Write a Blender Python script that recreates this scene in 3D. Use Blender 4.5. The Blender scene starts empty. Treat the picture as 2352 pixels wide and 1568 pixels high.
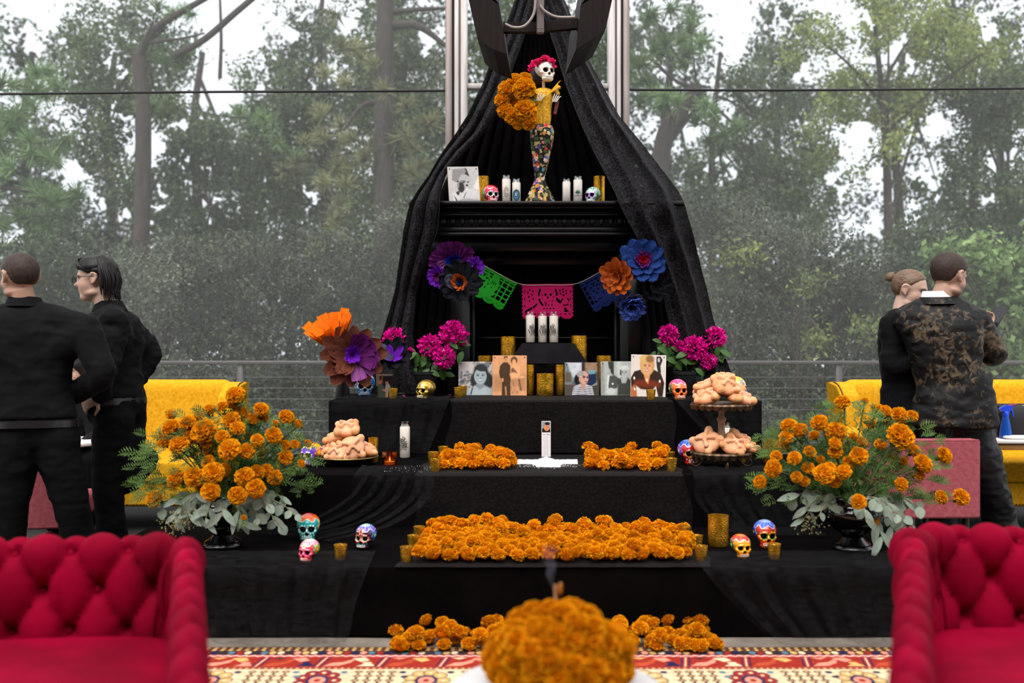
import bpy, bmesh, math, random
import numpy as np
from mathutils import Vector, Matrix, Euler
from mathutils.geometry import tessellate_polygon

random.seed(7)
rng = np.random.default_rng(11)
SC = bpy.context.scene
COL = SC.collection
PI = math.pi

# ------------------------------------------------------------------ camera, sky, exposure
LENS = 35.0
FPX = 2352 * LENS / 36.0
CZ = 1.25
cam_d = bpy.data.cameras.new('camera')
cam_d.lens = LENS
cam_d.sensor_width = 36.0
cam_d.dof.use_dof = True
cam_d.dof.focus_distance = 5.8
cam_d.dof.aperture_fstop = 1.7
cam_d.clip_end = 400
cam = bpy.data.objects.new('camera', cam_d)
cam.location = (0, 0, CZ)
cam.rotation_euler = (PI / 2, 0, 0)
COL.objects.link(cam)
SC.camera = cam

world = bpy.data.worlds.new('overcast_sky')
SC.world = world
world.use_nodes = True
wn, wl = world.node_tree.nodes, world.node_tree.links
wn.clear()
w_out = wn.new('ShaderNodeOutputWorld')
w_bg = wn.new('ShaderNodeBackground')
w_tc = wn.new('ShaderNodeTexCoord')
w_sep = wn.new('ShaderNodeSeparateXYZ')
w_ramp = wn.new('ShaderNodeValToRGB')
w_ramp.color_ramp.elements[0].position = 0.0
w_ramp.color_ramp.elements[0].color = (0.80, 0.86, 0.93, 1)
w_ramp.color_ramp.elements[1].position = 0.9
w_ramp.color_ramp.elements[1].color = (1.0, 1.0, 1.0, 1)
wl.new(w_tc.outputs['Generated'], w_sep.inputs[0])
wl.new(w_sep.outputs['Z'], w_ramp.inputs[0])
wl.new(w_ramp.outputs[0], w_bg.inputs[0])
w_bg.inputs[1].default_value = 1.12
wl.new(w_bg.outputs[0], w_out.inputs[0])

sun_d = bpy.data.lights.new('veiled_sun', 'SUN')
sun_d.energy = 2.9
sun_d.angle = math.radians(50)
sun_d.color = (1.0, 0.96, 0.9)
sun = bpy.data.objects.new('veiled_sun', sun_d)
sun.rotation_euler = (math.radians(32), 0, math.radians(-14))
COL.objects.link(sun)

SC.view_settings.view_transform = 'Standard'
SC.view_settings.look = 'None'
SC.view_settings.exposure = 0.42
SC.view_settings.gamma = 1.0
SC.view_settings.use_curve_mapping = False
SC.cycles.transparent_max_bounces = 12
SC.cycles.max_bounces = 4
world.cycles.sampling_method = 'NONE'
SC.cycles.diffuse_bounces = 1
SC.cycles.glossy_bounces = 1
SC.cycles.transmission_bounces = 2
SC.cycles.use_adaptive_sampling = True
SC.cycles.adaptive_threshold = 0.08
SC.cycles.caustics_reflective = False
SC.cycles.caustics_refractive = False
SC.cycles.use_denoising = True

# ------------------------------------------------------------------ helpers
def at(px, py, d):
    """point seen at a pixel of the 2352x1568 frame, d metres from the camera plane"""
    return Vector(((px - 1176) * d / FPX, d, CZ - (py - 784) * d / FPX))

def on(px, py, z):
    """point on the level z seen at a pixel"""
    return at(px, py, FPX * (CZ - z) / (py - 784))

def xat(px, d):
    return (px - 1176) * d / FPX

def lin(r, g, b):
    def f(c):
        c /= 255.0
        return c / 12.92 if c <= 0.04045 else ((c + 0.055) / 1.055) ** 2.4
    return (f(r), f(g), f(b))

def _hash(ix, iy, iz, seed):
    h = (ix * 374761393 + iy * 668265263 + iz * 2147483647 + seed * 144665) & 0x7fffffff
    h = ((h ^ (h >> 13)) * 1274126177) & 0x7fffffff
    h = h ^ (h >> 16)
    return (h & 0xffff) / 65535.0

def vn(P, scale=1.0, seed=0):
    """value noise, -1..1, of an (n,3) array"""
    P = np.asarray(P, float) * scale
    i = np.floor(P).astype(np.int64)
    f = P - i
    f = f * f * (3 - 2 * f)
    r = np.zeros(len(P))
    for dx in (0, 1):
        for dy in (0, 1):
            for dz in (0, 1):
                w = (f[:, 0] if dx else 1 - f[:, 0]) * (f[:, 1] if dy else 1 - f[:, 1]) * (f[:, 2] if dz else 1 - f[:, 2])
                r += w * _hash(i[:, 0] + dx, i[:, 1] + dy, i[:, 2] + dz, seed)
    return r * 2 - 1

def fbm(P, scale, seed=0, octv=3):
    r = 0
    a = 1.0
    for o in range(octv):
        r = r + a * vn(P, scale * 2 ** o, seed + o)
        a *= 0.5
    return r

class MB:
    """collects primitives; build() links them as one mesh object"""
    def __init__(s):
        s.v = []; s.f = []; s.c = []; s.n = 0
    def add(s, prim, col=None, M=None):
        V, Fs = prim
        V = np.asarray(V, float).reshape(-1, 3)
        if M is not None:
            A = np.array(M)
            V = V @ A[:3, :3].T + A[:3, 3]
        s.v.append(V)
        for Fa in Fs:
            if len(Fa):
                s.f.append(np.asarray(Fa, np.int64) + s.n)
        if col is None:
            col = (0.5, 0.5, 0.5)
        col = np.asarray(col, float)
        if col.ndim == 1:
            col = np.tile(col[:3], (len(V), 1))
        s.c.append(col)
        s.n += len(V)
        return s
    def mesh(s, name, smooth=True, sub=None):
        me = bpy.data.meshes.new(name)
        V = np.concatenate(s.v) if s.v else np.zeros((0, 3))
        if sub is not None:
            V = V - np.array(sub)
        me.vertices.add(len(V))
        me.vertices.foreach_set('co', V.astype(np.float32).ravel())
        tot = sum(len(a) for a in s.f)
        li = np.concatenate([a.ravel() for a in s.f])
        lt = np.concatenate([np.full(len(a), a.shape[1]) for a in s.f])
        ls = np.concatenate([[0], np.cumsum(lt)[:-1]])
        me.loops.add(len(li))
        me.loops.foreach_set('vertex_index', li.astype(np.int32))
        me.polygons.add(tot)
        me.polygons.foreach_set('loop_start', ls.astype(np.int32))
        me.polygons.foreach_set('use_smooth', np.full(tot, bool(smooth)))
        me.update(calc_edges=True)
        if smooth and tot < 30000:
            me.set_sharp_from_angle(angle=math.radians(48))
        ca = me.color_attributes.new('Col', 'FLOAT_COLOR', 'POINT')
        C = np.concatenate(s.c)
        ca.data.foreach_set('color', np.concatenate([C, np.ones((len(C), 1))], 1).astype(np.float32).ravel())
        return me
    def build(s, name, mat, parent=None, world=False, smooth=True):
        sub = parent.location if (world and parent is not None) else None
        return obj(name, s.mesh(name, smooth, sub), mat, parent)

def obj(name, me, mat, parent=None, loc=None, rot=None, scale=None):
    o = bpy.data.objects.new(name, me)
    COL.objects.link(o)
    if mat is not None and len(me.materials) == 0:
        me.materials.append(mat)
    if parent is not None:
        o.parent = parent
    if loc is not None: o.location = loc
    if rot is not None: o.rotation_euler = rot
    if scale is not None: o.scale = (scale,) * 3 if isinstance(scale, (int, float)) else scale
    return o

def tag(o, label, cat, group=None):
    o['label'] = label
    o['category'] = cat
    if group: o['group'] = group
    return o

def thing(name, label, cat, loc=(0, 0, 0), rotz=0, group=None):
    o = bpy.data.objects.new(name, None)
    o.empty_display_size = 0.1
    COL.objects.link(o)
    o.location = loc
    o.rotation_euler = (0, 0, rotz)
    return tag(o, label, cat, group)

def struct(o):
    o['kind'] = 'structure'
    return o

def stuff(o):
    o['kind'] = 'stuff'
    return o

def basis(z, up=(0, 0, 1)):
    """3x3 with third column along z"""
    z = Vector(z).normalized()
    u = Vector(up)
    x = u.cross(z)
    if x.length < 1e-4:
        x = Vector((1, 0, 0)).cross(z)
    x.normalize()
    y = z.cross(x)
    return Matrix((x, y, z)).transposed()

def TR(loc=(0, 0, 0), rot=None, s=1.0):
    R = rot if isinstance(rot, Matrix) else (Euler(rot).to_matrix() if rot is not None else Matrix.Identity(3))
    S = Matrix.Diagonal((s, s, s)) if isinstance(s, (int, float)) else Matrix.Diagonal(s)
    M = (R @ S).to_4x4()
    M.translation = Vector(loc)
    return M

# ------------------------------------------------------------------ primitives: (V, [faces...])
def orient(V, Fs, c=None):
    V = np.asarray(V, float)
    c = V.mean(0) if c is None else np.asarray(c)
    out = []
    for Fa in Fs:
        Fa = np.array(Fa)
        n = np.cross(V[Fa[:, 1]] - V[Fa[:, 0]], V[Fa[:, 2]] - V[Fa[:, 0]])
        flip = ((V[Fa].mean(1) - c) * n).sum(1) < 0
        Fa[flip] = Fa[flip][:, ::-1]
        out.append(Fa)
    return V, out

def p_box(c, s):
    h = np.array(s) / 2.0
    V = np.array([[x, y, z] for x in (-1, 1) for y in (-1, 1) for z in (-1, 1)], float) * h + np.array(c)
    return orient(V, [np.array([[0, 1, 3, 2], [4, 6, 7, 5], [0, 4, 5, 1], [2, 3, 7, 6], [0, 2, 6, 4], [1, 5, 7, 3]])])

def p_bb(x0, x1, y0, y1, z0, z1, b=0.0):
    c = ((x0 + x1) / 2, (y0 + y1) / 2, (z0 + z1) / 2)
    s = (x1 - x0, y1 - y0, z1 - z0)
    return p_cbox(c, s, b) if b > 0 else p_box(c, s)

def p_cbox(c, s, b):
    h = np.array(s) / 2.0
    b = min(b, h.min() * 0.95)
    V = []; idx = {}
    for sx in (-1, 1):
        for sy in (-1, 1):
            for sz in (-1, 1):
                for a in range(3):
                    p = np.array([sx, sy, sz]) * (h - b)
                    p[a] = (sx, sy, sz)[a] * h[a]
                    idx[(sx, sy, sz, a)] = len(V); V.append(p)
    Q = []; T = []
    for a in range(3):
        b1, b2 = [k for k in range(3) if k != a]
        for s0 in (-1, 1):
            r = []
            for (u, w) in ((-1, -1), (1, -1), (1, 1), (-1, 1)):
                k = [0, 0, 0]; k[a] = s0; k[b1] = u; k[b2] = w
                r.append(idx[(*k, a)])
            Q.append(r)
        for u in (-1, 1):
            for w in (-1, 1):
                k0 = [0, 0, 0]; k0[a] = -1; k0[b1] = u; k0[b2] = w
                k1 = list(k0); k1[a] = 1
                Q.append([idx[(*k0, b1)], idx[(*k1, b1)], idx[(*k1, b2)], idx[(*k0, b2)]])
    for sx in (-1, 1):
        for sy in (-1, 1):
            for sz in (-1, 1):
                T.append([idx[(sx, sy, sz, a)] for a in range(3)])
    V, Fs = orient(np.array(V), [np.array(Q), np.array(T)], (0, 0, 0))
    return V + np.array(c), Fs

def gridfaces(nu, nv, cu=False):
    """quads of a nu x nv vertex grid (index i*nv+j); cu closes the u direction"""
    I = np.arange(nu if cu else nu - 1)
    J = np.arange(nv - 1)
    I, J = np.meshgrid(I, J, indexing='ij')
    I2 = (I + 1) % nu
    return np.stack([I * nv + J, I2 * nv + J, I2 * nv + J + 1, I * nv + J + 1], -1).reshape(-1, 4)

def p_lathe(prof, n=24, caps=True, wob=None):
    prof = np.array(prof, float)
    a = np.arange(n) * 2 * PI / n
    R = prof[None, :, 0]
    if wob is not None:
        R = R * wob(a[:, None], prof[None, :, 1])
    X = R * np.cos(a)[:, None]; Y = R * np.sin(a)[:, None]
    Z = np.broadcast_to(prof[None, :, 1], X.shape)
    V = np.stack([X, Y, Z], -1).reshape(-1, 3)
    m = len(prof)
    Fs = [gridfaces(n, m, True)]
    if caps:
        t = []
        for k, rev in ((0, True), (m - 1, False)):
            if prof[k, 0] > 1e-5:
                ci = len(V)
                V = np.vstack([V, [[0, 0, prof[k, 1]]]])
                for i in range(n):
                    q = [i * m + k, ((i + 1) % n) * m + k, ci]
                    t.append(q[::-1] if rev else q)
        if t: Fs.append(np.array(t))
    return V, Fs

def p_tube(pts, rad, n=8, caps=True, flat=None, ref=(0, 0, 1)):
    P = np.array([tuple(p) for p in pts], float)
    m = len(P)
    rad = np.full(m, rad, float) if np.isscalar(rad) else np.array(rad, float)
    T = np.gradient(P, axis=0)
    T /= np.linalg.norm(T, axis=1)[:, None] + 1e-12
    r = np.array(ref, float)
    if abs(T[0] @ r) > 0.95: r = np.array([1.0, 0, 0])
    N = np.zeros_like(P)
    nrm = np.cross(T[0], r); nrm /= np.linalg.norm(nrm)
    for i in range(m):
        nrm = nrm - T[i] * (nrm @ T[i]); nrm /= np.linalg.norm(nrm) + 1e-12
        N[i] = nrm
    B = np.cross(T, N)
    a = np.arange(n) * 2 * PI / n
    fl = 1.0 if flat is None else flat
    V = P[None] + rad[None, :, None] * (np.cos(a)[:, None, None] * N[None] + fl * np.sin(a)[:, None, None] * B[None])
    V = V.reshape(-1, 3)
    Fs = [gridfaces(n, m, True)]
    if caps:
        c0 = len(V)
        V = np.vstack([V, P[:1], P[-1:]])
        t = []
        for i in range(n):
            j = (i + 1) % n
            t.append([j * m, i * m, c0]); t.append([i * m + m - 1, j * m + m - 1, c0 + 1])
        Fs.append(np.array(t))
    return V, Fs

def dirs(nu, nv):
    """unit directions of a closed sphere grid (nu around, nv from pole to pole)"""
    th = np.linspace(0, PI, nv)
    ph = np.arange(nu) * 2 * PI / nu
    PH, TH = np.meshgrid(ph, th, indexing='ij')
    return np.stack([np.sin(TH) * np.cos(PH), np.sin(TH) * np.sin(PH), -np.cos(TH)], -1).reshape(-1, 3)

def p_sphere(c, r, nu=16, nv=10):
    D = dirs(nu, nv)
    r = np.array(r if hasattr(r, '__len__') else (r, r, r), float)
    return D * r + np.array(c), [gridfaces(nu, nv, True)]

def star_r(D, ells, k=0.006):
    """radius along each direction of a smooth union of ellipsoids (c, r) seen from the origin"""
    out = []
    for c, r in ells:
        c = np.array(c, float); r = np.array(r if hasattr(r, '__len__') else (r, r, r), float)
        Dn = D / r; cn = c / r
        A = (Dn ** 2).sum(1); B = Dn @ cn; Cc = (cn ** 2).sum() - 1
        disc = B * B - A * Cc
        t = np.where(disc > 0, (B + np.sqrt(np.maximum(disc, 0))) / A, -1.0)
        out.append(np.maximum(t, 0.0))
    R = np.array(out)
    mx = R.max(0)
    return mx + k * np.log(np.exp((R - mx) / k).sum(0)) - k * math.log(1.0)

def p_blob(ells, k=0.006, nu=40, nv=28, post=None):
    D = dirs(nu, nv)
    R = star_r(D, ells, k)
    V = D * R[:, None]
    if post is not None: V = post(V, D)
    return V, [gridfaces(nu, nv, True)]

def p_grid(fn, nu, nv):
    U, W = np.meshgrid(np.linspace(0, 1, nu), np.linspace(0, 1, nv), indexing='ij')
    V = fn(U.ravel(), W.ravel())
    return np.asarray(V).reshape(-1, 3), [gridfaces(nu, nv)]

def p_ext(poly, t0, t1, axis='z'):
    """extruded 2-D polygon (any simple outline)"""
    n = len(poly)
    tri = tessellate_polygon([[Vector((p[0], p[1], 0)) for p in poly]])
    P = np.array(poly, float)
    lo = np.column_stack([P, np.full(n, t0)]); hi = np.column_stack([P, np.full(n, t1)])
    V = np.vstack([lo, hi])
    T = np.array(tri)
    area = 0.5 * np.sum(P[:, 0] * np.roll(P[:, 1], -1) - np.roll(P[:, 0], -1) * P[:, 1])
    e1 = P[T[:, 1]] - P[T[:, 0]]; e2 = P[T[:, 2]] - P[T[:, 0]]
    neg = (e1[:, 0] * e2[:, 1] - e1[:, 1] * e2[:, 0]) < 0
    T[neg] = T[neg][:, ::-1]
    tris = np.vstack([T[:, ::-1], T + n])
    i = np.arange(n); j = (i + 1) % n
    Q = np.stack([i, j, j + n, i + n], 1)
    if area < 0: Q = Q[:, ::-1]
    if axis == 'y':   # poly in x,z ; thickness along y
        V = V[:, [0, 2, 1]]
    return V, [tris, Q]

def bez(p0, p1, p2, n=10):
    t = np.linspace(0, 1, n)[:, None]
    p0, p1, p2 = (np.array(tuple(p), float) for p in (p0, p1, p2))
    return (1 - t) ** 2 * p0 + 2 * t * (1 - t) * p1 + t * t * p2

def catmull(pts, n=8):
    P = np.array([tuple(p) for p in pts], float)
    P = np.vstack([2 * P[0] - P[1], P, 2 * P[-1] - P[-2]])
    out = []
    for i in range(1, len(P) - 2):
        for t in np.linspace(0, 1, n, endpoint=False):
            a, b, c, d = P[i - 1], P[i], P[i + 1], P[i + 2]
            out.append(0.5 * (2 * b + (c - a) * t + (2 * a - 5 * b + 4 * c - d) * t * t + (3 * b - a - 3 * c + d) * t ** 3))
    out.append(P[-2])
    return np.array(out)

def interp(x, xs, ys):
    return np.interp(x, xs, ys)

def remesh(mb, voxel, smooth=6):
    """one continuous skin around overlapping closed pieces: returns (V, faces)"""
    me = mb.mesh('tmp')
    o = bpy.data.objects.new('tmp', me)
    COL.objects.link(o)
    m = o.modifiers.new('r', 'REMESH'); m.mode = 'VOXEL'; m.voxel_size = voxel
    if smooth:
        s = o.modifiers.new('s', 'SMOOTH'); s.iterations = smooth; s.factor = 0.5
    dg = bpy.context.evaluated_depsgraph_get()
    ev = o.evaluated_get(dg).to_mesh()
    V = np.zeros(len(ev.vertices) * 3, np.float32); ev.vertices.foreach_get('co', V)
    N = np.zeros(len(ev.vertices) * 3, np.float32); ev.vertices.foreach_get('normal', N)
    L = np.zeros(len(ev.loops), np.int32); ev.loops.foreach_get('vertex_index', L)
    o.evaluated_get(dg).to_mesh_clear()
    bpy.data.objects.remove(o); bpy.data.meshes.remove(me)
    return V.reshape(-1, 3).astype(float), N.reshape(-1, 3).astype(float), L.reshape(-1, 4)

# ------------------------------------------------------------------ materials
def newmat(name):
    m = bpy.data.materials.new(name)
    m.use_nodes = True
    nt = m.node_tree
    b = nt.nodes['Principled BSDF']
    return m, nt, b

def N_(nt, t, **kw):
    n = nt.nodes.new(t)
    for k, v in kw.items():
        setattr(n, k, v)
    return n

def noise_node(nt, scale, detail=3, coord='Object', rough=0.55, stretch=None):
    tc = N_(nt, 'ShaderNodeTexCoord')
    n = N_(nt, 'ShaderNodeTexNoise')
    n.inputs['Scale'].default_value = scale
    n.inputs['Detail'].default_value = detail
    n.inputs['Roughness'].default_value = rough
    if stretch is not None:
        mp = N_(nt, 'ShaderNodeMapping')
        mp.inputs['Scale'].default_value = stretch
        nt.links.new(tc.outputs[coord], mp.inputs[0]); nt.links.new(mp.outputs[0], n.inputs['Vector'])
    else:
        nt.links.new(tc.outputs[coord], n.inputs['Vector'])
    return n

def MAT(name, col, rough=0.6, metal=0.0, col2=None, vscale=8, vstretch=None, bump=0, bscale=60, bstretch=None,
        sheen=0, sheencol=None, coat=0, spec=0.5, vcol=False, alpha=None, sss=0, vlo=0.35, vhi=0.65, transl=0):
    m, nt, b = newmat(name)
    b.inputs['Base Color'].default_value = (*col, 1)
    b.inputs['Roughness'].default_value = rough
    b.inputs['Metallic'].default_value = metal
    b.inputs['Specular IOR Level'].default_value = spec
    if sheen:
        b.inputs['Sheen Weight'].default_value = sheen
        b.inputs['Sheen Roughness'].default_value = 0.35
        b.inputs['Sheen Tint'].default_value = (*(sheencol or (1, 1, 1)), 1)
    if coat:
        b.inputs['Coat Weight'].default_value = coat
        b.inputs['Coat Roughness'].default_value = 0.08
    if sss:
        b.inputs['Subsurface Weight'].default_value = sss
        b.inputs['Subsurface Radius'].default_value = (0.012, 0.005, 0.003)
        b.inputs['Subsurface Scale'].default_value = 0.6
    src = None
    if vcol:
        a = N_(nt, 'ShaderNodeAttribute'); a.attribute_name = 'Col'
        src = a.outputs['Color']
    if col2 is not None:
        n = noise_node(nt, vscale, 4, stretch=vstretch)
        r = N_(nt, 'ShaderNodeMapRange'); r.inputs[1].default_value = vlo; r.inputs[2].default_value = vhi
        nt.links.new(n.outputs['Fac'], r.inputs[0])
        mx = N_(nt, 'ShaderNodeMix', data_type='RGBA')
        nt.links.new(r.outputs[0], mx.inputs[0])
        if src is not None:
            nt.links.new(src, mx.inputs[6])
            mul = N_(nt, 'ShaderNodeMix', data_type='RGBA', blend_type='MULTIPLY'); mul.inputs[0].default_value = 1
            nt.links.new(src, mul.inputs[6]); mul.inputs[7].default_value = (*col2, 1)
            nt.links.new(mul.outputs[2], mx.inputs[7])
        else:
            mx.inputs[6].default_value = (*col, 1); mx.inputs[7].default_value = (*col2, 1)
        src = mx.outputs[2]
    if src is not None:
        nt.links.new(src, b.inputs['Base Color'])
    if bump:
        n = noise_node(nt, bscale, 3, stretch=bstretch)
        bp = N_(nt, 'ShaderNodeBump'); bp.inputs['Strength'].default_value = bump; bp.inputs['Distance'].default_value = 0.01
        nt.links.new(n.outputs['Fac'], bp.inputs['Height'])
        nt.links.new(bp.outputs[0], b.inputs['Normal'])
    if transl:
        tr = N_(nt, 'ShaderNodeBsdfTranslucent')
        if src is not None: nt.links.new(src, tr.inputs[0])
        else: tr.inputs[0].default_value = (*col, 1)
        ms = N_(nt, 'ShaderNodeMixShader'); ms.inputs[0].default_value = transl
        nt.links.new(b.outputs[0], ms.inputs[1]); nt.links.new(tr.outputs[0], ms.inputs[2])
        nt.links.new(ms.outputs[0], nt.nodes['Material Output'].inputs[0])
    return m

def sheer(name, col, opac, var=0.0, vscale=40, vstretch=None, rough=0.9, transl=0.0, stripe=None):
    """see-through cloth: transparent mixed with a diffuse weave"""
    m, nt, b = newmat(name)
    out = nt.nodes['Material Output']
    b.inputs['Base Color'].default_value = (*col, 1); b.inputs['Roughness'].default_value = rough
    b.inputs['Specular IOR Level'].default_value = 0.1
    src = b.outputs[0]
    if transl:
        t2 = N_(nt, 'ShaderNodeBsdfTranslucent'); t2.inputs[0].default_value = (*col, 1)
        m2 = N_(nt, 'ShaderNodeMixShader'); m2.inputs[0].default_value = transl
        nt.links.new(src, m2.inputs[1]); nt.links.new(t2.outputs[0], m2.inputs[2]); src = m2.outputs[0]
    tr = N_(nt, 'ShaderNodeBsdfTransparent')
    ms = N_(nt, 'ShaderNodeMixShader')
    ms.inputs[0].default_value = opac
    if var:
        n = noise_node(nt, vscale, 4, stretch=vstretch)
        r = N_(nt, 'ShaderNodeMapRange')
        r.inputs[1].default_value = 0.3; r.inputs[2].default_value = 0.7
        r.inputs[3].default_value = max(0, opac - var); r.inputs[4].default_value = min(1, opac + var)
        nt.links.new(n.outputs['Fac'], r.inputs[0]); nt.links.new(r.outputs[0], ms.inputs[0])
    nt.links.new(tr.outputs[0], ms.inputs[1]); nt.links.new(src, ms.inputs[2])
    nt.links.new(ms.outputs[0], out.inputs[0])
    return m
# ------------------------------------------------------------------ shared materials
m_concrete = MAT('terrace_concrete', lin(150, 138, 126), 0.85, col2=lin(112, 102, 94), vscale=5, bump=0.25, bscale=180)
m_earth = MAT('earth', lin(70, 72, 50), 0.95, col2=lin(48, 52, 34), vscale=1.5)
m_steel = MAT('warm_grey_steel', lin(140, 128, 124), 0.45, 0.35, col2=lin(118, 106, 102), vscale=3, vstretch=(6, 6, 0.5))
m_steel_l = MAT('pale_grey_paint', lin(205, 200, 198), 0.5, col2=lin(176, 168, 165), vscale=4, vstretch=(6, 6, 0.5))
m_rail = MAT('dark_grey_rail', lin(84, 80, 82), 0.45, 0.3)
m_cable = MAT('steel_cable', lin(104, 106, 108), 0.6, 0.2)
m_batten = MAT('black_cord', lin(26, 26, 30), 0.7)
m_screen = sheer('mesh_screen', (0.86, 0.86, 0.85), 0.16, 0.018, 5, (5, 5, 0.5), transl=0.96)
m_glass_c = sheer('dusty_glazing', (0.8, 0.8, 0.8), 0.09, 0.02, 5, transl=0.96)
m_bark = MAT('bark', lin(66, 58, 54), 0.9, col2=lin(44, 38, 35), vscale=9, vstretch=(4, 4, 0.8), bump=0.5, bscale=12)
LEAFCOL = {}
def leafmat(n, a, b, tl=0.35):
    mm = MAT(n, a, 0.6, vcol=True, transl=tl, spec=0.3)
    LEAFCOL[n] = (np.array(a), np.array(b))
    return mm
def leafcols(mat, C, k, seed=0):
    a, b = LEAFCOL[mat.name.split('.')[0]]
    t = np.clip(.5 + .9 * fbm(C, 1.1, seed, 3) + .25 * rng.normal(size=len(C)), 0, 1)[:, None]
    c = (b * (1 - t) + a * t) * rng.uniform(.6, 1.5, (len(C), 1))
    return np.repeat(c, k, 0)
m_leaf_oak = leafmat('oak_leaf', (0.125, 0.17, 0.08), (0.045, 0.064, 0.036))
m_leaf_far = leafmat('far_leaf', (0.11, 0.135, 0.095), (0.05, 0.064, 0.048))
m_leaf_yel = leafmat('light_leaf', (0.26, 0.31, 0.09), (0.12, 0.16, 0.06))
m_leaf_shr = leafmat('grey_leaf', (0.165, 0.19, 0.135), (0.035, 0.046, 0.03))
m_leaf_bright = leafmat('bright_leaf', (0.27, 0.40, 0.14), (0.12, 0.19, 0.07))
m_needle = leafmat('pine_needle', (0.20, 0.32, 0.13), (0.09, 0.15, 0.06))
m_needle_b = leafmat('dry_needle', (0.27, 0.28, 0.13), (0.11, 0.12, 0.06))

# ------------------------------------------------------------------ terrace
fl = MB().add(p_bb(-9, 9, -4, 8.3, -0.25, 0.0, 0.01)).build('floor', m_concrete); struct(fl); fl['label'] = 'bare grey concrete terrace floor'
gr = MB().add(p_grid(lambda u, v: np.stack([(u - .5) * 160, 8.4 + v * 110, -2.6 + 0.25 * np.sin(u * 40) + v * 1.0], -1), 40, 40)).build('ground_outside', m_earth); struct(gr)

m_blocker_wall = MAT('blocker_wall_grey', lin(120, 116, 110), .9, col2=lin(104, 100, 95), vscale=2)
m_blocker_roof = MAT('blocker_roof_brown', lin(96, 84, 72), .8, col2=lin(76, 64, 54), vscale=3, vstretch=(1, 8, 1))
wb = MB().add(p_bb(-9, 9, -4.3, -4.0, 0, 4.6)).build('blocker_wall', m_blocker_wall); struct(wb); wb['label'] = 'unseen wall added behind the viewpoint to cut frontal light'  # unseen wall, added to reduce fill light from the camera side
cl = MB().add(p_bb(-9, 9, -4.0, -1.0, 4.2, 4.4)).build('blocker_roof', m_blocker_roof); struct(cl); cl['label'] = 'unseen roof added behind the viewpoint to hold back sky light'  # unseen roof strip, added to block part of the sky behind the camera

def screen(name, x0, x1, d, mat, z0=0.03, z1=4.7, wob=0.012):
    def f(u, v):
        x = x0 + (x1 - x0) * u; z = z0 + (z1 - z0) * v
        return np.stack([x, d + wob * np.sin(x * 3.1 + 1) * np.sin(v * PI), z], -1)
    o = MB().add(p_grid(f, 40, 16)).build(name, mat)
    return struct(o)

DS = 7.75
w1 = screen('window_1', xat(-330, DS), xat(1026, DS), DS, m_screen); w1['label'] = 'hazy mesh screen left of the altar'
w2 = screen('window_2', xat(1442, DS), xat(2680, DS), DS, m_screen); w2['label'] = 'hazy mesh screen right of the altar'
w3 = screen('window_3', xat(1072, DS), xat(1400, DS), DS + .02, m_glass_c, wob=0.0); w3['label'] = 'dusty glazing between the two steel posts'
for w, pts in ((w1, [(-330, 219), (0, 216), (350, 212), (700, 210), (1026, 208)]), (w2, [(1442, 206), (1800, 207), (2352, 203), (2680, 201)])):
    P = catmull([at(x, y, DS - .03) for x, y in pts], 6)
    MB().add(p_tube(P, 0.010, 8)).build('cord', m_batten, w)

def post(name, strips, lab):
    c = thing(name, lab, 'post', (xat((strips[0][0] + strips[-1][1]) / 2, 7.68), 7.68, 0))
    del c['category']; c['kind'] = 'structure'
    for x0, x1, dy, mt in strips:
        MB().add(p_bb(xat(x0, 7.68), xat(x1, 7.68), 7.62 + dy, 7.76 + dy, 0, 4.7, 0.004)).build('post_strip', mt, c, True)
    return c
c1 = post('trim_1', [(1024, 1039, 0, m_steel), (1039, 1044, .05, m_batten), (1044, 1054, .02, m_steel_l), (1054, 1059, .06, m_steel), (1059, 1073, .01, m_steel_l)],
          'grey steel post left of the draped cloth')
c2 = post('trim_2', [(1397, 1411, .01, m_steel_l), (1411, 1416, .06, m_steel), (1416, 1425, .02, m_steel_l), (1425, 1430, .05, m_batten), (1430, 1444, 0, m_steel)],
          'grey steel post right of the draped cloth')
r3 = MB().add(p_bb(xat(1073, 7.7), xat(1397, 7.7), 7.66, 7.74, at(0, 206, 7.7).z, at(0, 194, 7.7).z, .004)).build('trim_3', m_steel_l); struct(r3)
r3['label'] = 'pale cross rail between the steel posts'
# beam carrying the heater, above the frame
bm_ = MB().add(p_bb(-6, 6, 5.42, 5.58, 3.62, 3.80, .006)).build('trim_4', m_steel); struct(bm_); bm_['label'] = 'overhead steel beam the heater hangs from'

rail = thing('cable_railing', 'dark grey cable railing behind the mesh screens', 'railing', (0, 8.0, 0))
DR = 8.0
MB().add(p_bb(xat(-330, DR), xat(2700, DR), 7.96, 8.04, at(0, 837, DR).z, at(0, 831, DR).z + .01, .006)).build('top_rail', m_rail, rail, True)
for px in (-361, 96, 553, 1010, 1467, 1925, 2382, 2690):
    MB().add(p_bb(xat(px - 7, DR), xat(px + 7, DR), 7.975, 8.025, 0, at(0, 837, DR).z, .004)).build('post', m_rail, rail, True)
cab = MB().add(p_tube([(xat(-361, DR), 0, 0), (xat(2700, DR), 0, 0)], .0026, 6)).mesh('cable')
for k in range(11):
    obj('cable', cab, m_cable, rail, loc=(0, 0, at(0, 866 + 25 * k, DR).z))

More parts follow.
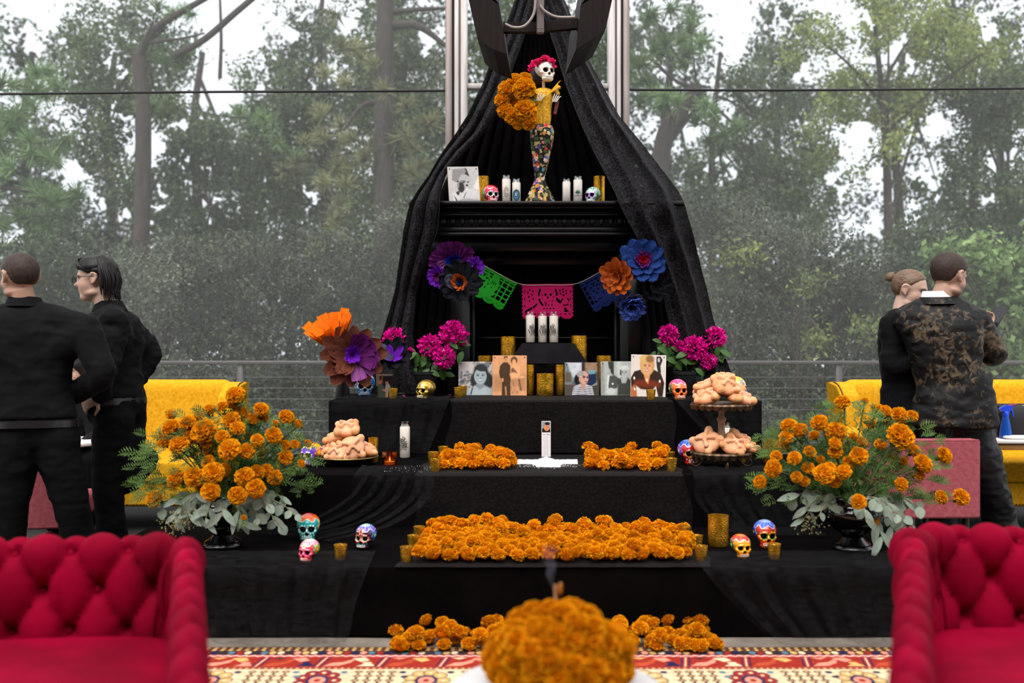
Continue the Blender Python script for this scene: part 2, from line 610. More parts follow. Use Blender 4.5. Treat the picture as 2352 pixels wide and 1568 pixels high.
# ------------------------------------------------------------------ trees
GAPS = [(75, 85, 48, 62), (555, 95, 70, 75), (480, 165, 50, 40), (630, 70, 45, 60), (515, 215, 60, 42), (335, 330, 30, 62), (175, 415, 55, 42),
        (265, 110, 22, 26), (300, 250, 35, 20), (420, 300, 30, 20), (760, 160, 28, 34), (800, 60, 24, 30), (245, 540, 22, 20), (310, 520, 28, 24),
        (350, 430, 20, 34), (705, 450, 26, 22), (480, 470, 30, 18), (985, 90, 24, 40), (30, 30, 30, 20),
        (1707, 50, 42, 28), (1866, 163, 72, 34), (1963, 40, 52, 30), (2068, 135, 60, 30), (1587, 290, 55, 50), (1982, 310, 50, 55), (2149, 287, 50, 40),
        (2323, 341, 42, 46), (2114, 387, 28, 26), (1982, 515, 52, 32), (1668, 387, 22, 18), (1765, 30, 24, 30), (2290, 50, 30, 30), (1470, 30, 26, 30),
        (1650, 280, 30, 36), (1900, 420, 34, 22), (1850, 20, 40, 18), (2240, 430, 26, 18), (1740, 230, 40, 18), (2010, 400, 26, 30), (1605, 60, 16, 16), (1690, 120, 20, 14)]

_r = random.Random(4)
for _k in range(120):
    _g = GAPS[_r.randrange(41)]
    _q = _r.uniform(7, 19)
    GAPS.append((_g[0] + _r.gauss(0, 80), _g[1] + _r.gauss(0, 70), _q, _q * _r.uniform(.7, 1.3)))

def project(P):
    return 1176 + P[:, 0] * FPX / P[:, 1], 784 - (P[:, 2] - CZ) * FPX / P[:, 1]

def open_sky(P, grow=1.0):
    x, y = project(P)
    bad = np.zeros(len(P), bool)
    Q = np.stack([x, y, np.zeros(len(x))], 1)
    wx = 38 * vn(Q, 1 / 42, 5) + 18 * vn(Q, 1 / 15, 6); wy = 38 * vn(Q, 1 / 42, 8) + 18 * vn(Q, 1 / 15, 9)
    for gx, gy, rx, ry in GAPS:
        bad |= ((x + wx - gx) / (rx * grow)) ** 2 + ((y + wy - gy) / (ry * grow)) ** 2 < 1
    return bad

def leaves(C, size, aspect=0.5, svar=0.35, droop=0.0):
    """one folded four-cornered leaf at each centre"""
    n = len(C)
    a = rng.normal(size=(n, 3)); a[:, 2] -= droop
    a /= np.linalg.norm(a, axis=1)[:, None]
    b = rng.normal(size=(n, 3)); b -= a * (a * b).sum(1)[:, None]
    b /= np.linalg.norm(b, axis=1)[:, None]
    s = size * (1 + svar * rng.uniform(-1, 1, n))[:, None]
    V = np.stack([C - a * s * .5, C + b * s * aspect * .5, C + a * s * .5, C - b * s * aspect * .5], 1)
    return V.reshape(-1, 3), [np.arange(n * 4).reshape(n, 4)]

def crown_points(blobs, d, depth, dens, rc, hole=0.9, thin=0.0, seed=1):
    """clump centres filling pixel ellipses (cx,cy,rx,ry) at distance d"""
    pts = []
    for cx, cy, rx, ry in blobs:
        wx, wz = rx * d / FPX, ry * d / FPX
        n = max(4, int(dens * wx * wz * PI / (rc * rc)))
        q = rng.normal(size=(n * 3, 3)); q /= np.linalg.norm(q, axis=1)[:, None]
        q *= rng.uniform(0.0, 1, (n * 3, 1)) ** (1 / 2.6)
        q = q[:n]
        c = at(cx, cy, d)
        pts.append(np.array(c) + q * np.array([wx, depth, wz]))
    P = np.concatenate(pts)
    P = P[P[:, 1] > 9.0]
    if hole: P = P[~open_sky(P, hole)]
    if thin: P = P[fbm(P, 1.3, seed, 2) > -1 + thin]
    return P

def broad_tree(name, label, d, blobs, mat, trunk, size=0.09, rc=0.32, dens=1.5, per=95, depth=1.2, group=None, cat='tree', hole=0.95, thin=0.35, seed=1, trad=.09, aspect=.5):
    base = Vector((trunk[0][0], trunk[0][1], trunk[0][2])) if len(trunk[0]) == 3 else at(*trunk[0], d)
    root = thing(name, label, cat, base, 0, group)
    P = crown_points(blobs, d, depth, dens, rc, hole, thin, seed)
    C = np.repeat(P, per, 0)
    q = rng.normal(size=C.shape) * rc * 0.46
    C = C + q
    if hole:
        C = C[~open_sky(C, hole * 0.72)]
    mb = MB().add(leaves(C, size, aspect), leafcols(mat, C, 4, seed))
    stuff(mb.build('foliage', mat, root, True, smooth=False))
    tp = [at(p[0], p[1], d) if len(p) == 2 else Vector(p) for p in trunk]
    T = catmull(tp, 6)
    tb = MB().add(p_tube(T, np.linspace(trad, trad * .45, len(T)), 9))
    tb.build('trunk', m_bark, root, True)
    # a few limbs from the trunk into the crown
    for k in range(7):
        i = int(len(T) * (0.35 + 0.6 * k / 7))
        tgt = P[rng.integers(len(P))]
        m_ = (T[min(i, len(T) - 1)] + tgt) / 2 + np.array([0, 0, .25])
        MB().add(p_tube(bez(T[min(i, len(T) - 1)], m_, tgt, 8), np.linspace(trad * .38, .012, 8), 6)).build('branch', m_bark, root, True)
    return root

def pine_tree(name, label, d, blobs, mat, trunk, limbs=(), rc=0.34, dens=0.9, depth=0.9, nl=0.2, trad=.15, needles=70, group=None, hole=0.8):
    base = at(*trunk[0], d) if len(trunk[0]) == 2 else Vector(trunk[0])
    root = thing(name, label, 'tree', base, 0, group)
    P = crown_points(blobs, d, depth, dens, rc, hole)
    n = len(P)
    ax = rng.normal(size=(n, 3)) * .6 + np.array([0, -0.1, .7]); ax /= np.linalg.norm(ax, axis=1)[:, None]
    A = np.repeat(ax, needles, 0); C = np.repeat(P, needles, 0)
    q = rng.normal(size=C.shape); q /= np.linalg.norm(q, axis=1)[:, None]
    D = q * 0.95 + A * .75; D /= np.linalg.norm(D, axis=1)[:, None]
    L = nl * rng.uniform(.75, 1.25, (len(C), 1))
    s = np.cross(D, rng.normal(size=D.shape)); s /= np.linalg.norm(s, axis=1)[:, None]
    w = .008
    start = C - A * rng.uniform(0, .12, (len(C), 1))
    V = np.stack([start - s * w, start + s * w, start + D * L + s * w * .4 + np.array([0, 0, -.02]), start + D * L - s * w * .4 + np.array([0, 0, -.02])], 1).reshape(-1, 3)
    mb = MB().add((V, [np.arange(len(C) * 4).reshape(-1, 4)]), leafcols(mat, C, 4, 3))
    stuff(mb.build('foliage', mat, root, True, smooth=False))
    tp = [at(p[0], p[1], d) if len(p) == 2 else Vector(p) for p in trunk]
    T = catmull(tp, 6)
    MB().add(p_tube(T, np.linspace(trad, trad * .7, len(T)), 12)).build('trunk', m_bark, root, True)
    for lm in limbs:
        r0, r1 = lm[0]
        Q = catmull([at(x, y, d) for x, y in lm[1:]], 6)
        MB().add(p_tube(Q, np.linspace(r0, r1, len(Q)), 8)).build('branch', m_bark, root, True)
    for k in range(0, n, 4):
        i = np.argmin(np.linalg.norm(T - P[k], axis=1)); i = min(i, len(T) - 1)
        e = P[k]; st = e + (T[i] - e) * min(1, .8 / (np.linalg.norm(T[i] - e) + .01))
        MB().add(p_tube(bez(st, (st + e) / 2 + np.array([0, 0, -.08]), e, 5), np.linspace(.014, .006, 5), 5)).build('twig', m_bark, root, True)
    return root

G = lambda px, d: (xat(px, d), d, -2.4)
# far row
far = [('far_tree', 'dim far tree at the left edge behind the green pine', 30, [(40, 420, 170, 220), (60, 160, 60, 90)], 60),
       ('far_tree', 'dim far tree behind the left pair of people', 33, [(250, 560, 190, 190), (290, 130, 150, 130)], 250),
       ('far_tree', 'dim far tree left of the long slanting branch', 31, [(430, 420, 150, 160), (470, 640, 200, 130)], 450),
       ('far_tree', 'dim far tree in the middle of the left screen', 34, [(690, 260, 170, 240), (650, 560, 200, 180)], 660),
       ('far_tree', 'dim far tree just left of the steel posts', 32, [(930, 220, 150, 280), (900, 560, 190, 190)], 900),
       ('far_tree', 'dim far tree seen between the steel posts', 33, [(1230, 220, 210, 300), (1230, 620, 260, 200)], 1240),
       ('far_tree', 'dim far tree just right of the steel posts', 31, [(1520, 170, 130, 200), (1560, 460, 170, 130), (1560, 650, 200, 160)], 1530),
       ('far_tree', 'dim far tree right of the draped cloth', 34, [(1780, 300, 160, 160), (1790, 560, 190, 170), (1790, 90, 110, 70)], 1790),
       ('far_tree', 'dim far tree behind the woman with the bun', 32, [(2050, 260, 130, 170), (2090, 560, 160, 160), (2160, 60, 140, 70)], 2060),
       ('far_tree', 'dim far tree at the right edge of the view', 33, [(2300, 180, 120, 170), (2300, 560, 160, 200)], 2300)]
far += [('far_tree', 'dim far tree beyond the left edge of the view', 31, [(-230, 420, 190, 220), (-240, 130, 150, 160)], -230), ('far_tree', 'dim far tree beyond the right edge of the view', 31, [(2560, 420, 190, 220), (2570, 130, 150, 160)], 2560)]
for i, (nm, lab, d, bl, tx) in enumerate(far):
    broad_tree(nm, lab, d, bl + [(tx, 740, 190, 110)], m_leaf_far, [G(tx, d), (tx + 10, 600), (tx - 5, 300), (tx + 15, 120)], size=.20, rc=.62, dens=1.5, per=75, depth=2.2,
               group='far trees', seed=20 + i, trad=.2, thin=.12, hole=.9)
# middle row
broad_tree('oak_tree', 'dark oak reaching up behind the young man with glasses', 19, [(300, 140, 170, 150), (330, 360, 170, 150), (190, 260, 110, 120), (480, 340, 130, 120)], m_leaf_oak,
           [G(330, 19), (330, 620), (318, 300), (320, 130), (380, 60)], seed=3, thin=.45)
broad_tree('oak_tree', 'dark oak filling the middle of the left screen', 20, [(650, 180, 130, 180), (720, 380, 150, 170), (560, 440, 140, 150), (440, 560, 130, 110)], m_leaf_oak,
           [G(740, 20), (745, 600), (742, 330), (735, 100), (745, -60)], seed=5, thin=.4)
broad_tree('oak_tree', 'oak in full leaf left of the draped cloth', 19, [(860, 130, 120, 170), (900, 420, 120, 200), (980, 250, 80, 240)], m_leaf_oak,
           [G(930, 19), (930, 600), (925, 300), (935, 60)], seed=7, thin=.35)
broad_tree('oak_tree', 'dark oak seen through the dusty glazing', 21, [(1180, 150, 120, 200), (1330, 160, 120, 220)], m_leaf_oak,
           [G(1240, 21), (1240, 500), (1236, 100)], seed=8, thin=.5)
broad_tree('oak_tree', 'dark oak right of the draped cloth', 20, [(1740, 330, 160, 150), (1760, 120, 110, 110), (1640, 440, 120, 100), (1850, 440, 120, 110)], m_leaf_oak,
           [G(1640, 20), (1635, 420), (1640, 270), (1655, 120)], seed=9, thin=.4)
broad_tree('birch_tree', 'yellowish green leafy tree above the people on the right', 17, [(1930, 110, 130, 110), (2030, 60, 130, 80), (2000, 230, 110, 90), (1960, 330, 100, 110), (2180, 120, 110, 100)], m_leaf_yel,
           [G(2040, 17), (2040, 520), (2030, 280), (2010, 60)], size=.085, rc=.28, seed=11, thin=.55)
broad_tree('oak_tree', 'dense dark oak at the right edge of the view', 18, [(2230, 300, 110, 170), (2300, 180, 90, 150), (2200, 480, 150, 130), (2330, 440, 80, 120)], m_leaf_oak,
           [G(2240, 18), (2235, 520), (2240, 300), (2225, 80)], seed=13, thin=.35)
# pines
pine_tree('pine_tree', 'soft green pine filling the upper left corner', 13, [(30, 250, 110, 200), (90, 420, 110, 110), (30, 560, 130, 110), (20, 60, 60, 80)], m_needle,
          [(-160, 900), (-150, 400), (-140, -80)], dens=1.5, needles=110)
pine_tree('pine_tree', 'tall pine with a thick trunk left of the steel posts', 14.5, [(770, 330, 80, 90), (760, 440, 70, 70), (930, 260, 80, 90), (960, 390, 60, 50), (770, 540, 60, 60), (700, 380, 60, 60), (850, 330, 60, 60), (800, 130, 90, 90)], m_needle_b,
          [(xat(885, 14.5), 14.5, -2.4), (884, 900), (882, 400), (884, 100), (888, -80)],
          limbs=[((.05, .02), (884, 230), (830, 245), (790, 300)), ((.08, .03), (888, 60), (960, 60), (1030, 110)), ((.05, .02), (885, 30), (960, 22), (1040, 18))], dens=1.2, trad=.17, needles=100)
pine_tree('pine_tree', 'pine with a long slanting bare branch at the upper left', 16, [(330, 200, 50, 40), (420, 120, 60, 40), (560, 250, 60, 50), (620, 330, 60, 60), (420, 30, 60, 40)], m_needle,
          [(xat(318, 16), 16, -2.4), (322, 700), (330, 300), (318, 130)],
          limbs=[((.08, .04), (318, 130), (352, 70), (430, 20), (520, -30)), ((.06, .05), (398, 130), (470, 90), (540, 30), (600, -20)), ((.035, .02), (505, 180), (508, 90), (505, -10)), ((.03, .015), (330, 100), (420, 88), (470, 76))], dens=.7)
pine_tree('pine_tree', 'feathery pine right of the draped cloth', 14, [(1540, 110, 90, 110), (1530, 210, 100, 70), (1640, 240, 70, 60), (1690, 300, 60, 40), (1480, 170, 50, 90)], m_needle,
          [(xat(1500, 14), 14, -2.4), (1502, 700), (1520, 350), (1560, 260), (1600, 200)],
          limbs=[((.04, .02), (1520, 350), (1560, 300), (1620, 215)), ((.03, .015), (1490, 130), (1560, 190), (1630, 200))], dens=1.3, needles=110)
# shrubs below
broad_tree('grey_shrub', 'grey green shrub behind the young man with glasses', 9.9, [(330, 700, 130, 130), (430, 640, 100, 90), (360, 860, 160, 110)], m_leaf_shr, [G(380, 9.9), (380, 900), (385, 700)], size=.045, rc=.18, dens=1.7, per=120, depth=.6, cat='shrub', hole=0, thin=.1, trad=.04)
broad_tree('grey_shrub', 'broad grey green shrub in the middle of the left screen', 10.1, [(560, 660, 150, 110), (600, 820, 160, 130), (540, 960, 180, 110)], m_leaf_shr, [G(580, 10.1), (580, 900), (585, 700)], size=.045, rc=.18, dens=1.7, per=120, depth=.6, cat='shrub', hole=0, thin=.1, trad=.04)
broad_tree('grey_shrub', 'grey green shrub next to the left edge of the drape', 10.3, [(770, 640, 140, 110), (830, 800, 160, 140), (740, 970, 150, 110), (940, 620, 90, 130)], m_leaf_shr, [G(800, 10.3), (800, 900), (805, 700)], size=.045, rc=.18, dens=1.7, per=120, depth=.6, cat='shrub', hole=0, thin=.1, trad=.04)
broad_tree('dark_shrub', 'dark shrub under the pine at the left edge', 10.5, [(60, 700, 160, 130), (160, 620, 130, 90), (90, 880, 200, 140)], m_leaf_oak, [G(100, 10.5), (100, 900), (105, 700)], size=.06, rc=.22, dens=1.7, per=110, depth=.6, cat='shrub', hole=0, thin=.05, trad=.04)
broad_tree('grey_shrub', 'grey green shrub next to the right edge of the drape', 10.0, [(1650, 500, 110, 80), (1720, 600, 130, 110), (1700, 760, 150, 130), (1740, 930, 170, 130)], m_leaf_shr, [G(1700, 10.0), (1700, 900), (1705, 600)], size=.045, rc=.18, dens=1.7, per=120, depth=.6, cat='shrub', hole=0, thin=.1, trad=.04)
broad_tree('grey_shrub', 'grey green shrub behind the woman with the bun', 10.3, [(1890, 640, 130, 120), (1900, 800, 140, 140), (1900, 950, 150, 110), (2020, 700, 90, 100)], m_leaf_shr, [G(1900, 10.3), (1900, 900), (1905, 600)], size=.045, rc=.18, dens=1.7, per=120, depth=.6, cat='shrub', hole=0, thin=.1, trad=.04)
broad_tree('bright_shrub', 'bright green leafy shrub behind the man with the phone', 9.75, [(2290, 640, 110, 80), (2310, 760, 110, 110), (2220, 600, 70, 50)], m_leaf_bright, [G(2290, 9.75), (2290, 900), (2295, 700)], size=.07, rc=.18, dens=1.3, per=60, depth=.4, cat='shrub', hole=0, thin=.2, trad=.03, aspect=.7)
broad_tree('dark_shrub', 'dark green shrub below the oak at the right edge', 10.8, [(2120, 620, 150, 110), (2250, 720, 170, 150), (2130, 850, 190, 130), (2310, 900, 120, 120)], m_leaf_oak, [G(2200, 10.8), (2200, 900), (2205, 700)], size=.06, rc=.22, dens=1.7, per=110, depth=.6, cat='shrub', hole=0, thin=.05, trad=.04)
broad_tree('yellow_shrub', 'yellow green shrub showing low beside the drape on the right', 9.5, [(1830, 640, 50, 26), (1880, 790, 60, 30), (1700, 590, 40, 20), (1990, 760, 40, 40)], m_leaf_yel, [G(1830, 9.5), (1830, 900), (1835, 700)], size=.06, rc=.16, dens=1.0, per=45, depth=.3, cat='shrub', hole=0, thin=.2, trad=.02)
# ------------------------------------------------------------------ altar steps, mantel, cloths
m_wood_black = MAT('black_painted_wood', lin(12, 11, 12), 0.5, col2=lin(7, 7, 7), vscale=6, spec=.3, bump=0.08, bscale=40)
m_mantel = MAT('glossy_black_mantel', lin(8, 7, 8), 0.33, col2=lin(14, 12, 13), vscale=12, spec=0.32)
m_cloth = MAT('black_cloth', lin(11, 9, 9), 0.95, col2=lin(6, 5, 5), vscale=7, bump=0.1, bscale=300, spec=0.02)
m_cloth2 = MAT('charcoal_cloth', lin(28, 26, 30), 0.9, col2=lin(20, 18, 21), vscale=7, bump=0.1, bscale=300, sheen=0.03, spec=0.1)
m_tulle = sheer('black_tulle', (0.02, 0.02, 0.022), 0.22, 0.16, 16, (1.2, 1.2, 5))
m_tulle2 = sheer('black_tulle_puddle', (0.03, 0.03, 0.033), 0.45, 0.25, 14, (3, 3, 3))

def lace_mat(name, dark, light, scale, hole=0.05, transl=0.0):
    m, nt, b = newmat(name)
    out = nt.nodes['Material Output']
    tc = N_(nt, 'ShaderNodeTexCoord')
    vo = N_(nt, 'ShaderNodeTexVoronoi'); vo.inputs['Scale'].default_value = scale
    no = N_(nt, 'ShaderNodeTexNoise'); no.inputs['Scale'].default_value = scale * .55; no.inputs['Detail'].default_value = 4; no.inputs['Distortion'].default_value = 1.6
    nt.links.new(tc.outputs['Object'], vo.inputs['Vector']); nt.links.new(tc.outputs['Object'], no.inputs['Vector'])
    mul = N_(nt, 'ShaderNodeMath', operation='MULTIPLY')
    nt.links.new(vo.outputs['Distance'], mul.inputs[0]); nt.links.new(no.outputs['Fac'], mul.inputs[1])
    r = N_(nt, 'ShaderNodeMapRange'); r.inputs[1].default_value = .16; r.inputs[2].default_value = .30
    nt.links.new(mul.outputs[0], r.inputs[0])
    mx = N_(nt, 'ShaderNodeMix', data_type='RGBA'); mx.inputs[6].default_value = (*light, 1); mx.inputs[7].default_value = (*dark, 1)
    nt.links.new(r.outputs[0], mx.inputs[0]); nt.links.new(mx.outputs[2], b.inputs['Base Color'])
    b.inputs['Roughness'].default_value = .75; b.inputs['Specular IOR Level'].default_value = .12
    b.inputs['Sheen Weight'].default_value = .04; b.inputs['Sheen Roughness'].default_value = .4
    bp = N_(nt, 'ShaderNodeBump'); bp.inputs['Strength'].default_value = .5; bp.inputs['Distance'].default_value = .004
    nt.links.new(mul.outputs[0], bp.inputs['Height']); bp.invert = True
    nt.links.new(bp.outputs[0], b.inputs['Normal'])
    if hole:
        tr = N_(nt, 'ShaderNodeBsdfTransparent'); ms = N_(nt, 'ShaderNodeMixShader')
        r2 = N_(nt, 'ShaderNodeMapRange'); r2.inputs[1].default_value = .30; r2.inputs[2].default_value = .42; r2.inputs[4].default_value = hole
        nt.links.new(mul.outputs[0], r2.inputs[0]); nt.links.new(r2.outputs[0], ms.inputs[0])
        nt.links.new(b.outputs[0], ms.inputs[1]); nt.links.new(tr.outputs[0], ms.inputs[2]); nt.links.new(ms.outputs[0], out.inputs[0])
    return m
m_lace = lace_mat('black_lace_drape', lin(9, 8, 10), lin(36, 34, 38), 70, .08)
m_velvet = lace_mat('black_velvet_lace', lin(5, 3, 3), lin(15, 11, 11), 60, 0)

S1, S2, S3 = 0.302, 0.569, 0.893
D1, D2, D3, D4 = 4.2, 5.09, 6.0, 6.86
XC = 0.20
def step(label, x0, x1, y0, y1, z, seed, zlow=0.0):
    t = thing('altar_step', label, 'step', ((x0 + x1) / 2, (y0 + y1) / 2, zlow), 0, None)
    MB().add(p_bb(x0 + .012, x1 - .012, y0 + .012, y1, zlow, z - .008, .005)).build('riser_box', m_wood_black, t, True)
    L = (y1 - y0); H = z - zlow - .012
    def f(u, v):
        s = v * (L + H)
        x = x0 + (x1 - x0) * u
        top = s < L
        y = np.where(top, y1 - s, y0); zz = np.where(top, z, z - (s - L))
        P = np.stack([x, y, zz], -1)
        n1 = fbm(P * np.array([2.2, 1, 1]), 2.0, seed); n2 = vn(P * np.array([9, 1, .6]), 1.0, seed + 4)
        y = y - np.where(top, 0, (.004 + .006 * n1 + .004 * n2) * np.clip((s - L) / .08, 0, 1))
        zz = zz + np.where(top, np.minimum(0.0012 * n1, 0.0008), 0)
        return np.stack([x, y, zz], -1)
    MB().add(p_grid(f, 150, 60)).build('cloth_cover', m_cloth, t, True)
    # side cloths
    for xs in (x0, x1):
        g = lambda u, v, xs=xs: np.stack([xs + .003 * np.sin(u * 9 + v * 3) * v, y0 + (y1 - y0) * u, z - .001 - (z - zlow - .012) * v], -1)
        MB().add(p_grid(g, 30, 8)).build('side_cloth', m_cloth, t, True)
    return t
X0, X1 = XC - 1.305, XC + 1.305
step('lowest and widest black cloth step with the long marigold bed', XC - 2.05, XC + 1.75, D1, D2 + .02, S1, 3)
step('middle black cloth step with the white salt cross', X0 - .2, X1 + .24, D2, D3 + .02, S2, 8)
step('highest black cloth step with the row of photographs', X0, X1, D3, D4, S3, 14)

def runner(label, x0, x1, y0, y1, z, drop, seed, flare=0.05):
    def f(u, v):
        L = y1 - y0; s = v * (L + drop)
        top = s < L
        k = np.clip((s - L) / max(drop, .01), 0, 1)
        wob = .015 * np.sin(u * 0 + s * 17 + seed) * np.abs(u - .5) * 2
        x = x0 + (x1 - x0) * u + wob + flare * k * (u - .5)
        P = np.stack([x, s, np.zeros_like(x)], -1)
        n = vn(P * np.array([13, 1.5, 1]), 1.0, seed); n2 = fbm(P, 9.0, seed + 2)
        y = np.where(top, y1 - s, y0 - .014 - .010 * (n + .6) * k - .004 * n2 * k)
        zz = np.where(top, z + .0035 + .0012 * n2, z + .0035 - (s - L))
        return np.stack([x, y, zz], -1)
    o = MB().add(p_grid(f, 130, 60)).build('lace_runner', m_velvet)
    return tag(o, label, 'cloth')
runner('black lace runner under the photographs, hanging down the riser', xat(1035, D3), xat(1545, D3), D3, D3 + .5, S3, S3 - S2 - .01, 4)
runner('black lace runner under the salt cross, hanging to the lower step', xat(960, D2), xat(1575, D2), D2, D3 - .04, S2, S2 - S1 - .01, 9)
runner('black lace runner under the long marigold bed', xat(915, D1), xat(1640, D1), D1 + .004, D2 - .03, S1, .004, 15, 0)

# covered box carrying the three tall candles, on a lower covered box
def cloth_box(label, px0, px1, d0, d1, z0, z1, flare, seed, mat):
    x0, x1 = xat(px0, d0), xat(px1, d0)
    t = thing('covered_box', label, 'box', ((x0 + x1) / 2, (d0 + d1) / 2, z0))
    MB().add(p_bb(x0, x1, d0, d1, z0, z1 - .004, .004)).build('box', m_wood_black, t, True)
    # one cloth: top plus four flaring skirts
    cx, cy = (x0 + x1) / 2, (d0 + d1) / 2
    hx, hy = (x1 - x0) / 2, (d1 - d0) / 2
    n = 96
    a = np.linspace(0, 2 * PI, n, endpoint=False)
    # square path
    m_ = np.maximum(np.abs(np.cos(a)) , np.abs(np.sin(a)))
    sx, sy = np.cos(a) / m_, np.sin(a) / m_
    rows = [(0.02, z1 + .001, 0), (.6, z1 + .001, 0), (.97, z1 + .001, 0), (1.0, z1 - .004, 0)] + [(1.0, z1 - .004 - (z1 - z0 - .006) * k / 8, k / 8) for k in range(1, 9)]
    V = []
    for i in range(n):
        cor = (abs(sx[i]) > .93) * (abs(sy[i]) > .93)
        for sc, z, k in rows:
            fl = flare * k * (1 + .25 * math.sin(a[i] * 11 + seed))
            x = cx + sx[i] * (hx * sc + .004 + (fl if k else 0) * abs(np.cos(a[i])) ** .5)
            y = cy + sy[i] * (hy * sc + .004 + (fl * .5 if k else 0))
            V.append((x, y, z))
    MB().add((np.array(V), [gridfaces(n, len(rows), True)])).build('cloth_cover', mat, t, True)
    return t
ZB1 = 1.10
cloth_box('low black covered box behind the photographs', 1165, 1335, 6.70, 6.855, S3, ZB1, .02, 1, m_cloth)
ZB2 = 1.238
cloth_box('small black covered box holding the three tall white candles', 1200, 1318, 6.735, 6.85, ZB1, ZB2, .08, 2, m_cloth2)

# ------------------------------------------------------------------ mantel
MX0, MX1 = xat(938, 6.6), xat(1572, 6.6)
mant = thing('mantelpiece', 'tall black carved mantelpiece behind the altar steps', 'mantelpiece', ((MX0 + MX1) / 2, 7.05, 0))
m_back_black = MAT('matte_black_back', lin(6, 5, 5), .95, spec=.02)  # plain matte near-black for the panels inside the mantel
zz = lambda py: at(0, py, 6.62).z
def mp(name, x0, x1, y0, z0, z1, b=.004, y1=7.28):
    return MB().add(p_bb(x0, x1, y0, y1, z0, z1, b)).build(name, m_mantel, mant, True)
mp('shelf', MX0, MX1, 6.60, zz(471), zz(462), .006)
mp('cornice', MX0 + .03, MX1 - .03, 6.635, zz(478), zz(471), .004)
mp('cove', MX0 + .07, MX1 - .07, 6.69, zz(489), zz(478), .006)
mp('torus_band', MX0 + .05, MX1 - .05, 6.655, zz(494), zz(488), .007)
mp('frieze', MX0 + .09, MX1 - .09, 6.715, zz(517), zz(494), .003)
mp('fascia', MX0 + .07, MX1 - .07, 6.69, zz(531), zz(517), .01)
mp('lower_moulding', MX0 + .06, MX1 - .06, 6.665, zz(540), zz(531), .007)
mp('architrave', MX0 + .12, MX1 - .12, 6.78, zz(572), zz(540), .004)
egg = MB().add(p_sphere((0, 0, 0), (.019, .018, .030), 12, 8)).mesh('egg_ornament')
for k in range(27):
    x = MX0 + .10 + k * (MX1 - MX0 - .20) / 26
    obj('egg_ornament', egg, m_mantel, mant, loc=(x - mant.location.x, 6.715 - 7.05, zz(504)))
dart = MB().add(p_cbox((0, 0, 0), (.008, .014, .05), .003)).mesh('dart_ornament')
for k in range(26):
    x = MX0 + .10 + (k + .5) * (MX1 - MX0 - .20) / 26
    obj('dart_ornament', dart, m_mantel, mant, loc=(x - mant.location.x, 6.712 - 7.05, zz(504)))
PLx = (MX0 + .13, MX0 + .40); PRx = (MX1 - .40, MX1 - .13)
for a, b in (PLx, PRx):
    mp('pilaster', a, b, 6.87, 0, zz(572), .008)
    mp('pilaster_panel', a + .06, b - .06, 6.862, 1.0, zz(600), .004, 6.9)
    mp('pilaster_cap', a - .015, b + .015, 6.83, zz(590), zz(572), .008)
mp('back_panel', PLx[1], PRx[0], 7.05, 0, zz(540), .003).data.materials[0] = m_back_black
mp('opening_frame', PLx[1], PRx[0], 6.95, zz(600), zz(572), .006)
for a, b in ((PLx[1], PLx[1] + .03), (PRx[0] - .03, PRx[0])):
    mp('opening_jamb', a, b, 6.95, 0, zz(600), .006)
mp('sill_moulding', PLx[1] + .03, PRx[0] - .03, 7.0, at(0, 779, 7.0).z, at(0, 773, 7.0).z, .005, 7.06)
mp('lower_panel', PLx[1] + .06, PRx[0] - .06, 7.03, .9, at(0, 784, 7.0).z, .006, 7.06).data.materials[0] = m_back_black

# ------------------------------------------------------------------ drapes
def drape(name, label, rows, nf, amp, mat, nu=120, nv=110, seed=0, twist=.6, sharp=.5, cat='cloth', crease=0.006):
    R = np.array(rows, float)            # py, d, px outer, px inner
    vk = np.linspace(0, 1, len(R))
    def f(u, v):
        w = np.interp(v, vk, np.arange(len(R)))
        i = np.clip(np.floor(w).astype(int), 0, len(R) - 2); t = w - i
        t = t
        r = R[i] * (1 - t)[:, None] + R[i + 1] * t[:, None]
        py, d, po, pi_ = r.T
        px = po + (pi_ - po) * u
        ph = 2 * PI * nf * u + twist * np.sin(v * 5 + seed) + seed
        wid = np.abs(pi_ - po) * d / FPX
        s = np.sin(ph); s = np.sign(s) * np.abs(s) ** sharp
        dd = d + amp * s * np.clip(wid / .12, .25, 1.0)
        X = (px - 1176) * d / FPX; Z = CZ - (py - 784) * d / FPX
        P = np.stack([X, np.zeros_like(X), Z], -1)
        dd = dd + crease * fbm(P * np.array([1, 1, .5]), 9, seed, 3)
        return np.stack([X + .01 * np.cos(ph), dd, Z], -1)
    o = MB().add(p_grid(f, nu, nv)).build(name, mat)
    return tag(o, label, cat)

drape('back_drape', 'plain black cloth fanning out behind the figurine', [(-60, 7.42, 1210, 1262), (60, 7.38, 1170, 1290), (130, 7.34, 1140, 1320), (200, 7.30, 1112, 1352), (300, 7.25, 1070, 1400), (400, 7.22, 1030, 1450), (468, 7.2, 1000, 1490)],
      15, .022, m_cloth, seed=2)
drape('lace_drape', 'black lace swag falling over the left corner of the mantelpiece',
      [(-60, 7.30, 1205, 1236), (0, 7.26, 1184, 1230), (60, 7.20, 1163, 1214), (130, 7.12, 1133, 1190), (200, 7.02, 1105, 1165), (262, 6.92, 1075, 1140), (300, 6.86, 1050, 1122), (350, 6.78, 1015, 1070), (400, 6.70, 985, 1028),
       (440, 6.62, 956, 1016), (462, 6.57, 942, 1014), (478, 6.56, 936, 1014), (530, 6.57, 926, 1008), (580, 6.60, 919, 990), (671, 6.62, 906, 958), (768, 6.60, 878, 950), (830, 6.56, 858, 958), (903, 6.50, 842, 975)],
      2.6, .034, m_lace, seed=5, sharp=1.0, crease=.02)
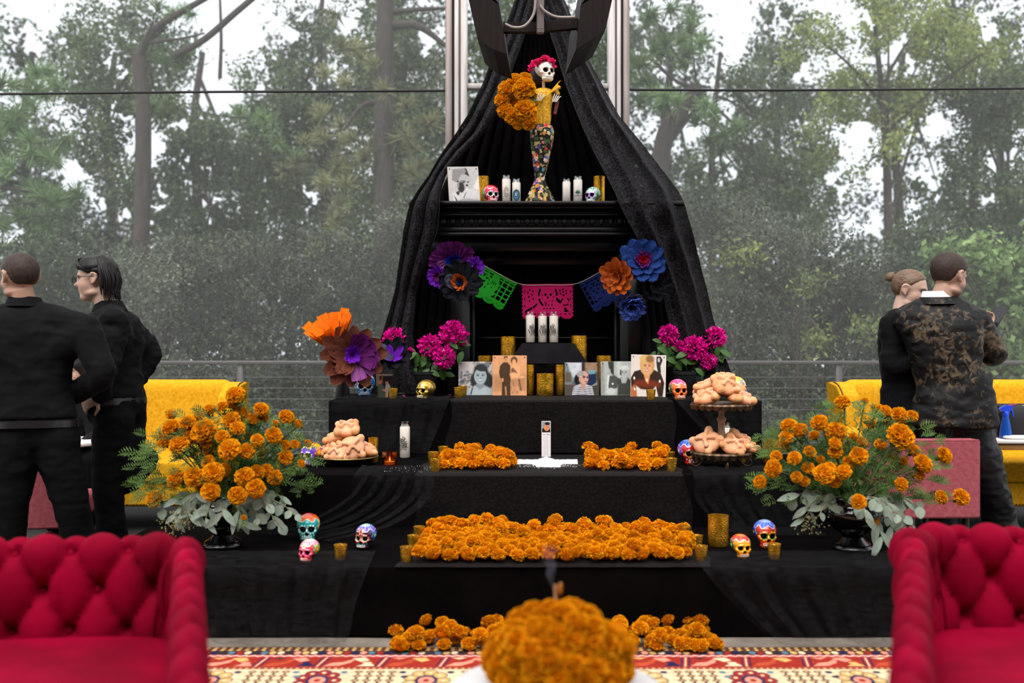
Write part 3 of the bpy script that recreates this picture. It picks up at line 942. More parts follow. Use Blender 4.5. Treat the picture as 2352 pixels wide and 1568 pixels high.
drape('lace_drape', 'black lace swag falling over the right corner of the mantelpiece',
      [(-60, 7.30, 1262, 1238), (0, 7.26, 1300, 1240), (60, 7.20, 1322, 1258), (119, 7.12, 1344, 1278), (196, 7.02, 1387, 1300), (266, 6.92, 1424, 1328), (334, 6.82, 1480, 1358), (400, 6.70, 1530, 1392),
       (440, 6.62, 1560, 1414), (466, 6.57, 1572, 1424), (485, 6.56, 1577, 1434), (548, 6.57, 1594, 1468), (607, 6.60, 1608, 1500), (665, 6.62, 1621, 1522), (753, 6.60, 1641, 1545), (856, 6.54, 1677, 1560), (903, 6.50, 1692, 1566)],
      2.4, .034, m_lace, seed=1, sharp=1.0, crease=.024)
drape('inner_drape', 'thin dark cloth hanging inside the left lace swag', [(478, 6.84, 960, 1060), (600, 6.84, 940, 1040), (760, 6.84, 925, 1030), (902, 6.84, 915, 1025)], 5, .015, m_cloth, nu=60, nv=40, seed=4)
drape('inner_drape', 'thin dark cloth hanging inside the right lace swag', [(478, 6.84, 1545, 1450), (640, 6.84, 1560, 1465), (760, 6.84, 1575, 1476), (902, 6.84, 1590, 1476)], 6, .015, m_cloth2, nu=60, nv=40, seed=4)

# ------------------------------------------------------------------ tulle
def sheet(label, A, B, nf, amp, mat=m_tulle, nu=90, nv=50, seed=0, axis=(0, -1, 0.3)):
    a = catmull(A, 8); b = catmull(B, 8)
    n = min(len(a), len(b))
    tt = np.linspace(0, 1, nv)
    def samp(c): 
        k = np.linspace(0, 1, len(c))
        return np.stack([np.interp(tt, k, c[:, i]) for i in range(3)], 1)
    a, b = samp(a), samp(b)
    ax = np.array(axis, float)
    V = np.zeros((nu, nv, 3))
    for i in range(nu):
        u = i / (nu - 1)
        P = a * (1 - u) + b * u
        ph = 2 * PI * nf * u + seed + .8 * np.sin(tt * 4 + seed)
        V[i] = P + ax * (amp * (1 + np.sin(ph)) * .5 + .004 * (1 + np.sin(ph * 2.7 + 1)))[:, None]
    V = V.reshape(-1, 3)
    o = MB().add((V, [gridfaces(nu, nv)])).build('tulle', mat)
    return tag(o, label, 'tulle')
e = .02
sheet('black tulle hanging over the left end of the highest step', [(xat(752, 6.2), 6.25, S3 + .01), (xat(752, 5.98), 5.96, S3 + .008), (xat(742, 5.96), 5.93, .74), (xat(733, 5.9), 5.90, S2 + .02)],
      [(xat(1035, 6.2), 6.25, S3 + .01), (xat(1035, 5.98), 5.965, S3 + .008), (xat(1010, 5.96), 5.93, .74), (xat(985, 5.9), 5.86, S2 + .02)], 5, .03, seed=1)
sheet('black tulle swept down from the middle step towards the painted skulls', [(xat(985, 5.3), 5.35, S2 + .012), (xat(1000, 5.06), 5.05, S2 + .006), (xat(985, 5.0), 5.0, .45), (xat(905, 4.85), 4.86, S1 + .05), (xat(770, 4.7), 4.66, S1 + .012)],
      [(xat(830, 5.3), 5.35, S2 + .012), (xat(820, 5.06), 5.05, S2 + .006), (xat(780, 5.03), 5.03, .46), (xat(690, 5.0), 5.0, S1 + .05), (xat(560, 4.9), 4.88, S1 + .012)], 6, .035, seed=2)
sheet('black tulle hanging over the right end of the highest step', [(xat(1545, 6.2), 6.25, S3 + .01), (xat(1545, 5.98), 5.965, S3 + .008), (xat(1600, 5.96), 5.93, .74), (xat(1650, 5.9), 5.88, S2 + .02)],
      [(xat(1755, 6.2), 6.25, S3 + .01), (xat(1755, 5.98), 5.96, S3 + .008), (xat(1758, 5.96), 5.93, .74), (xat(1762, 5.9), 5.9, S2 + .02)], 4, .03, seed=3)
sheet('black tulle hanging from the right end of the middle step', [(xat(1580, 5.3), 5.35, S2 + .012), (xat(1590, 5.06), 5.05, S2 + .006), (xat(1600, 5.0), 5.02, .45), (xat(1650, 4.95), 4.96, S1 + .04), (xat(1700, 4.8), 4.8, S1 + .012)],
      [(xat(1830, 5.3), 5.35, S2 + .012), (xat(1840, 5.06), 5.05, S2 + .006), (xat(1850, 5.0), 5.02, .45), (xat(1870, 4.95), 4.96, S1 + .04), (xat(1900, 4.8), 4.8, S1 + .012)], 7, .03, seed=4)
sheet('black tulle spilling from the lowest step onto the floor at the right', [(xat(1600, 4.4), 4.45, S1 + .012), (xat(1610, 4.17), 4.16, S1 + .004), (xat(1680, 4.12), 4.13, .17), (xat(1770, 4.08), 4.09, .03), (xat(1840, 4.02), 4.03, .012)],
      [(xat(2080, 4.4), 4.45, S1 + .012), (xat(2080, 4.17), 4.16, S1 + .004), (xat(2085, 4.12), 4.13, .17), (xat(2090, 4.06), 4.08, .03), (xat(2085, 4.0), 4.0, .012)], 7, .03, seed=5)
sheet('black tulle spilling from the lowest step onto the floor at the left', [(xat(440, 4.4), 4.45, S1 + .012), (xat(440, 4.17), 4.16, S1 + .004), (xat(450, 4.12), 4.13, .17), (xat(480, 4.08), 4.09, .03), (xat(545, 4.03), 4.04, .012)],
      [(xat(860, 4.4), 4.45, S1 + .012), (xat(850, 4.17), 4.16, S1 + .004), (xat(820, 4.12), 4.13, .17), (xat(800, 4.08), 4.09, .03), (xat(760, 4.02), 4.03, .012)], 6, .03, seed=6)
# ------------------------------------------------------------------ sofas, chairs, side tables
def velvet(name, dark, light, bscale=25, noise=3.0):
    m = MAT(name, dark, 0.75, col2=light, vscale=noise, vlo=.3, vhi=.7, sheen=0.05, sheencol=tuple(min(1, c * 2.2 + .02) for c in light), spec=0.05, bump=0.12, bscale=bscale)
    m.node_tree.nodes['Principled BSDF'].inputs['Sheen Roughness'].default_value = .28
    return m
m_crimson = velvet('crimson_velvet', lin(104, 0, 25), lin(150, 0, 43))
m_mustard = velvet('mustard_velvet', lin(196, 136, 10), lin(224, 168, 40), 18, 45)
m_rose = velvet('dusty_rose_velvet', lin(134, 64, 72), lin(160, 84, 92), 120, 40)
m_dleg = MAT('dark_wood_leg', lin(34, 26, 22), .4)
m_brass = MAT('old_brass', lin(150, 116, 60), .35, .9)
m_marble = MAT('white_marble', lin(236, 235, 236), .25, col2=lin(196, 198, 204), vscale=3.2, vlo=.52, vhi=.75)
m_white = MAT('white_paint', lin(236, 234, 230), .45)

def rounded_box(c, s, e=.28, nu=64, nv=40, puff=0.0, shear=None):
    D = dirs(nu, nv)
    th = np.arccos(np.clip(-D[:, 2], -1, 1)); ph = np.arctan2(D[:, 1], D[:, 0])
    sg = lambda v: np.sign(v) * np.abs(v) ** e
    x = sg(np.sin(th)) * sg(np.cos(ph)); y = sg(np.sin(th)) * sg(np.sin(ph)); z = sg(-np.cos(th))
    V = np.stack([x, y, z], -1)
    if puff: V[:, 2] *= 1 + puff * (1 - V[:, 0] ** 2) * (1 - V[:, 1] ** 2)
    V = V * (np.array(s) / 2)
    if shear is not None: V = shear(V)
    return V + np.array(c), [gridfaces(nu, nv, True)]

def chesterfield(label, path, side, cushion, zt=.69, base=(0, 0, 0)):
    t = thing('tufted_sofa', label, 'sofa', base)
    P = catmull([(x, y, 0) for x, y in path], 14)[:, :2]
    seg = np.linalg.norm(np.diff(P, axis=0), axis=1); S = np.concatenate([[0], np.cumsum(seg)])
    nt_ = int(S[-1] / .011)
    tt = np.linspace(0, S[-1], nt_)
    C = np.stack([np.interp(tt, S, P[:, i]) for i in range(2)], 1)
    T = np.gradient(C, axis=0); T /= np.linalg.norm(T, axis=1)[:, None]
    Nin = np.stack([T[:, 1], -T[:, 0]], 1) * side            # towards the seat
    dz = zt - .69
    prof = catmull([(o, z + dz, 0) for o, z in [(.070, .24), (.055, .40), (.043, .52), (.040, .60), (.028, .650), (-.004, .668), (-.038, .652), (-.056, .605), (-.050, .55), (-.044, .45), (-.044, .10)]], 10)[:, :2]
    ps = np.concatenate([[0], np.cumsum(np.linalg.norm(np.diff(prof, axis=0), axis=1))])
    npr = 84
    ss = np.linspace(0, ps[-1], npr)
    O = np.interp(ss, ps, prof[:, 0]); Z = np.interp(ss, ps, prof[:, 1])
    to = np.gradient(O); tz = np.gradient(Z); l = np.hypot(to, tz); no, nz = tz / l, -to / l       # outward of the roll
    a, b = .158, .118
    TT, SS = np.meshgrid(tt, ss, indexing='ij')
    s0 = .06
    U = TT / a + (SS - s0) / (2 * b); W = TT / a - (SS - s0) / (2 * b)
    p = (np.abs(np.sin(PI * U)) * np.abs(np.sin(PI * W))) ** .42
    du = U - np.round(U); dw = W - np.round(W)
    rt = (du + dw) / 2 * a; rs = (du - dw) * b
    r2 = rt ** 2 + rs ** 2
    h = .040 * p - .030 * np.exp(-r2 / .020 ** 2) - .014
    fade = np.clip((.82 - SS) / .1, 0, 1)
    h = h * fade + (1 - fade) * 0.0
    # fine gathers radiating from the buttons
    ang = np.arctan2(rs, rt)
    h += .0022 * np.sin(ang * 14) * np.exp(-r2 / .045 ** 2) * fade
    arm = np.clip((2.95 - C[:, 1]) / .15 * (np.abs(C[:, 0]) < 1.3), 0, 1)[:, None]
    sq = 1 - .42 * arm
    off = (O[None, :] + h * no[None, :]) * sq; zz_ = Z[None, :] + h * nz[None, :]
    X = C[:, None, 0] + Nin[:, None, 0] * off; Y = C[:, None, 1] + Nin[:, None, 1] * off
    V = np.stack([X, Y, zz_], -1).reshape(-1, 3)
    Fq = gridfaces(nt_, npr)
    # end caps
    caps = [np.array([[i * npr + j, i * npr + j + 1, i * npr + npr - 2 - j] for j in range(npr // 2 - 1)] + [[i * npr + j + 1, i * npr + npr - 3 - j, i * npr + npr - 2 - j] for j in range(npr // 2 - 1)]) for i in (0, nt_ - 1)]
    tb0 = MB().add((V, [Fq] + caps)).build('tufted_back', m_crimson, t, True)
    bt = MB().add(p_sphere((0, 0, 0), (.013, .013, .007), 10, 6)).mesh('button')
    k0, k1 = int(tt[-1] / a) + 4, 9
    for i in range(-k1, k0 * 2):
        for j in range(-k1, k0 * 2):
            tcur = (i + j) / 2 * a; scur = s0 + (i - j) * b
            if .02 < tcur < tt[-1] - .02 and .02 < scur < .66:
                it = int(tcur / tt[-1] * (nt_ - 1)); is_ = int(scur / ss[-1] * (npr - 1))
                v = V[it * npr + is_]
                nrm = Vector((Nin[it, 0] * no[is_], Nin[it, 1] * no[is_], nz[is_]))
                q = basis(nrm).to_euler()
                obj('button', bt, m_crimson, tb0, loc=Vector(v) + nrm * .002 - Vector(base), rot=q)
    cx, cy, cz, sx, sy, sz, sh = cushion
    MB().add(rounded_box((cx, cy, cz), (sx, sy, sz), .30, 72, 44, .12, sh)).build('seat_cushion', m_crimson, t, True)
    bx = MB().add(rounded_box((cx, cy + .02, .19), (sx * 1.0, sy * .98, .20), .2, 40, 20, 0, sh)).build('base', m_crimson, t, True)
    leg = MB().add(p_lathe([(.018, 0), (.022, .02), (.03, .10)], 12)).mesh('leg')
    for dx, dy in ((-.42, -.38), (.42, -.38), (-.42, .38), (.42, .38)):
        obj('leg', leg, m_dleg, t, loc=Vector((cx + dx * sx, cy + dy * sy, 0)) - Vector(base))
    return t
def shearL(V):
    V = V.copy(); V[:, 0] += -V[:, 1] * .24 * (V[:, 0] > -.3) + 0; V[:, 1] += .13 * V[:, 0]; return V
def shearR(V):
    V = V.copy(); V[:, 0] += V[:, 1] * .30 * (V[:, 0] < .3); V[:, 1] -= .10 * V[:, 0]; return V
chesterfield('crimson velvet tufted sofa in the left foreground', [(-2.3, 2.80), (-1.7, 2.86), (-1.12, 2.925), (-.985, 2.915), (-.930, 2.83), (-.821, 2.50), (-.640, 1.95), (-.509, 1.55)], 1,
             (-1.49, 2.36, .335, 1.38, .88, .19, shearL), .69, (-1.5, 2.4, 0))
chesterfield('crimson velvet tufted sofa in the right foreground', [(2.7, 2.87), (2.0, 2.95), (1.38, 3.03), (1.245, 3.02), (1.190, 2.93), (1.034, 2.55), (.790, 1.95), (.628, 1.55)], -1,
             (1.80, 2.46, .332, 1.50, .90, .19, shearR), .70, (1.8, 2.5, 0))

m_floor_shade = MAT('floor_shade_charcoal', lin(44, 43, 46), .95, col2=lin(34, 33, 36), vscale=30, bump=.2, bscale=250)  # dark sheets added over the pale floor as its shade around the sofas
for lab_, xa, xb in (('dark sheet standing in for floor shade under the mustard sofa on the left', -5.2, -1.36), ('dark sheet standing in for floor shade under the mustard sofa on the right', 1.83, 5.4)):
    tag(MB().add(p_bb(xa, xb, 5.125, 7.55, .0, .006, .002)).build('floor_shade_sheet', m_floor_shade), lab_, 'mat')

def add_bevel(o, w, seg=3):
    m = o.modifiers.new('soft_edge', 'BEVEL'); m.width = w; m.segments = seg; m.limit_method = 'ANGLE'; m.angle_limit = math.radians(30)
    return o

def mustard_sofa(label, x0, x1, wing):
    """wing: list of ends (-1 left, 1 right) that carry a wing"""
    t = thing('velvet_sofa', label, 'sofa', ((x0 + x1) / 2, 6.85, 0))
    w = x1 - x0
    def back(u, v):   # rounded back, inner face to rear face
        prof = catmull([(6.98, .40, 0), (7.03, .60, 0), (7.06, .80, 0), (7.08, .93, 0), (7.14, .965, 0), (7.20, .93, 0), (7.20, .5, 0), (7.20, .2, 0)], 6)
        k = np.linspace(0, 1, len(prof))
        y = np.interp(v, k, prof[:, 0]); z = np.interp(v, k, prof[:, 1])
        z = z - .03 * np.clip(np.abs(u - .5) * 2 - .93, 0, 1) / .07 * (z > .8)
        return np.stack([x0 + .05 + (w - .1) * u, y + .012 * np.sin(u * PI * 6) * 0, z], -1)
    MB().add(p_grid(back, 60, 40)).build('backrest', m_mustard, t, True)
    MB().add(rounded_box(((x0 + x1) / 2, 6.78, .40), (w - .10, .62, .15), .22, 80, 36, .08)).build('seat_cushion', m_mustard, t, True)
    add_bevel(MB().add(p_bb(x0 + .03, x1 - .03, 6.50, 7.18, .17, .335)).build('seat_base', m_mustard, t, True), .02)
    for s in wing:
        xe = x1 if s > 0 else x0
        prof = [(7.20, .20), (7.20, .955), (7.10, .962), (6.98, .945), (6.88, .88), (6.84, .78), (6.83, .66), (6.74, .615), (6.56, .605), (6.49, .56), (6.47, .40), (6.47, .20)]
        V, Fs = p_ext(prof, -.065, .065)
        V = np.stack([V[:, 2] + xe - s * .065, V[:, 0], V[:, 1]], 1)
        V[:, 0] += s * .05 * np.clip((V[:, 2] - .3) / .3, 0, 1)
        add_bevel(MB().add((V, Fs)).build('wing', m_mustard, t, True, smooth=True), .04, 4)
        nl = MB()
        Q = catmull([(y, z, 0) for y, z in prof[2:11]], 10)
        for q in Q[::1]:
            nl.add(p_sphere((xe - s * .065 + s * .05 * np.clip((q[1] - .3) / .3, 0, 1) + s * .05, q[0] - .004, q[1] + .002), .006, 6, 4))
        stuff(nl.build('nailhead_trim', m_brass, t, True))
    nb = MB()
    for k in range(int(w / .022)):
        nb.add(p_sphere((x0 + .05 + k * .022, 6.497, .185), .006, 6, 4))
    stuff(nb.build('nailhead_trim', m_brass, t, True))
    leg = MB().add(p_lathe([(.018, 0), (.028, .05), (.024, .12), (.035, .175)], 12)).mesh('leg')
    for x in (x0 + .12, x1 - .12):
        for y in (6.58, 7.12):
            obj('leg', leg, m_dleg, t, loc=Vector((x, y, 0)) - t.location)
    return t
mustard_sofa('mustard velvet sofa behind the two men on the left', -3.95, -1.95, [1, -1])
mustard_sofa('mustard velvet sofa behind the couple on the right', 2.32, 4.3, [-1, 1])

def rose_chair(label, px, d, w, rz, zt=.70, zb=.24):
    t = thing('upholstered_chair', label, 'chair', (xat(px, d), d, 0), rz)
    bk_ = add_bevel(MB().add(p_bb(-w / 2, w / 2, 0, .10, zb, zt)).build('backrest', m_rose, t), .012, 3)
    pip = MB().add(p_tube([(-w / 2 + .01, .005, zt - .004), (w / 2 - .01, .005, zt - .004)], .006, 6)).build('piping', m_rose, bk_)
    add_bevel(MB().add(p_bb(-w / 2 - .015, w / 2 + .015, .09, .56, zb + .02, zb + .15)).build('seat', m_rose, t), .03, 4)
    for x in (-w / 2 + .05, w / 2 - .05):
        for y in (.06, .50):
            MB().add(p_tube([(x, y, zb + .03), (x * 1.04, y, 0)], [.02, .012], 8)).build('leg', m_dleg, t)
    return t
rose_chair('dusty rose velvet chair seen from behind beside the right bouquet', 2122, 5.13, .61, math.radians(4), .742, .335)
rose_chair('dark rose velvet chair half hidden behind the broad shouldered man', 55, 5.55, .5, math.radians(8), .60, .2)

def round_table(name, label, c, r, z, mat, th=.03, leg=True):
    t = thing(name, label, 'table', (c[0], c[1], 0))
    MB().add(p_lathe([(0, z - th), (r - .006, z - th), (r, z - th + .006), (r, z - .006), (r - .006, z), (0, z)], 64, False)).build('table_top', mat, t)
    if leg:
        MB().add(p_lathe([(.16, 0), (.16, .012), (.03, .03), (.022, .06), (.022, z - th - .02), (.07, z - th)], 24)).build('pedestal', m_dleg, t)
    return t
round_table('side_table', 'small white table between the two men on the left', (xat(150, 6.38), 6.38), .24, .62, m_white)
tr = thing('side_table', 'white rectangular table behind the man with the phone', 'table', (xat(2400, 6.25), 6.25, 0))
MB().add(p_bb(xat(2230, 6.25), xat(2560, 6.25), 6.08, 6.46, .625, .65, .004)).build('table_top', m_white, tr, True)
MB().add(p_bb(xat(2235, 6.25), xat(2555, 6.25), 6.10, 6.44, .585, .625, .004)).build('apron', MAT('pale_wood', lin(190, 140, 80), .5, col2=lin(160, 110, 60), vscale=4, vstretch=(1, 10, 10)), tr, True)
for x in (2245, 2545):
    for y in (6.12, 6.42):
        MB().add(p_bb(xat(x - 6, 6.25), xat(x + 6, 6.25), y - .015, y + .015, 0, .59, .003)).build('leg', m_dleg, tr, True)
# ------------------------------------------------------------------ people
m_skin = MAT('skin', (0.5, 0.3, 0.2), 0.5, vcol=True, sss=0.12, spec=0.35)
m_black_shirt = MAT('black_shirt', lin(18, 18, 20), .85, col2=lin(12, 12, 13), vscale=5, sheen=.02, spec=.1, bump=.15, bscale=9)
m_black_trouser = MAT('black_trousers', lin(11, 11, 13), .85, col2=lin(7, 7, 8), vscale=5, spec=.08, bump=.15, bscale=8)
m_satin = MAT('satin_trousers', lin(12, 12, 14), .42, col2=lin(8, 8, 9), vscale=4, spec=.25, bump=.2, bscale=7)
m_knit = MAT('black_knit', lin(17, 17, 20), .9, col2=lin(13, 13, 15), vscale=4, sheen=.03, spec=.1)
m_hair_dk = MAT('black_hair', lin(13, 11, 11), .5, col2=lin(24, 20, 20), vscale=40, vstretch=(3, 3, .6), spec=.3)
m_hair_br = MAT('brown_hair', lin(58, 42, 34), .6, col2=lin(38, 27, 22), vscale=60, spec=.3, bump=.3, bscale=220)
m_hair_bl = MAT('ash_brown_hair', lin(122, 96, 74), .5, col2=lin(84, 62, 48), vscale=40, vstretch=(1, 1, 6), spec=.4)
m_leather = MAT('black_leather', lin(20, 18, 18), .35, spec=.5)
m_cuff = MAT('white_shirt', lin(238, 238, 240), .7)
m_lens = MAT('dark_lens', lin(40, 40, 46), .1, spec=.6)

def jacket_mat():
    m, nt, b = newmat('burnout_velvet_jacket')
    tc = N_(nt, 'ShaderNodeTexCoord')
    n1 = N_(nt, 'ShaderNodeTexNoise'); n1.inputs['Scale'].default_value = 24; n1.inputs['Detail'].default_value = 5; n1.inputs['Distortion'].default_value = 1.2
    n2 = N_(nt, 'ShaderNodeTexNoise'); n2.inputs['Scale'].default_value = 4.5; n2.inputs['Detail'].default_value = 2
    nt.links.new(tc.outputs['Object'], n1.inputs['Vector']); nt.links.new(tc.outputs['Object'], n2.inputs['Vector'])
    ad = N_(nt, 'ShaderNodeMath', operation='MULTIPLY'); nt.links.new(n1.outputs['Fac'], ad.inputs[0]); nt.links.new(n2.outputs['Fac'], ad.inputs[1])
    r = N_(nt, 'ShaderNodeMapRange'); r.inputs[1].default_value = .275; r.inputs[2].default_value = .40
    nt.links.new(ad.outputs[0], r.inputs[0])
    mx = N_(nt, 'ShaderNodeMix', data_type='RGBA'); mx.inputs[6].default_value = (*lin(9, 9, 10), 1); mx.inputs[7].default_value = (*lin(96, 80, 62), 1)
    nt.links.new(r.outputs[0], mx.inputs[0]); nt.links.new(mx.outputs[2], b.inputs['Base Color'])
    b.inputs['Roughness'].default_value = .6; b.inputs['Specular IOR Level'].default_value = .25
    return m
m_jacket = jacket_mat()

HEAD = [((0, -.012, .030), (.076, .096, .086)), ((0, .028, -.030), (.062, .060, .085)), ((0, .055, -.088), (.034, .032, .027)),
        ((.034, .042, -.026), (.030, .034, .034)), ((-.034, .042, -.026), (.030, .034, .034)), ((0, .070, .024), (.048, .020, .013)),
        ((0, .086, .002), (.009, .013, .028)), ((0, .101, -.022), (.012, .015, .012)), ((.011, .091, -.026), (.009, .011, .008)), ((-.011, .091, -.026), (.009, .011, .008)),
        ((0, .083, -.050), (.021, .012, .007)), ((0, .081, -.062), (.018, .012, .008)), ((.042, .01, -.070), (.022, .04, .02)), ((-.042, .01, -.070), (.022, .04, .02))]
def head_shape(nu=72, nv=54, k=.0055):
    D = dirs(nu, nv)
    R = star_r(D, HEAD, k)
    V = D * R[:, None]
    for s in (-1, 1):
        e = np.array([s * .031, .078, .004])
        g = np.exp(-(((V - e) / np.array([.017, .03, .011])) ** 2).sum(1))
        V[:, 1] -= .011 * g
        g2 = np.exp(-(((V - e) / np.array([.011, .03, .006])) ** 2).sum(1))
        V[:, 1] += .006 * g2
    return V, [gridfaces(nu, nv, True)]
HEADV = head_shape()

def ear(s):
    """a shaped ear: rim, bowl and lobe"""
    mb = MB()
    rim = catmull([(s * .074, .012, .012), (s * .080, .004, .026), (s * .086, -.014, .028), (s * .087, -.026, .014), (s * .084, -.022, -.006), (s * .079, -.010, -.022), (s * .075, .004, -.028)], 5)
    mb.add(p_tube(rim, np.array([.005] * 6 + [.0058] * (len(rim) - 8) + [.007, .007]), 7))
    mb.add(p_sphere((s * .077, -.008, 0), (.006, .016, .024), 10, 8))
    return mb

def head_colours(V, M, skin, brow=(.03, .02, .015), lips=None, stubble=None, scalp=None):
    """skin tints by place in the head frame"""
    Mi = np.array(M.inverted())
    L = V @ Mi[:3, :3].T + Mi[:3, 3]
    skin = np.array(skin)
    C = np.tile(skin, (len(V), 1))
    near = np.linalg.norm(L, axis=1) < .17
    def mixin(mask, col):
        w = (mask * near)[:, None]
        C[:] = C * (1 - w) + np.array(col) * w
    g = lambda c, r: np.exp(-(((L - np.array(c)) / np.array(r)) ** 2).sum(1))
    if stubble is not None:
        mixin(.75 * np.clip((-.028 - L[:, 2]) / .02, 0, 1) * np.clip((L[:, 1] - .0) / .03, 0, 1) * np.clip((L[:, 2] + .125) / .02, 0, 1), stubble)
    if scalp is not None:
        mixin(np.clip((L[:, 2] - .055 + .9 * (L[:, 1] - .05)) / .01, 0, 1), scalp)
    mixin(.5 * g((.04, .06, -.03), (.025, .04, .02)) + .5 * g((-.04, .06, -.03), (.025, .04, .02)), skin * np.array([1.12, .82, .78]))
    mixin(.85 * (g((0, .095, -.0505), (.02, .03, .005)) + g((0, .095, -.062), (.017, .03, .006))), lips if lips is not None else skin * np.array([.8, .5, .5]))
    mixin(.8 * g((0, .1, -.0565), (.022, .03, .0016)), (.06, .02, .02))
    for s in (-1, 1):
        mixin(np.clip(1.3 * g((s * .032, .09, .021), (.016, .03, .0035)), 0, 1), brow)
        mixin(np.clip(1.2 * g((s * .031, .085, .005), (.012, .03, .0052)), 0, 1), (.55, .5, .47))
        mixin(np.clip(1.3 * g((s * .031, .085, .005), (.0055, .03, .0052)), 0, 1), (.03, .018, .012))
        mixin(.9 * g((s * .031, .085, .0098), (.014, .03, .0018)), (.04, .025, .02))
    return C

def limb(mb, pts, rad, n=14, sub=6):
    P = catmull(pts, sub)
    k = np.linspace(0, 1, len(pts))
    mb.add(p_tube(P, np.interp(np.linspace(0, 1, len(P)), k, rad), n))
    for p, r in ((pts[0], rad[0]), (pts[-1], rad[-1])):
        mb.add(p_sphere(tuple(p), r, 12, 8))

def torso(mb, rings, n=28):
    """rings: (centre, side vector*hw, depth vector*hd)"""
    C = np.array([tuple(r[0]) for r in rings]); A = np.array([tuple(r[1]) for r in rings]); B = np.array([tuple(r[2]) for r in rings])
    k = np.arange(len(rings)); kk = np.linspace(0, len(rings) - 1, len(rings) * 4)
    f = lambda M_: np.stack([np.interp(kk, k, M_[:, i]) for i in range(3)], 1)
    C, A, B = f(C), f(A), f(B)
    a = np.arange(n) * 2 * PI / n
    ca = np.sign(np.cos(a)) * np.abs(np.cos(a)) ** .85; sa = np.sign(np.sin(a)) * np.abs(np.sin(a)) ** .85
    V = C[None] + ca[:, None, None] * A[None] + sa[:, None, None] * B[None]
    m = len(C)
    V = V.reshape(-1, 3)
    c0 = len(V)
    V = np.vstack([V, C[:1], C[-1:]])
    t = []
    for i in range(n):
        j = (i + 1) % n
        t += [[j * m, i * m, c0], [i * m + m - 1, j * m + m - 1, c0 + 1]]
    mb.add((V, [gridfaces(n, m, True), np.array(t)]))

def hand(mb, wrist, fdir, palm_n, curl=.5, spread=.10, s=1.0, thumb=1):
    """palm, four fingers of their own length and a thumb on the side"""
    f = Vector(fdir).normalized(); nrm = Vector(palm_n); nrm = (nrm - f * nrm.dot(f)).normalized(); side = f.cross(nrm) * thumb
    w = Vector(wrist)
    c = w + f * .048 * s
    M = Matrix((side, f, nrm)).transposed().to_4x4(); M.translation = c
    mb.add(p_sphere((0, 0, 0), (.041 * s, .052 * s, .016 * s), 16, 10), M=M)
    for i, (off, ln) in enumerate(((.028, .070), (.010, .080), (-.009, .075), (-.027, .060))):
        p = w + f * .085 * s + side * off * s
        pts = [p - f * .02 * s, p]
        ang = 0
        for j, fr in enumerate((.45, .30, .25)):
            ang += curl * (.6, 1.0, .8)[j]
            d = (f * math.cos(ang) + nrm * math.sin(ang) + side * spread * (off / .03)).normalized()
            pts.append(pts[-1] + d * ln * fr * s)
        limb(mb, pts, np.array([.009, .0088, .0082, .0075, .0062]) * s, 8, 3)
    p = w + f * .03 * s + side * .034 * s
    d1 = (side * .75 + f * .6 + nrm * .25).normalized(); d2 = (f * .8 + side * .25 + nrm * (.2 + curl * .5)).normalized()
    limb(mb, [p - side * .012 * s, p + d1 * .03 * s, p + d1 * .03 * s + d2 * .03 * s, p + d1 * .03 * s + d2 * .052 * s], np.array([.013, .0105, .0095, .007]) * s, 8, 3)

def wrinkle(V, N, amp, seed, stretch=(1, 1, 1), scale=9):
    w = fbm(V * np.array(stretch), scale, seed, 3)
    w = 1 - np.abs(w)
    return V + N * (amp * (w - .6))[:, None]

def shoe(root, ank, fwd, s=1.0):
    a = Vector(ank); f = Vector((fwd[0], fwd[1], 0)).normalized(); r = Vector((f.y, -f.x, 0))
    mb = MB()
    M = Matrix((r, f, Vector((0, 0, 1)))).transposed().to_4x4(); M.translation = Vector((a.x, a.y, 0))
    E = [((0, -.03, .05), (.04, .06, .05)), ((0, .08, .035), (.045, .09, .035)), ((0, .16, .028), (.043, .05, .028)), ((0, -.01, .09), (.04, .045, .03))]
    def post_(V, D):
        V = V + np.array([0, .05, .04]); V[:, 2] = np.maximum(V[:, 2], .004); return V
    E2 = [((c[0], c[1] - .05, c[2] - .04), r_) for c, r_ in E]
    mb.add(p_blob(E2, .006, 32, 22, post_), M=M)
    return mb.build('shoe', m_leather, root, True)

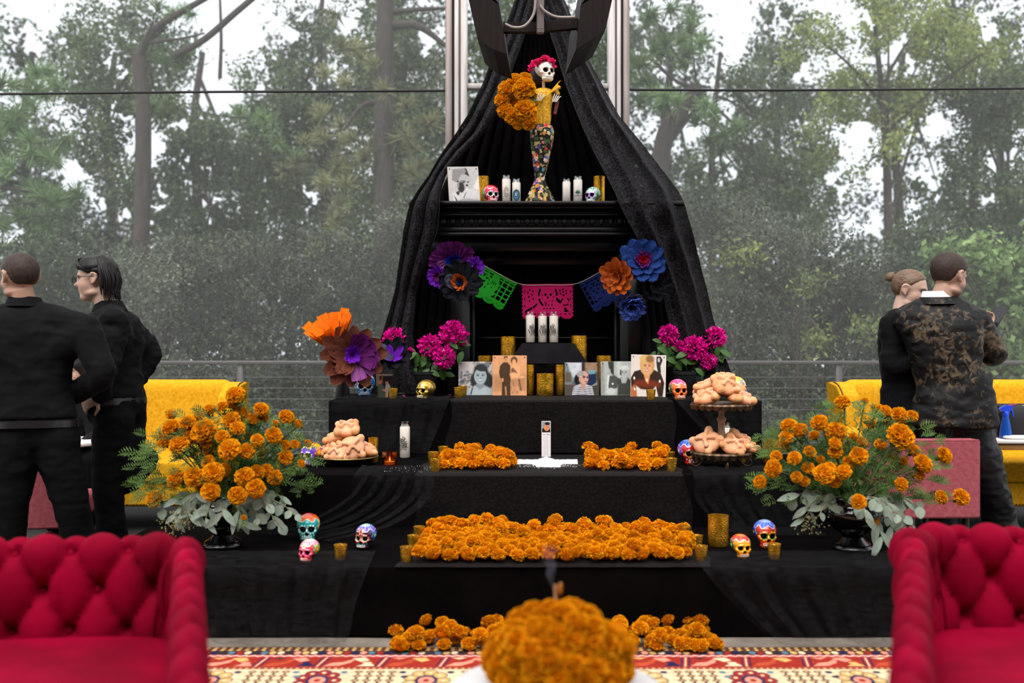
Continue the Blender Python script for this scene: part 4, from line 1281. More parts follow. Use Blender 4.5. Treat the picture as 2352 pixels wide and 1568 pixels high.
class Fig:
    def __init__(s, label, base, skin):
        s.root = thing('person', label, 'person', base)
        s.skin = skin
        s.body = MB(); s.top = MB(); s.low = MB()
    def set_head(s, c, face, tilt=0.0, scale=1.0):
        y = Vector(face).normalized(); x = y.cross(Vector((0, 0, 1))).normalized(); z = x.cross(y)
        R = Matrix((x, y, z)).transposed() @ Matrix.Rotation(tilt, 3, 'Y')
        s.HM = TR(c, R, scale)
        s.body.add(HEADV, M=s.HM)
        for k in (-1, 1):
            e_ = ear(k)
            for V, a in zip(e_.v, range(len(e_.v))):
                pass
            s.body.add((np.concatenate(e_.v), e_.f), M=s.HM)
    def hp(s, x, y, z):
        return s.HM @ Vector((x, y, z))
    def trunk(s, pelvis, neck, side, hw=1.0, hd=1.0, pad=.014, belly=0):
        side = Vector(side).normalized(); p, n = Vector(pelvis), Vector(neck)
        up = (n - p).normalized(); dep = side.cross(up).normalized()
        L = (n - p).length
        prof = [(-.16, .145, .10), (-.05, .172, .118), (.08, .170, .118), (.25, .158, .112), (.42, .156, .115), (.60, .178, .124), (.78, .192, .122), (.90, .165, .102), (.97, .095, .075), (1.03, .062, .060)]
        for mb, pd, lo, hi in ((s.body, -.012, -9, 9), (s.top, pad, .02, 1.02), (s.low, pad * .8, -9, .13)):
            rg = [(p + up * (t * L), side * (w * hw + pd), dep * (d * hd + pd)) for t, w, d in prof if lo <= t <= hi]
            torso(mb, rg)
        s.side, s.dep, s.up, s.pel, s.nk = side, dep, up, p, n
        s.body.add(p_tube(bez(n - up * .06, (n + s.hp(0, -.03, -.08)) / 2 , s.hp(0, -.015, -.05), 8), np.linspace(.062, .054, 8) * 1.0, 16))
    def arm(s, sh, el, wr, fdir=None, pn=(0, 0, -1), curl=.5, sleeve=1.0, pad=.012, thumb=1, k=1.0, hs=1.0):
        sh, el, wr = Vector(sh), Vector(el), Vector(wr)
        limb(s.body, [sh, (sh + el) / 2, el, (el + wr) / 2, wr], np.array([.058, .046, .038, .037, .026]) * k)
        e = el + (wr - el) * sleeve
        pts = [sh, (sh + el) / 2, el] + ([(el + e) / 2, e] if sleeve > .05 else [])
        rr = np.array([.070, .060, .050, .047, .040][:len(pts)]) * k + pad
        limb(s.top, pts, rr)
        s.top.add(p_sphere(tuple(sh), (.072 * k + pad * .5,) * 3, 14, 10))
        nk = s.nk - s.up * .035
        limb(s.top, [nk, nk * .5 + sh * .5 + Vector((0, 0, .012)), sh], np.array([.062, .066, .070]) * k + pad)
        limb(s.body, [nk, nk * .5 + sh * .5 + Vector((0, 0, .010)), sh], np.array([.052, .054, .056]) * k)
        low = s.pel + s.up * ((s.nk - s.pel).length * .55)
        limb(s.top, [sh, sh * .45 + low * .55], np.array([.075, .09]) * k + pad)
        if fdir is not None:
            hand(s.body, wr, fdir, pn, curl, s=hs, thumb=thumb)
    def leg(s, hip, kn, an, pad=.016, k=1.0, bare=False, flare=1.0):
        hip, kn, an = Vector(hip), Vector(kn), Vector(an)
        limb(s.body, [hip, (hip + kn) / 2, kn, kn + (an - kn) * .4, an], np.array([.082, .070, .048, .048, .032]) * k)
        if not bare:
            limb(s.low, [hip, (hip + kn) / 2, kn, kn + (an - kn) * .4, an + (kn - an).normalized() * .02], np.array([.092, .082, .062, .060, .052 * flare]) * k + pad)
    def finish(s, m_top, m_low, topname='shirt', lowname='trousers', wr=.006, wrl=.006, cols={}, seed=1, vox=.0065, tvox=.010):
        V, N, Q = remesh(s.body, vox, 2)
        C = head_colours(V, s.HM, s.skin, **cols)
        MB().add((V, [Q]), C).build('body', m_skin, s.root, True)
        for mb, nm, mt, w in ((s.top, topname, m_top, wr), (s.low, lowname, m_low, wrl)):
            if mb.n == 0: continue
            V, N, Q = remesh(mb, tvox, 16)
            V = V + N * .003; V = wrinkle(V, N, w * 1.8, seed, (1, 1, 1.5), 6); V = wrinkle(V, N, w * .7, seed + 9, (1, 1, 1.8), 15)
            MB().add((V, [Q])).build(nm, mt, s.root, True)
    def hair_cap(s, mat, inside, th=.010, name='hair', noise=.003, nscale=60, scale=1.0, seed=0):
        """shell over the part of the skull where inside(V) is true"""
        V0, Fs = HEADV
        n = V0 / np.linalg.norm(V0, axis=1)[:, None]
        keep = inside(V0)
        th_ = th if np.isscalar(th) else th(V0)
        V = V0 + n * (th_ * np.clip(keep, 0, 1) - .004 * (keep <= 0))[:, None] + n * (noise * fbm(V0, nscale, seed, 2) * (keep > 0))[:, None]
        Fq = Fs[0]
        sel = (keep[Fq] > 0).any(1)
        Fq = Fq[sel]
        ids = np.unique(Fq); mp_ = -np.ones(len(V), int); mp_[ids] = np.arange(len(ids))
        return MB().add((V[ids], [mp_[Fq]]), M=s.HM).build(name, mat, s.root, True)
    def strands(s, mat, paths, r=.005, name='hair_lock'):
        mb = MB()
        for p in paths:
            P = catmull([s.hp(*q) for q in p], 5)
            mb.add(p_tube(P, np.concatenate([np.linspace(r * .7, r, len(P) // 2), np.linspace(r, r * .25, len(P) - len(P) // 2)]), 5))
        return stuff(mb.build(name, mat, s.root, True))
    def belt(s, t, w=1.0, h=.035, mat=None, pad=.019, hw=.164, hd=.115, name='belt'):
        L = (s.nk - s.pel).length
        a = np.linspace(0, 2 * PI, 48, endpoint=False)
        V = []
        for k in a:
            ca = math.copysign(abs(math.cos(k)) ** .85, math.cos(k)); sa = math.copysign(abs(math.sin(k)) ** .85, math.sin(k))
            for dz, dp in ((-.5, -.01), (-.5, .004), (.5, .004), (.5, -.01)):
                V.append(tuple(s.pel + s.up * (t * L + dz * h) + s.side * ca * (hw * w + pad + dp) + s.dep * sa * (hd * w + pad + dp)))
        return MB().add((np.array(V), [gridfaces(48, 4, True)])).build(name, mat or m_leather, s.root, True)
    def collar(s, mat, r=.066, h=.04, name='collar', lift=0.0):
        """folded shirt collar round the neck"""
        c = s.nk + s.up * (lift - .022)
        a = np.linspace(0, 2 * PI, 40, endpoint=False)
        V = []
        for k in a:
            dr = s.side * math.cos(k) + s.dep * math.sin(k)
            for q, z in ((r - .006, .0), (r - .004, h), (r + .002, h + .006), (r + .014, h * .55), (r + .026, -.004)):
                V.append(tuple(c + dr * q + s.up * z))
        return MB().add((np.array(V), [gridfaces(40, 5, True)])).build(name, mat, s.root, True)

SK1, SK2 = (0.42, 0.235, 0.165), (0.46, 0.28, 0.20)
# --- broad shouldered man, back to the camera, at the left edge
d = 5.0
f = Fig('man in black shirt with back turned at the left edge', (xat(85, d), d, 0), SK1)
f.set_head(at(44, 638, d), (-.80, .60, -.05), 0, 1.04)
f.trunk(at(78, 985, d), at(58, 705, d + .02), (1, .30, 0), 1.10, 1.02)
f.arm(at(196, 762, d + .03), at(236, 862, d - .02), at(172, 905, d + .16), (-.7, .6, -.3), (0, 0, -1), .4, 1.0, k=1.0)
f.arm(at(-78, 770, d - .08), at(-120, 900, d - .08), at(-105, 1010, d - .2), None, k=1.0)
f.leg(at(128, 1010, d), at(164, 1160, d - .02), at(200, 1322, d + .05), k=1.04)
f.leg(at(38, 1010, d - .05), at(24, 1160, d - .07), at(12, 1324, d - .06), k=1.04)
f.finish(m_black_shirt, m_black_trouser, cols=dict(stubble=(.16, .10, .08), scalp=(.10, .06, .045)), seed=3)
f.hair_cap(m_hair_br, lambda V: np.clip((V[:, 2] - np.interp(V[:, 1], [-.12, -.045, -.03, .02, .055, .085], [-.045, -.035, .022, .030, .062, .088])) / .008, -1, 1), .006, noise=.0012, nscale=120)
f.collar(m_black_shirt, .074, .040, lift=.024); f.belt(.04, 1.10, pad=.022)
for p in ((195, d + .05), (12, d - .06)): shoe(f.root, (xat(p[0], p[1]), p[1], 0), (-.5, .8, 0))

# --- young man with glasses in profile
d = 5.4
f = Fig('young man with dark wavy hair and glasses in black shirt', (xat(250, d), d, 0), (0.52, 0.33, 0.25))
f.set_head(at(220, 641, d), (-.985, -.12, -.08), 0, 1.02)
f.trunk(at(268, 935, d + .02), at(252, 712, d + .02), (.42, .91, 0), .88, .95)
f.arm(at(262, 745, d - .14), at(238, 850, d - .24), at(232, 905, d - .16), (-.85, .1, -.5), (0, .9, -.3), .5, .95, k=.98)
f.arm(at(300, 765, d + .18), at(348, 808, d + .22), at(308, 880, d + .16), None, sleeve=1, k=.98)
f.leg(at(262, 965, d - .06), at(248, 1120, d - .06), at(262, 1284, d + .0), k=.98, flare=1.25)
f.leg(at(288, 965, d + .10), at(284, 1098, d + .02), at(335, 1052, d + .22), k=.9, pad=.03)
f.finish(m_black_shirt, m_black_trouser, cols=dict(brow=(.015, .01, .01)), seed=7, wr=.010)
f.hair_cap(m_hair_dk, lambda V: np.clip((V[:, 2] - np.interp(V[:, 1], [-.12, -.045, -.03, .02, .055, .085], [-.06, -.05, .020, .028, .062, .082])) / .008, -1, 1), .015, noise=.004, nscale=45)
ps = []
for k in range(330):
    a = random.uniform(-3.1, 3.1)      # round the head, 0 = nape
    x, y = math.sin(a) * .079, -math.cos(a) * .100 - .008
    side_ = abs(a)
    w1, w2 = random.uniform(-.006, .006), random.uniform(-.008, .008)
    if side_ > 2.55:                   # forehead: swept up and back to the side
        s_ = 1 if a > 0 else -1
        ps.append([(s_ * .012, .030, .118), (s_ * .030 + w1, .072, .108), (s_ * .058, .070 + w1, .080), (s_ * .077, .040, .052 + w2), (s_ * .084, .004, .036 + w2)])
        continue
    if side_ > 1.30:                   # temples: end above the ear
        lo = random.uniform(.026, .045)
        ps.append([(x * .15, y * .15, .122), (x * .75, y * .75, .104), (x * 1.05, y * 1.03, .068), (x * 1.08, y * .7, .050), (x * 1.07, y * .2 - .02, lo)])
        continue
    lo = random.uniform(-.125, -.075) if side_ < 1.15 else random.uniform(-.095, -.06)
    fl = random.uniform(.02, .16)
    ps.append([(x * .12, y * .12, .124), (x * .80, y * .80, .096), (x * 1.09 + w1, y * 1.09, .030), (x * 1.12 + w2, y * 1.12 + w1, -.025), (x * (1.0 + fl * .4) + w1, y * (.98 + fl * .5), (lo - .03) / 2 - .01), (x * (.94 + fl), y * (.94 + fl), lo)])
f.strands(m_hair_dk, ps, .0068)
f.collar(m_black_shirt, .066, .042, lift=.022); f.belt(.06, .88, pad=.022)
gl = thing('eyeglasses', 'dark framed glasses worn by the young man in profile', 'glasses', f.hp(0, .1, .005))
for k in (-1, 1):
    c = np.array([f.hp(k * .033 + .023 * math.cos(a) * 1.0, .104 - .012 * abs(math.cos(a)) * 0, .004 + .019 * math.sin(a)) for a in np.linspace(0, 2 * PI, 20)])
    MB().add(p_tube(c, .0022, 6, False)).build('rim', m_leather, gl, True)
    lens = np.array([f.hp(k * .033 + .022 * r_ * math.cos(a), .104, .004 + .018 * r_ * math.sin(a)) for r_ in (0, 1) for a in np.linspace(0, 2 * PI, 20, endpoint=False)])
    MB().add((lens, [np.array([[0 + i, 20 + i, 20 + (i + 1) % 20] for i in range(20)])])).build('lens', sheer('tinted_lens', (.05, .05, .06), .35), gl, True)
    MB().add(p_tube([f.hp(k * .056, .102, .010), f.hp(k * .080, .05, .012), f.hp(k * .084, -.008, .014), f.hp(k * .083, -.024, .004)], .0024, 6)).build('temple', m_leather, gl, True)
MB().add(p_tube([f.hp(-.011, .105, .008), f.hp(0, .108, .010), f.hp(.011, .105, .008)], .002, 6)).build('bridge', m_leather, gl, True)
shoe(f.root, (xat(246, d), d, 0), (-1, -.1, 0))

# --- seated person, mostly hidden between the two men
d = 6.75
f = Fig('seated person in black showing only between the two standing men', (xat(160, d), d, 0), (0.52, 0.33, 0.25))
f.set_head(at(172, 852, d), (-.25, -.95, -.15), 0, .97)
f.trunk((xat(168, d), d + .05, .52), at(170, 925, d + .02), (1, 0, 0), .85, .9)
f.arm(at(115, 945, d), at(105, 1010, d - .1), at(140, 1025, d - .32), (.6, -.7, 0), (0, 0, -1), .3)
f.arm(at(222, 945, d), at(222, 1010, d - .1), at(200, 1022, d - .32), (-.6, -.7, 0), (0, 0, -1), .3, thumb=-1)
f.leg((xat(140, d), d - .02, .50), (xat(135, d - .45), d - .45, .50), (xat(135, d - .45), d - .50, .09), k=.9)
f.leg((xat(200, d), d - .02, .50), (xat(200, d - .45), d - .45, .50), (xat(205, d - .45), d - .50, .09), k=.9)
f.finish(m_knit, m_black_trouser, cols=dict(brow=(.03, .02, .02)), seed=4, vox=.008, tvox=.013)
f.hair_cap(m_hair_dk, lambda V: np.clip((V[:, 2] + .06 - np.where(V[:, 1] > .0, 1.35 * V[:, 1], 0)) / .012, -1, 1), .012)
for x in (135, 205): shoe(f.root, (xat(x, d - .45), d - .5, 0), (0, -1, 0))

# --- woman with a bun
d = 6.0
f = Fig('woman in long sleeved black dress with hair in a small bun', (xat(2070, d), d, 0), (0.56, 0.36, 0.28))
f.set_head(at(2090, 667, d), (.80, -.56, -.24), 0, 1.04)
f.trunk(at(2078, 925, d), at(2072, 718, d), (.62, .78, 0), .88, .95)
f.arm(at(2050, 750, d - .12), at(2048, 838, d - .16), at(2115, 832, d - .20), (.9, .2, .0), (0, 0, -1), .4, 1.0, k=.88)
f.arm(at(2110, 748, d + .13), at(2118, 840, d + .14), at(2140, 850, d - .05), None, k=.88)
f.leg(at(2066, 950, d - .05), at(2080, 1100, d - .05), at(2092, 1232, d), bare=True, k=.85)
f.leg(at(2098, 950, d + .06), at(2130, 1100, d + .1), at(2182, 1228, d + .12), bare=True, k=.85)
# dress skirt
p0 = at(2082, 925, d)
torso(f.top, [(p0 + Vector((0, 0, -z)), Vector((.62, .78, 0)) * (w + .012), Vector((.78, -.62, 0)) * (w * .78 + .012)) for z, w in ((-.06, .155), (.0, .165), (.12, .175), (.35, .19), (.60, .21))])
f.finish(m_knit, m_knit, topname='dress', cols=dict(brow=(.2, .13, .09), lips=(.42, .18, .16)), seed=5, wr=.006)
f.low.n
for ch in list(f.root.children):
    if ch.name.startswith('trousers'): bpy.data.objects.remove(ch)
f.hair_cap(m_hair_bl, lambda V: np.clip((V[:, 2] - np.interp(V[:, 1], [-.12, -.045, -.03, .02, .055, .085], [-.05, -.040, .020, .030, .066, .084])) / .008, -1, 1), .006, noise=.0012, nscale=70)
b = MB(); c = f.hp(0, -.125, .055)
b.add(p_blob([((0, 0, 0), (.030, .027, .027)), ((.01, .004, .012), .016), ((-.012, -.004, -.010), .016)], .004, 24, 18, lambda V, D: V * (1 + .06 * np.sin(D[:, 0] * 14 + D[:, 2] * 9))[:, None]), M=TR(c))
b.build('hair_bun', m_hair_bl, f.root, True)
for q in ((2094, d), (2182, d + .12)): shoe(f.root, (xat(*q), q[1], 0), (.8, -.4, 0))

# --- man with the phone
d = 5.72
f = Fig('man in patterned black velvet jacket looking at a phone', (xat(2180, d), d, 0), (0.44, 0.26, 0.19))
f.set_head(at(2180, 637, d), (.86, .46, -.24), 0, 1.1)
f.trunk(at(2190, 935, d), at(2152, 695, d), (.93, -.30, 0), 1.06, 1.05, pad=.022)
f.arm(at(2234, 738, d - .02), at(2282, 812, d + .03), at(2266, 762, d + .26), (.35, .25, .75), (-.7, -.2, .35), .75, .93, k=1.08, pad=.016, thumb=-1, hs=.95)
f.arm(at(2092, 735, d + .06), at(2105, 830, d + .22), at(2200, 800, d + .34), None, k=1.08, pad=.016)
f.leg(at(2226, 985, d + .0), at(2274, 1105, d - .02), at(2308, 1254, d + .05), k=1.12, pad=.022, flare=1.25)
f.leg(at(2150, 985, d + .05), at(2168, 1110, d + .05), at(2165, 1256, d + .1), k=1.1, pad=.02, flare=1.2)
# jacket skirt reaching over the hips
torso(f.top, [(f.pel + Vector((0, 0, z)), f.side * (w + .03), f.dep * (w * .72 + .03)) for z, w in ((-.10, .205), (-.04, .20), (.06, .185), (.2, .165))])
f.finish(m_jacket, m_satin, topname='jacket', cols=dict(stubble=(.12, .08, .065), scalp=(.05, .035, .03)), seed=9, wr=.008, wrl=.008)
f.hair_cap(m_hair_br, lambda V: np.clip((V[:, 2] - np.interp(V[:, 1], [-.12, -.045, -.03, .02, .055, .085], [-.045, -.035, .022, .030, .060, .086])) / .008, -1, 1), lambda V: .004 + .012 * np.clip(V[:, 2] / .09, 0, 1), noise=.001, nscale=120)
f.collar(m_cuff, .066, .050, 'shirt_collar', .034); f.collar(m_jacket, .084, .030, 'lapel_collar', .020)
wr_ = at(2266, 762, d + .26); el_ = at(2282, 812, d + .03)
MB().add(p_tube([el_ + (wr_ - el_) * .90, el_ + (wr_ - el_) * .99], [.047, .044], 16)).build('cuff', m_cuff, f.root, True)
for q in ((2308, d + .05), (2165, d + .1)): shoe(f.root, (xat(*q), q[1], 0), (.6, .7, 0))
ph = thing('smartphone', 'dark smartphone held up by the man in the jacket', 'phone', at(2289, 728, d + .30))
R = basis(Vector((-.55, -.62, .55)), (.45, .1, .8))
MB().add(p_cbox((0, 0, 0), (.072, .150, .009), .004), M=R.to_4x4()).build('phone_body', m_leather, ph)
MB().add(p_box((0, 0, .0049), (.066, .142, .0006)), M=R.to_4x4()).build('screen', MAT('phone_glass', lin(24, 26, 34), .12, spec=.6), ph)
for q in ((-.02, .055), (-.02, .038), (-.004, .055)):
    MB().add(p_lathe([(0, 0), (.007, 0), (.007, .002), (0, .002)], 14, False), M=R.to_4x4() @ TR((q[0], q[1], -.0065))).build('camera_lens', m_lens, ph)
# ------------------------------------------------------------------ marigolds
m_mari = MAT('marigold_petal', (1, .3, 0), .65, vcol=True, spec=.04, transl=.28)
m_stem = MAT('green_stem', lin(74, 112, 44), .6, col2=lin(52, 84, 34), vscale=20)
m_fern = MAT('feathery_leaf', lin(104, 134, 66), .6, col2=lin(60, 90, 42), vscale=8, transl=.2, spec=.3)
m_euc = MAT('eucalyptus_leaf', lin(150, 164, 150), .6, col2=lin(108, 124, 106), vscale=9, transl=.1, spec=.3)
m_seed = MAT('seeded_eucalyptus', lin(150, 140, 96), .7, col2=lin(104, 100, 66), vscale=30)
m_urn = MAT('glossy_black_urn', lin(10, 9, 9), .12, spec=.6)

def marigold(n=110, seed=0, dark=0.0, rag=1.0, cols=3):
    """pompom of frilled petals, about 1 unit across, centre at 0, open side up"""
    r = np.random.default_rng(seed)
    mb = MB()
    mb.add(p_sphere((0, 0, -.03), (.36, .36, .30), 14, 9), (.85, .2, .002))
    ga = PI * (3 - math.sqrt(5))
    for i in range(n):
        z = 1 - 1.45 * (i + .5) / n
        th = i * ga + r.uniform(-.3, .3)
        q = math.sqrt(max(0, 1 - z * z))
        dr = np.array([q * math.cos(th), q * math.sin(th), z * .8])
        tan = np.array([-math.sin(th), math.cos(th), 0.0])
        up = np.cross(dr, tan); up /= np.linalg.norm(up)
        a = r.uniform(-.6, .6)
        t1 = tan * math.cos(a) + up * math.sin(a); t2 = up * math.cos(a) - tan * math.sin(a)
        L = r.uniform(.13, .21); w = r.uniform(.075, .12)
        base = dr * r.uniform(.27, .32) * rag
        lean = t2 * r.uniform(-.05, .09)
        rows = []
        for k, (f, ww, wav) in enumerate(((0, .45, 0), (.6, 1.0, .02), (1.0, 1.15, .05))):
            for c in range(cols):
                u = (c / (cols - 1)) * 2 - 1
                rows.append(base + dr * L * f * (1 - .18 * u * u) + t1 * w * ww * u + lean * f + t2 * wav * ((-1) ** c) + r.normal(size=3) * .010 * f)
        g = r.uniform(0, 1)
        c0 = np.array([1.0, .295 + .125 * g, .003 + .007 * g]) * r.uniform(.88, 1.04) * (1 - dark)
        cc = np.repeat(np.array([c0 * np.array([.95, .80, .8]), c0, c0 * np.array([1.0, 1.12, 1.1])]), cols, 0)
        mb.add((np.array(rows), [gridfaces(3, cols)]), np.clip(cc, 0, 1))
    return mb
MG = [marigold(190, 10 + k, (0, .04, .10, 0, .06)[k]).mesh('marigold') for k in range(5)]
for m_ in MG: m_.materials.append(m_mari)
MGL = [marigold(84, 30 + k, (0, .05, .1)[k]) for k in range(3)]
calyx = MB().add(p_lathe([(.02, -.52), (.10, -.48), (.15, -.36), (.17, -.22), (.10, -.18)], 8)).mesh('calyx')
calyx.materials.append(m_stem)

def rot_up(tilt, az, spin=None):
    """euler that leans the flower's open side by tilt towards azimuth az"""
    spin = random.uniform(0, 6.28) if spin is None else spin
    d = Vector((math.sin(tilt) * math.cos(az), math.sin(tilt) * math.sin(az), math.cos(tilt)))
    return (basis(d, (0.01, 1, 0.02)) @ Matrix.Rotation(spin, 3, 'Z')).to_euler()

def loose(p, s, label, group, tilt=None, az=None):
    o = obj('marigold', random.choice(MG), None, None, loc=p, rot=rot_up(random.uniform(0, .8) if tilt is None else tilt, random.uniform(0, 6.28) if az is None else az), scale=s * random.uniform(.9, 1.12))
    return tag(o, label, 'marigold', group)

# bed on the lowest step: packed rows of single heads
def bed_points(quad, sp, jit):
    """hex-packed points inside an image quad given as four world corners (near-left, near-right, far-right, far-left)"""
    a, b, c, d_ = [np.array(p) for p in quad]
    w = np.linalg.norm(b - a); h = np.linalg.norm(d_ - a)
    out = []
    rows = int(h / (sp * .87)) + 1
    for j in range(rows):
        v = (j + .5) / rows
        n = int(w / sp)
        for i in range(n):
            u = (i + .5 + (.5 if j % 2 else 0) - .25) / n
            p = (a * (1 - u) + b * u) * (1 - v) + (d_ * (1 - u) + c * u) * v
            out.append(p + np.array([random.uniform(-jit, jit), random.uniform(-jit, jit), 0]))
    return out
q1 = [on(948, 1296, S1), on(1582, 1296, S1), on(1585, 1226, S1), on(985, 1226, S1)]
pts1 = bed_points(q1, .068, .012)
pts1.sort(key=lambda p: p[1])
back_rows = pts1[130:]
for p in pts1[:130]:
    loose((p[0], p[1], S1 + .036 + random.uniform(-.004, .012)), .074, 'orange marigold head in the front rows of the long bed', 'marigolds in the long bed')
for k in range(18):
    p = random.choice(pts1[:130])
    loose((p[0] + random.uniform(-.03, .03), p[1] + random.uniform(.0, .04), S1 + .075), .07, 'orange marigold head in the front rows of the long bed', 'marigolds in the long bed')
n_bed = len(pts1) + 26
# strewn on the floor in front of the steps
spots = []
for k in range(400):
    side = random.random() < .5
    px = random.uniform(905, 1150) if side else random.uniform(1420, 1640)
    e_ = (px - 905) / 245 if side else (1640 - px) / 220
    lay = 0
    py = random.uniform(1448 - 8 * e_, 1484)
    p = on(px, py + 0, .03)
    z = .033
    cnt = sum(1 for q in spots if (q[0] - p.x) ** 2 + (q[1] - p.y) ** 2 < .052 ** 2)
    if cnt >= 2 or (cnt == 1 and random.random() > e_ * 1.1): continue
    z += .042 * cnt
    spots.append((p.x, p.y, z))
    if len(spots) >= 58: break
for px, py in ((1580, 1478), (1612, 1482), (1644, 1478), (915, 1478), (938, 1476)):
    p = on(px, py, .033); spots.append((p.x, p.y, .033))
for p in spots:
    loose(p, .068, 'loose orange marigold head strewn on the floor before the steps', 'marigolds on the floor')

# two beds on the middle step: the smaller blooms, past what is counted singly
mbq = MB()
def lump(quad, sp, z, s, extra=0, P=None):
    P = bed_points(quad, sp, .01) if P is None else list(P)
    P += [np.array(random.choice(P)) + np.array([random.uniform(-.03, .03), random.uniform(-.02, .03), .035]) for _ in range(extra)]
    for p in P:
        src = random.choice(MGL)
        d = rot_up(random.uniform(0, .8), random.uniform(0, 6.28))
        M = TR((p[0], p[1], z + .030 + (p[2] - z if p[2] - z > .02 else 0) + random.uniform(-.004, .010)), d.to_matrix(), s * random.uniform(.9, 1.12))
        for V, C in [(np.concatenate(src.v), np.concatenate(src.c))]:
            mbq.add((V, src.f), C * random.uniform(.92, 1.03), M)
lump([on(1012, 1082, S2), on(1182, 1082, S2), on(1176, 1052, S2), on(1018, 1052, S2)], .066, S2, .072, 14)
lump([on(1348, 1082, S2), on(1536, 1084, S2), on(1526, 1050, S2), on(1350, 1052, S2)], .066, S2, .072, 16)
lump(None, 0, S1, .074, 26, back_rows)
o = mbq.build('marigold_bed', m_mari); stuff(o); o['label'] = 'dense small marigolds of the beds on the middle step and the back rows of the long bed'

# ------------------------------------------------------------------ urns and bouquets
def urn(label, p):
    t = thing('urn', label, 'urn', p)
    MB().add(p_lathe([(0, 0), (.085, 0), (.09, .008), (.088, .018), (.078, .024), (.08, .03), (.06, .042), (.045, .06), (.048, .072), (.09, .10), (.125, .14), (.135, .17), (.13, .19), (.112, .205), (.108, .22), (.118, .24), (.115, .246), (.10, .235), (.09, .21)], 48, False)).build('urn_body', m_urn, t)
    MB().add(p_lathe([(.100, 0), (.125, .004), (.128, .010), (.125, .016), (.105, .018)], 48, False), M=TR((0, 0, .196))).build('rim_band', m_urn, t)
    return t

def leaf_prim(L, w, n=7, cup=.15, bend=.2):
    t = np.linspace(0, 1, n)
    ww = w * np.sin(PI * np.clip(t * .94 + .03, 0, 1)) ** .75
    V = []
    for i in range(n):
        z = -bend * L * t[i] ** 2
        for u in (-1, 0, 1):
            V.append((u * ww[i] / 2, L * t[i], z + cup * abs(u) * ww[i] / 2))
    return np.array(V), [gridfaces(n, 3)]
EUC = [MB().add(leaf_prim(.052, .042, 7, .2, .15)).mesh('eucalyptus_leaf'), MB().add(leaf_prim(.085, .030, 7, .2, .3)).mesh('eucalyptus_leaf')]
for m_ in EUC: m_.materials.append(m_euc)

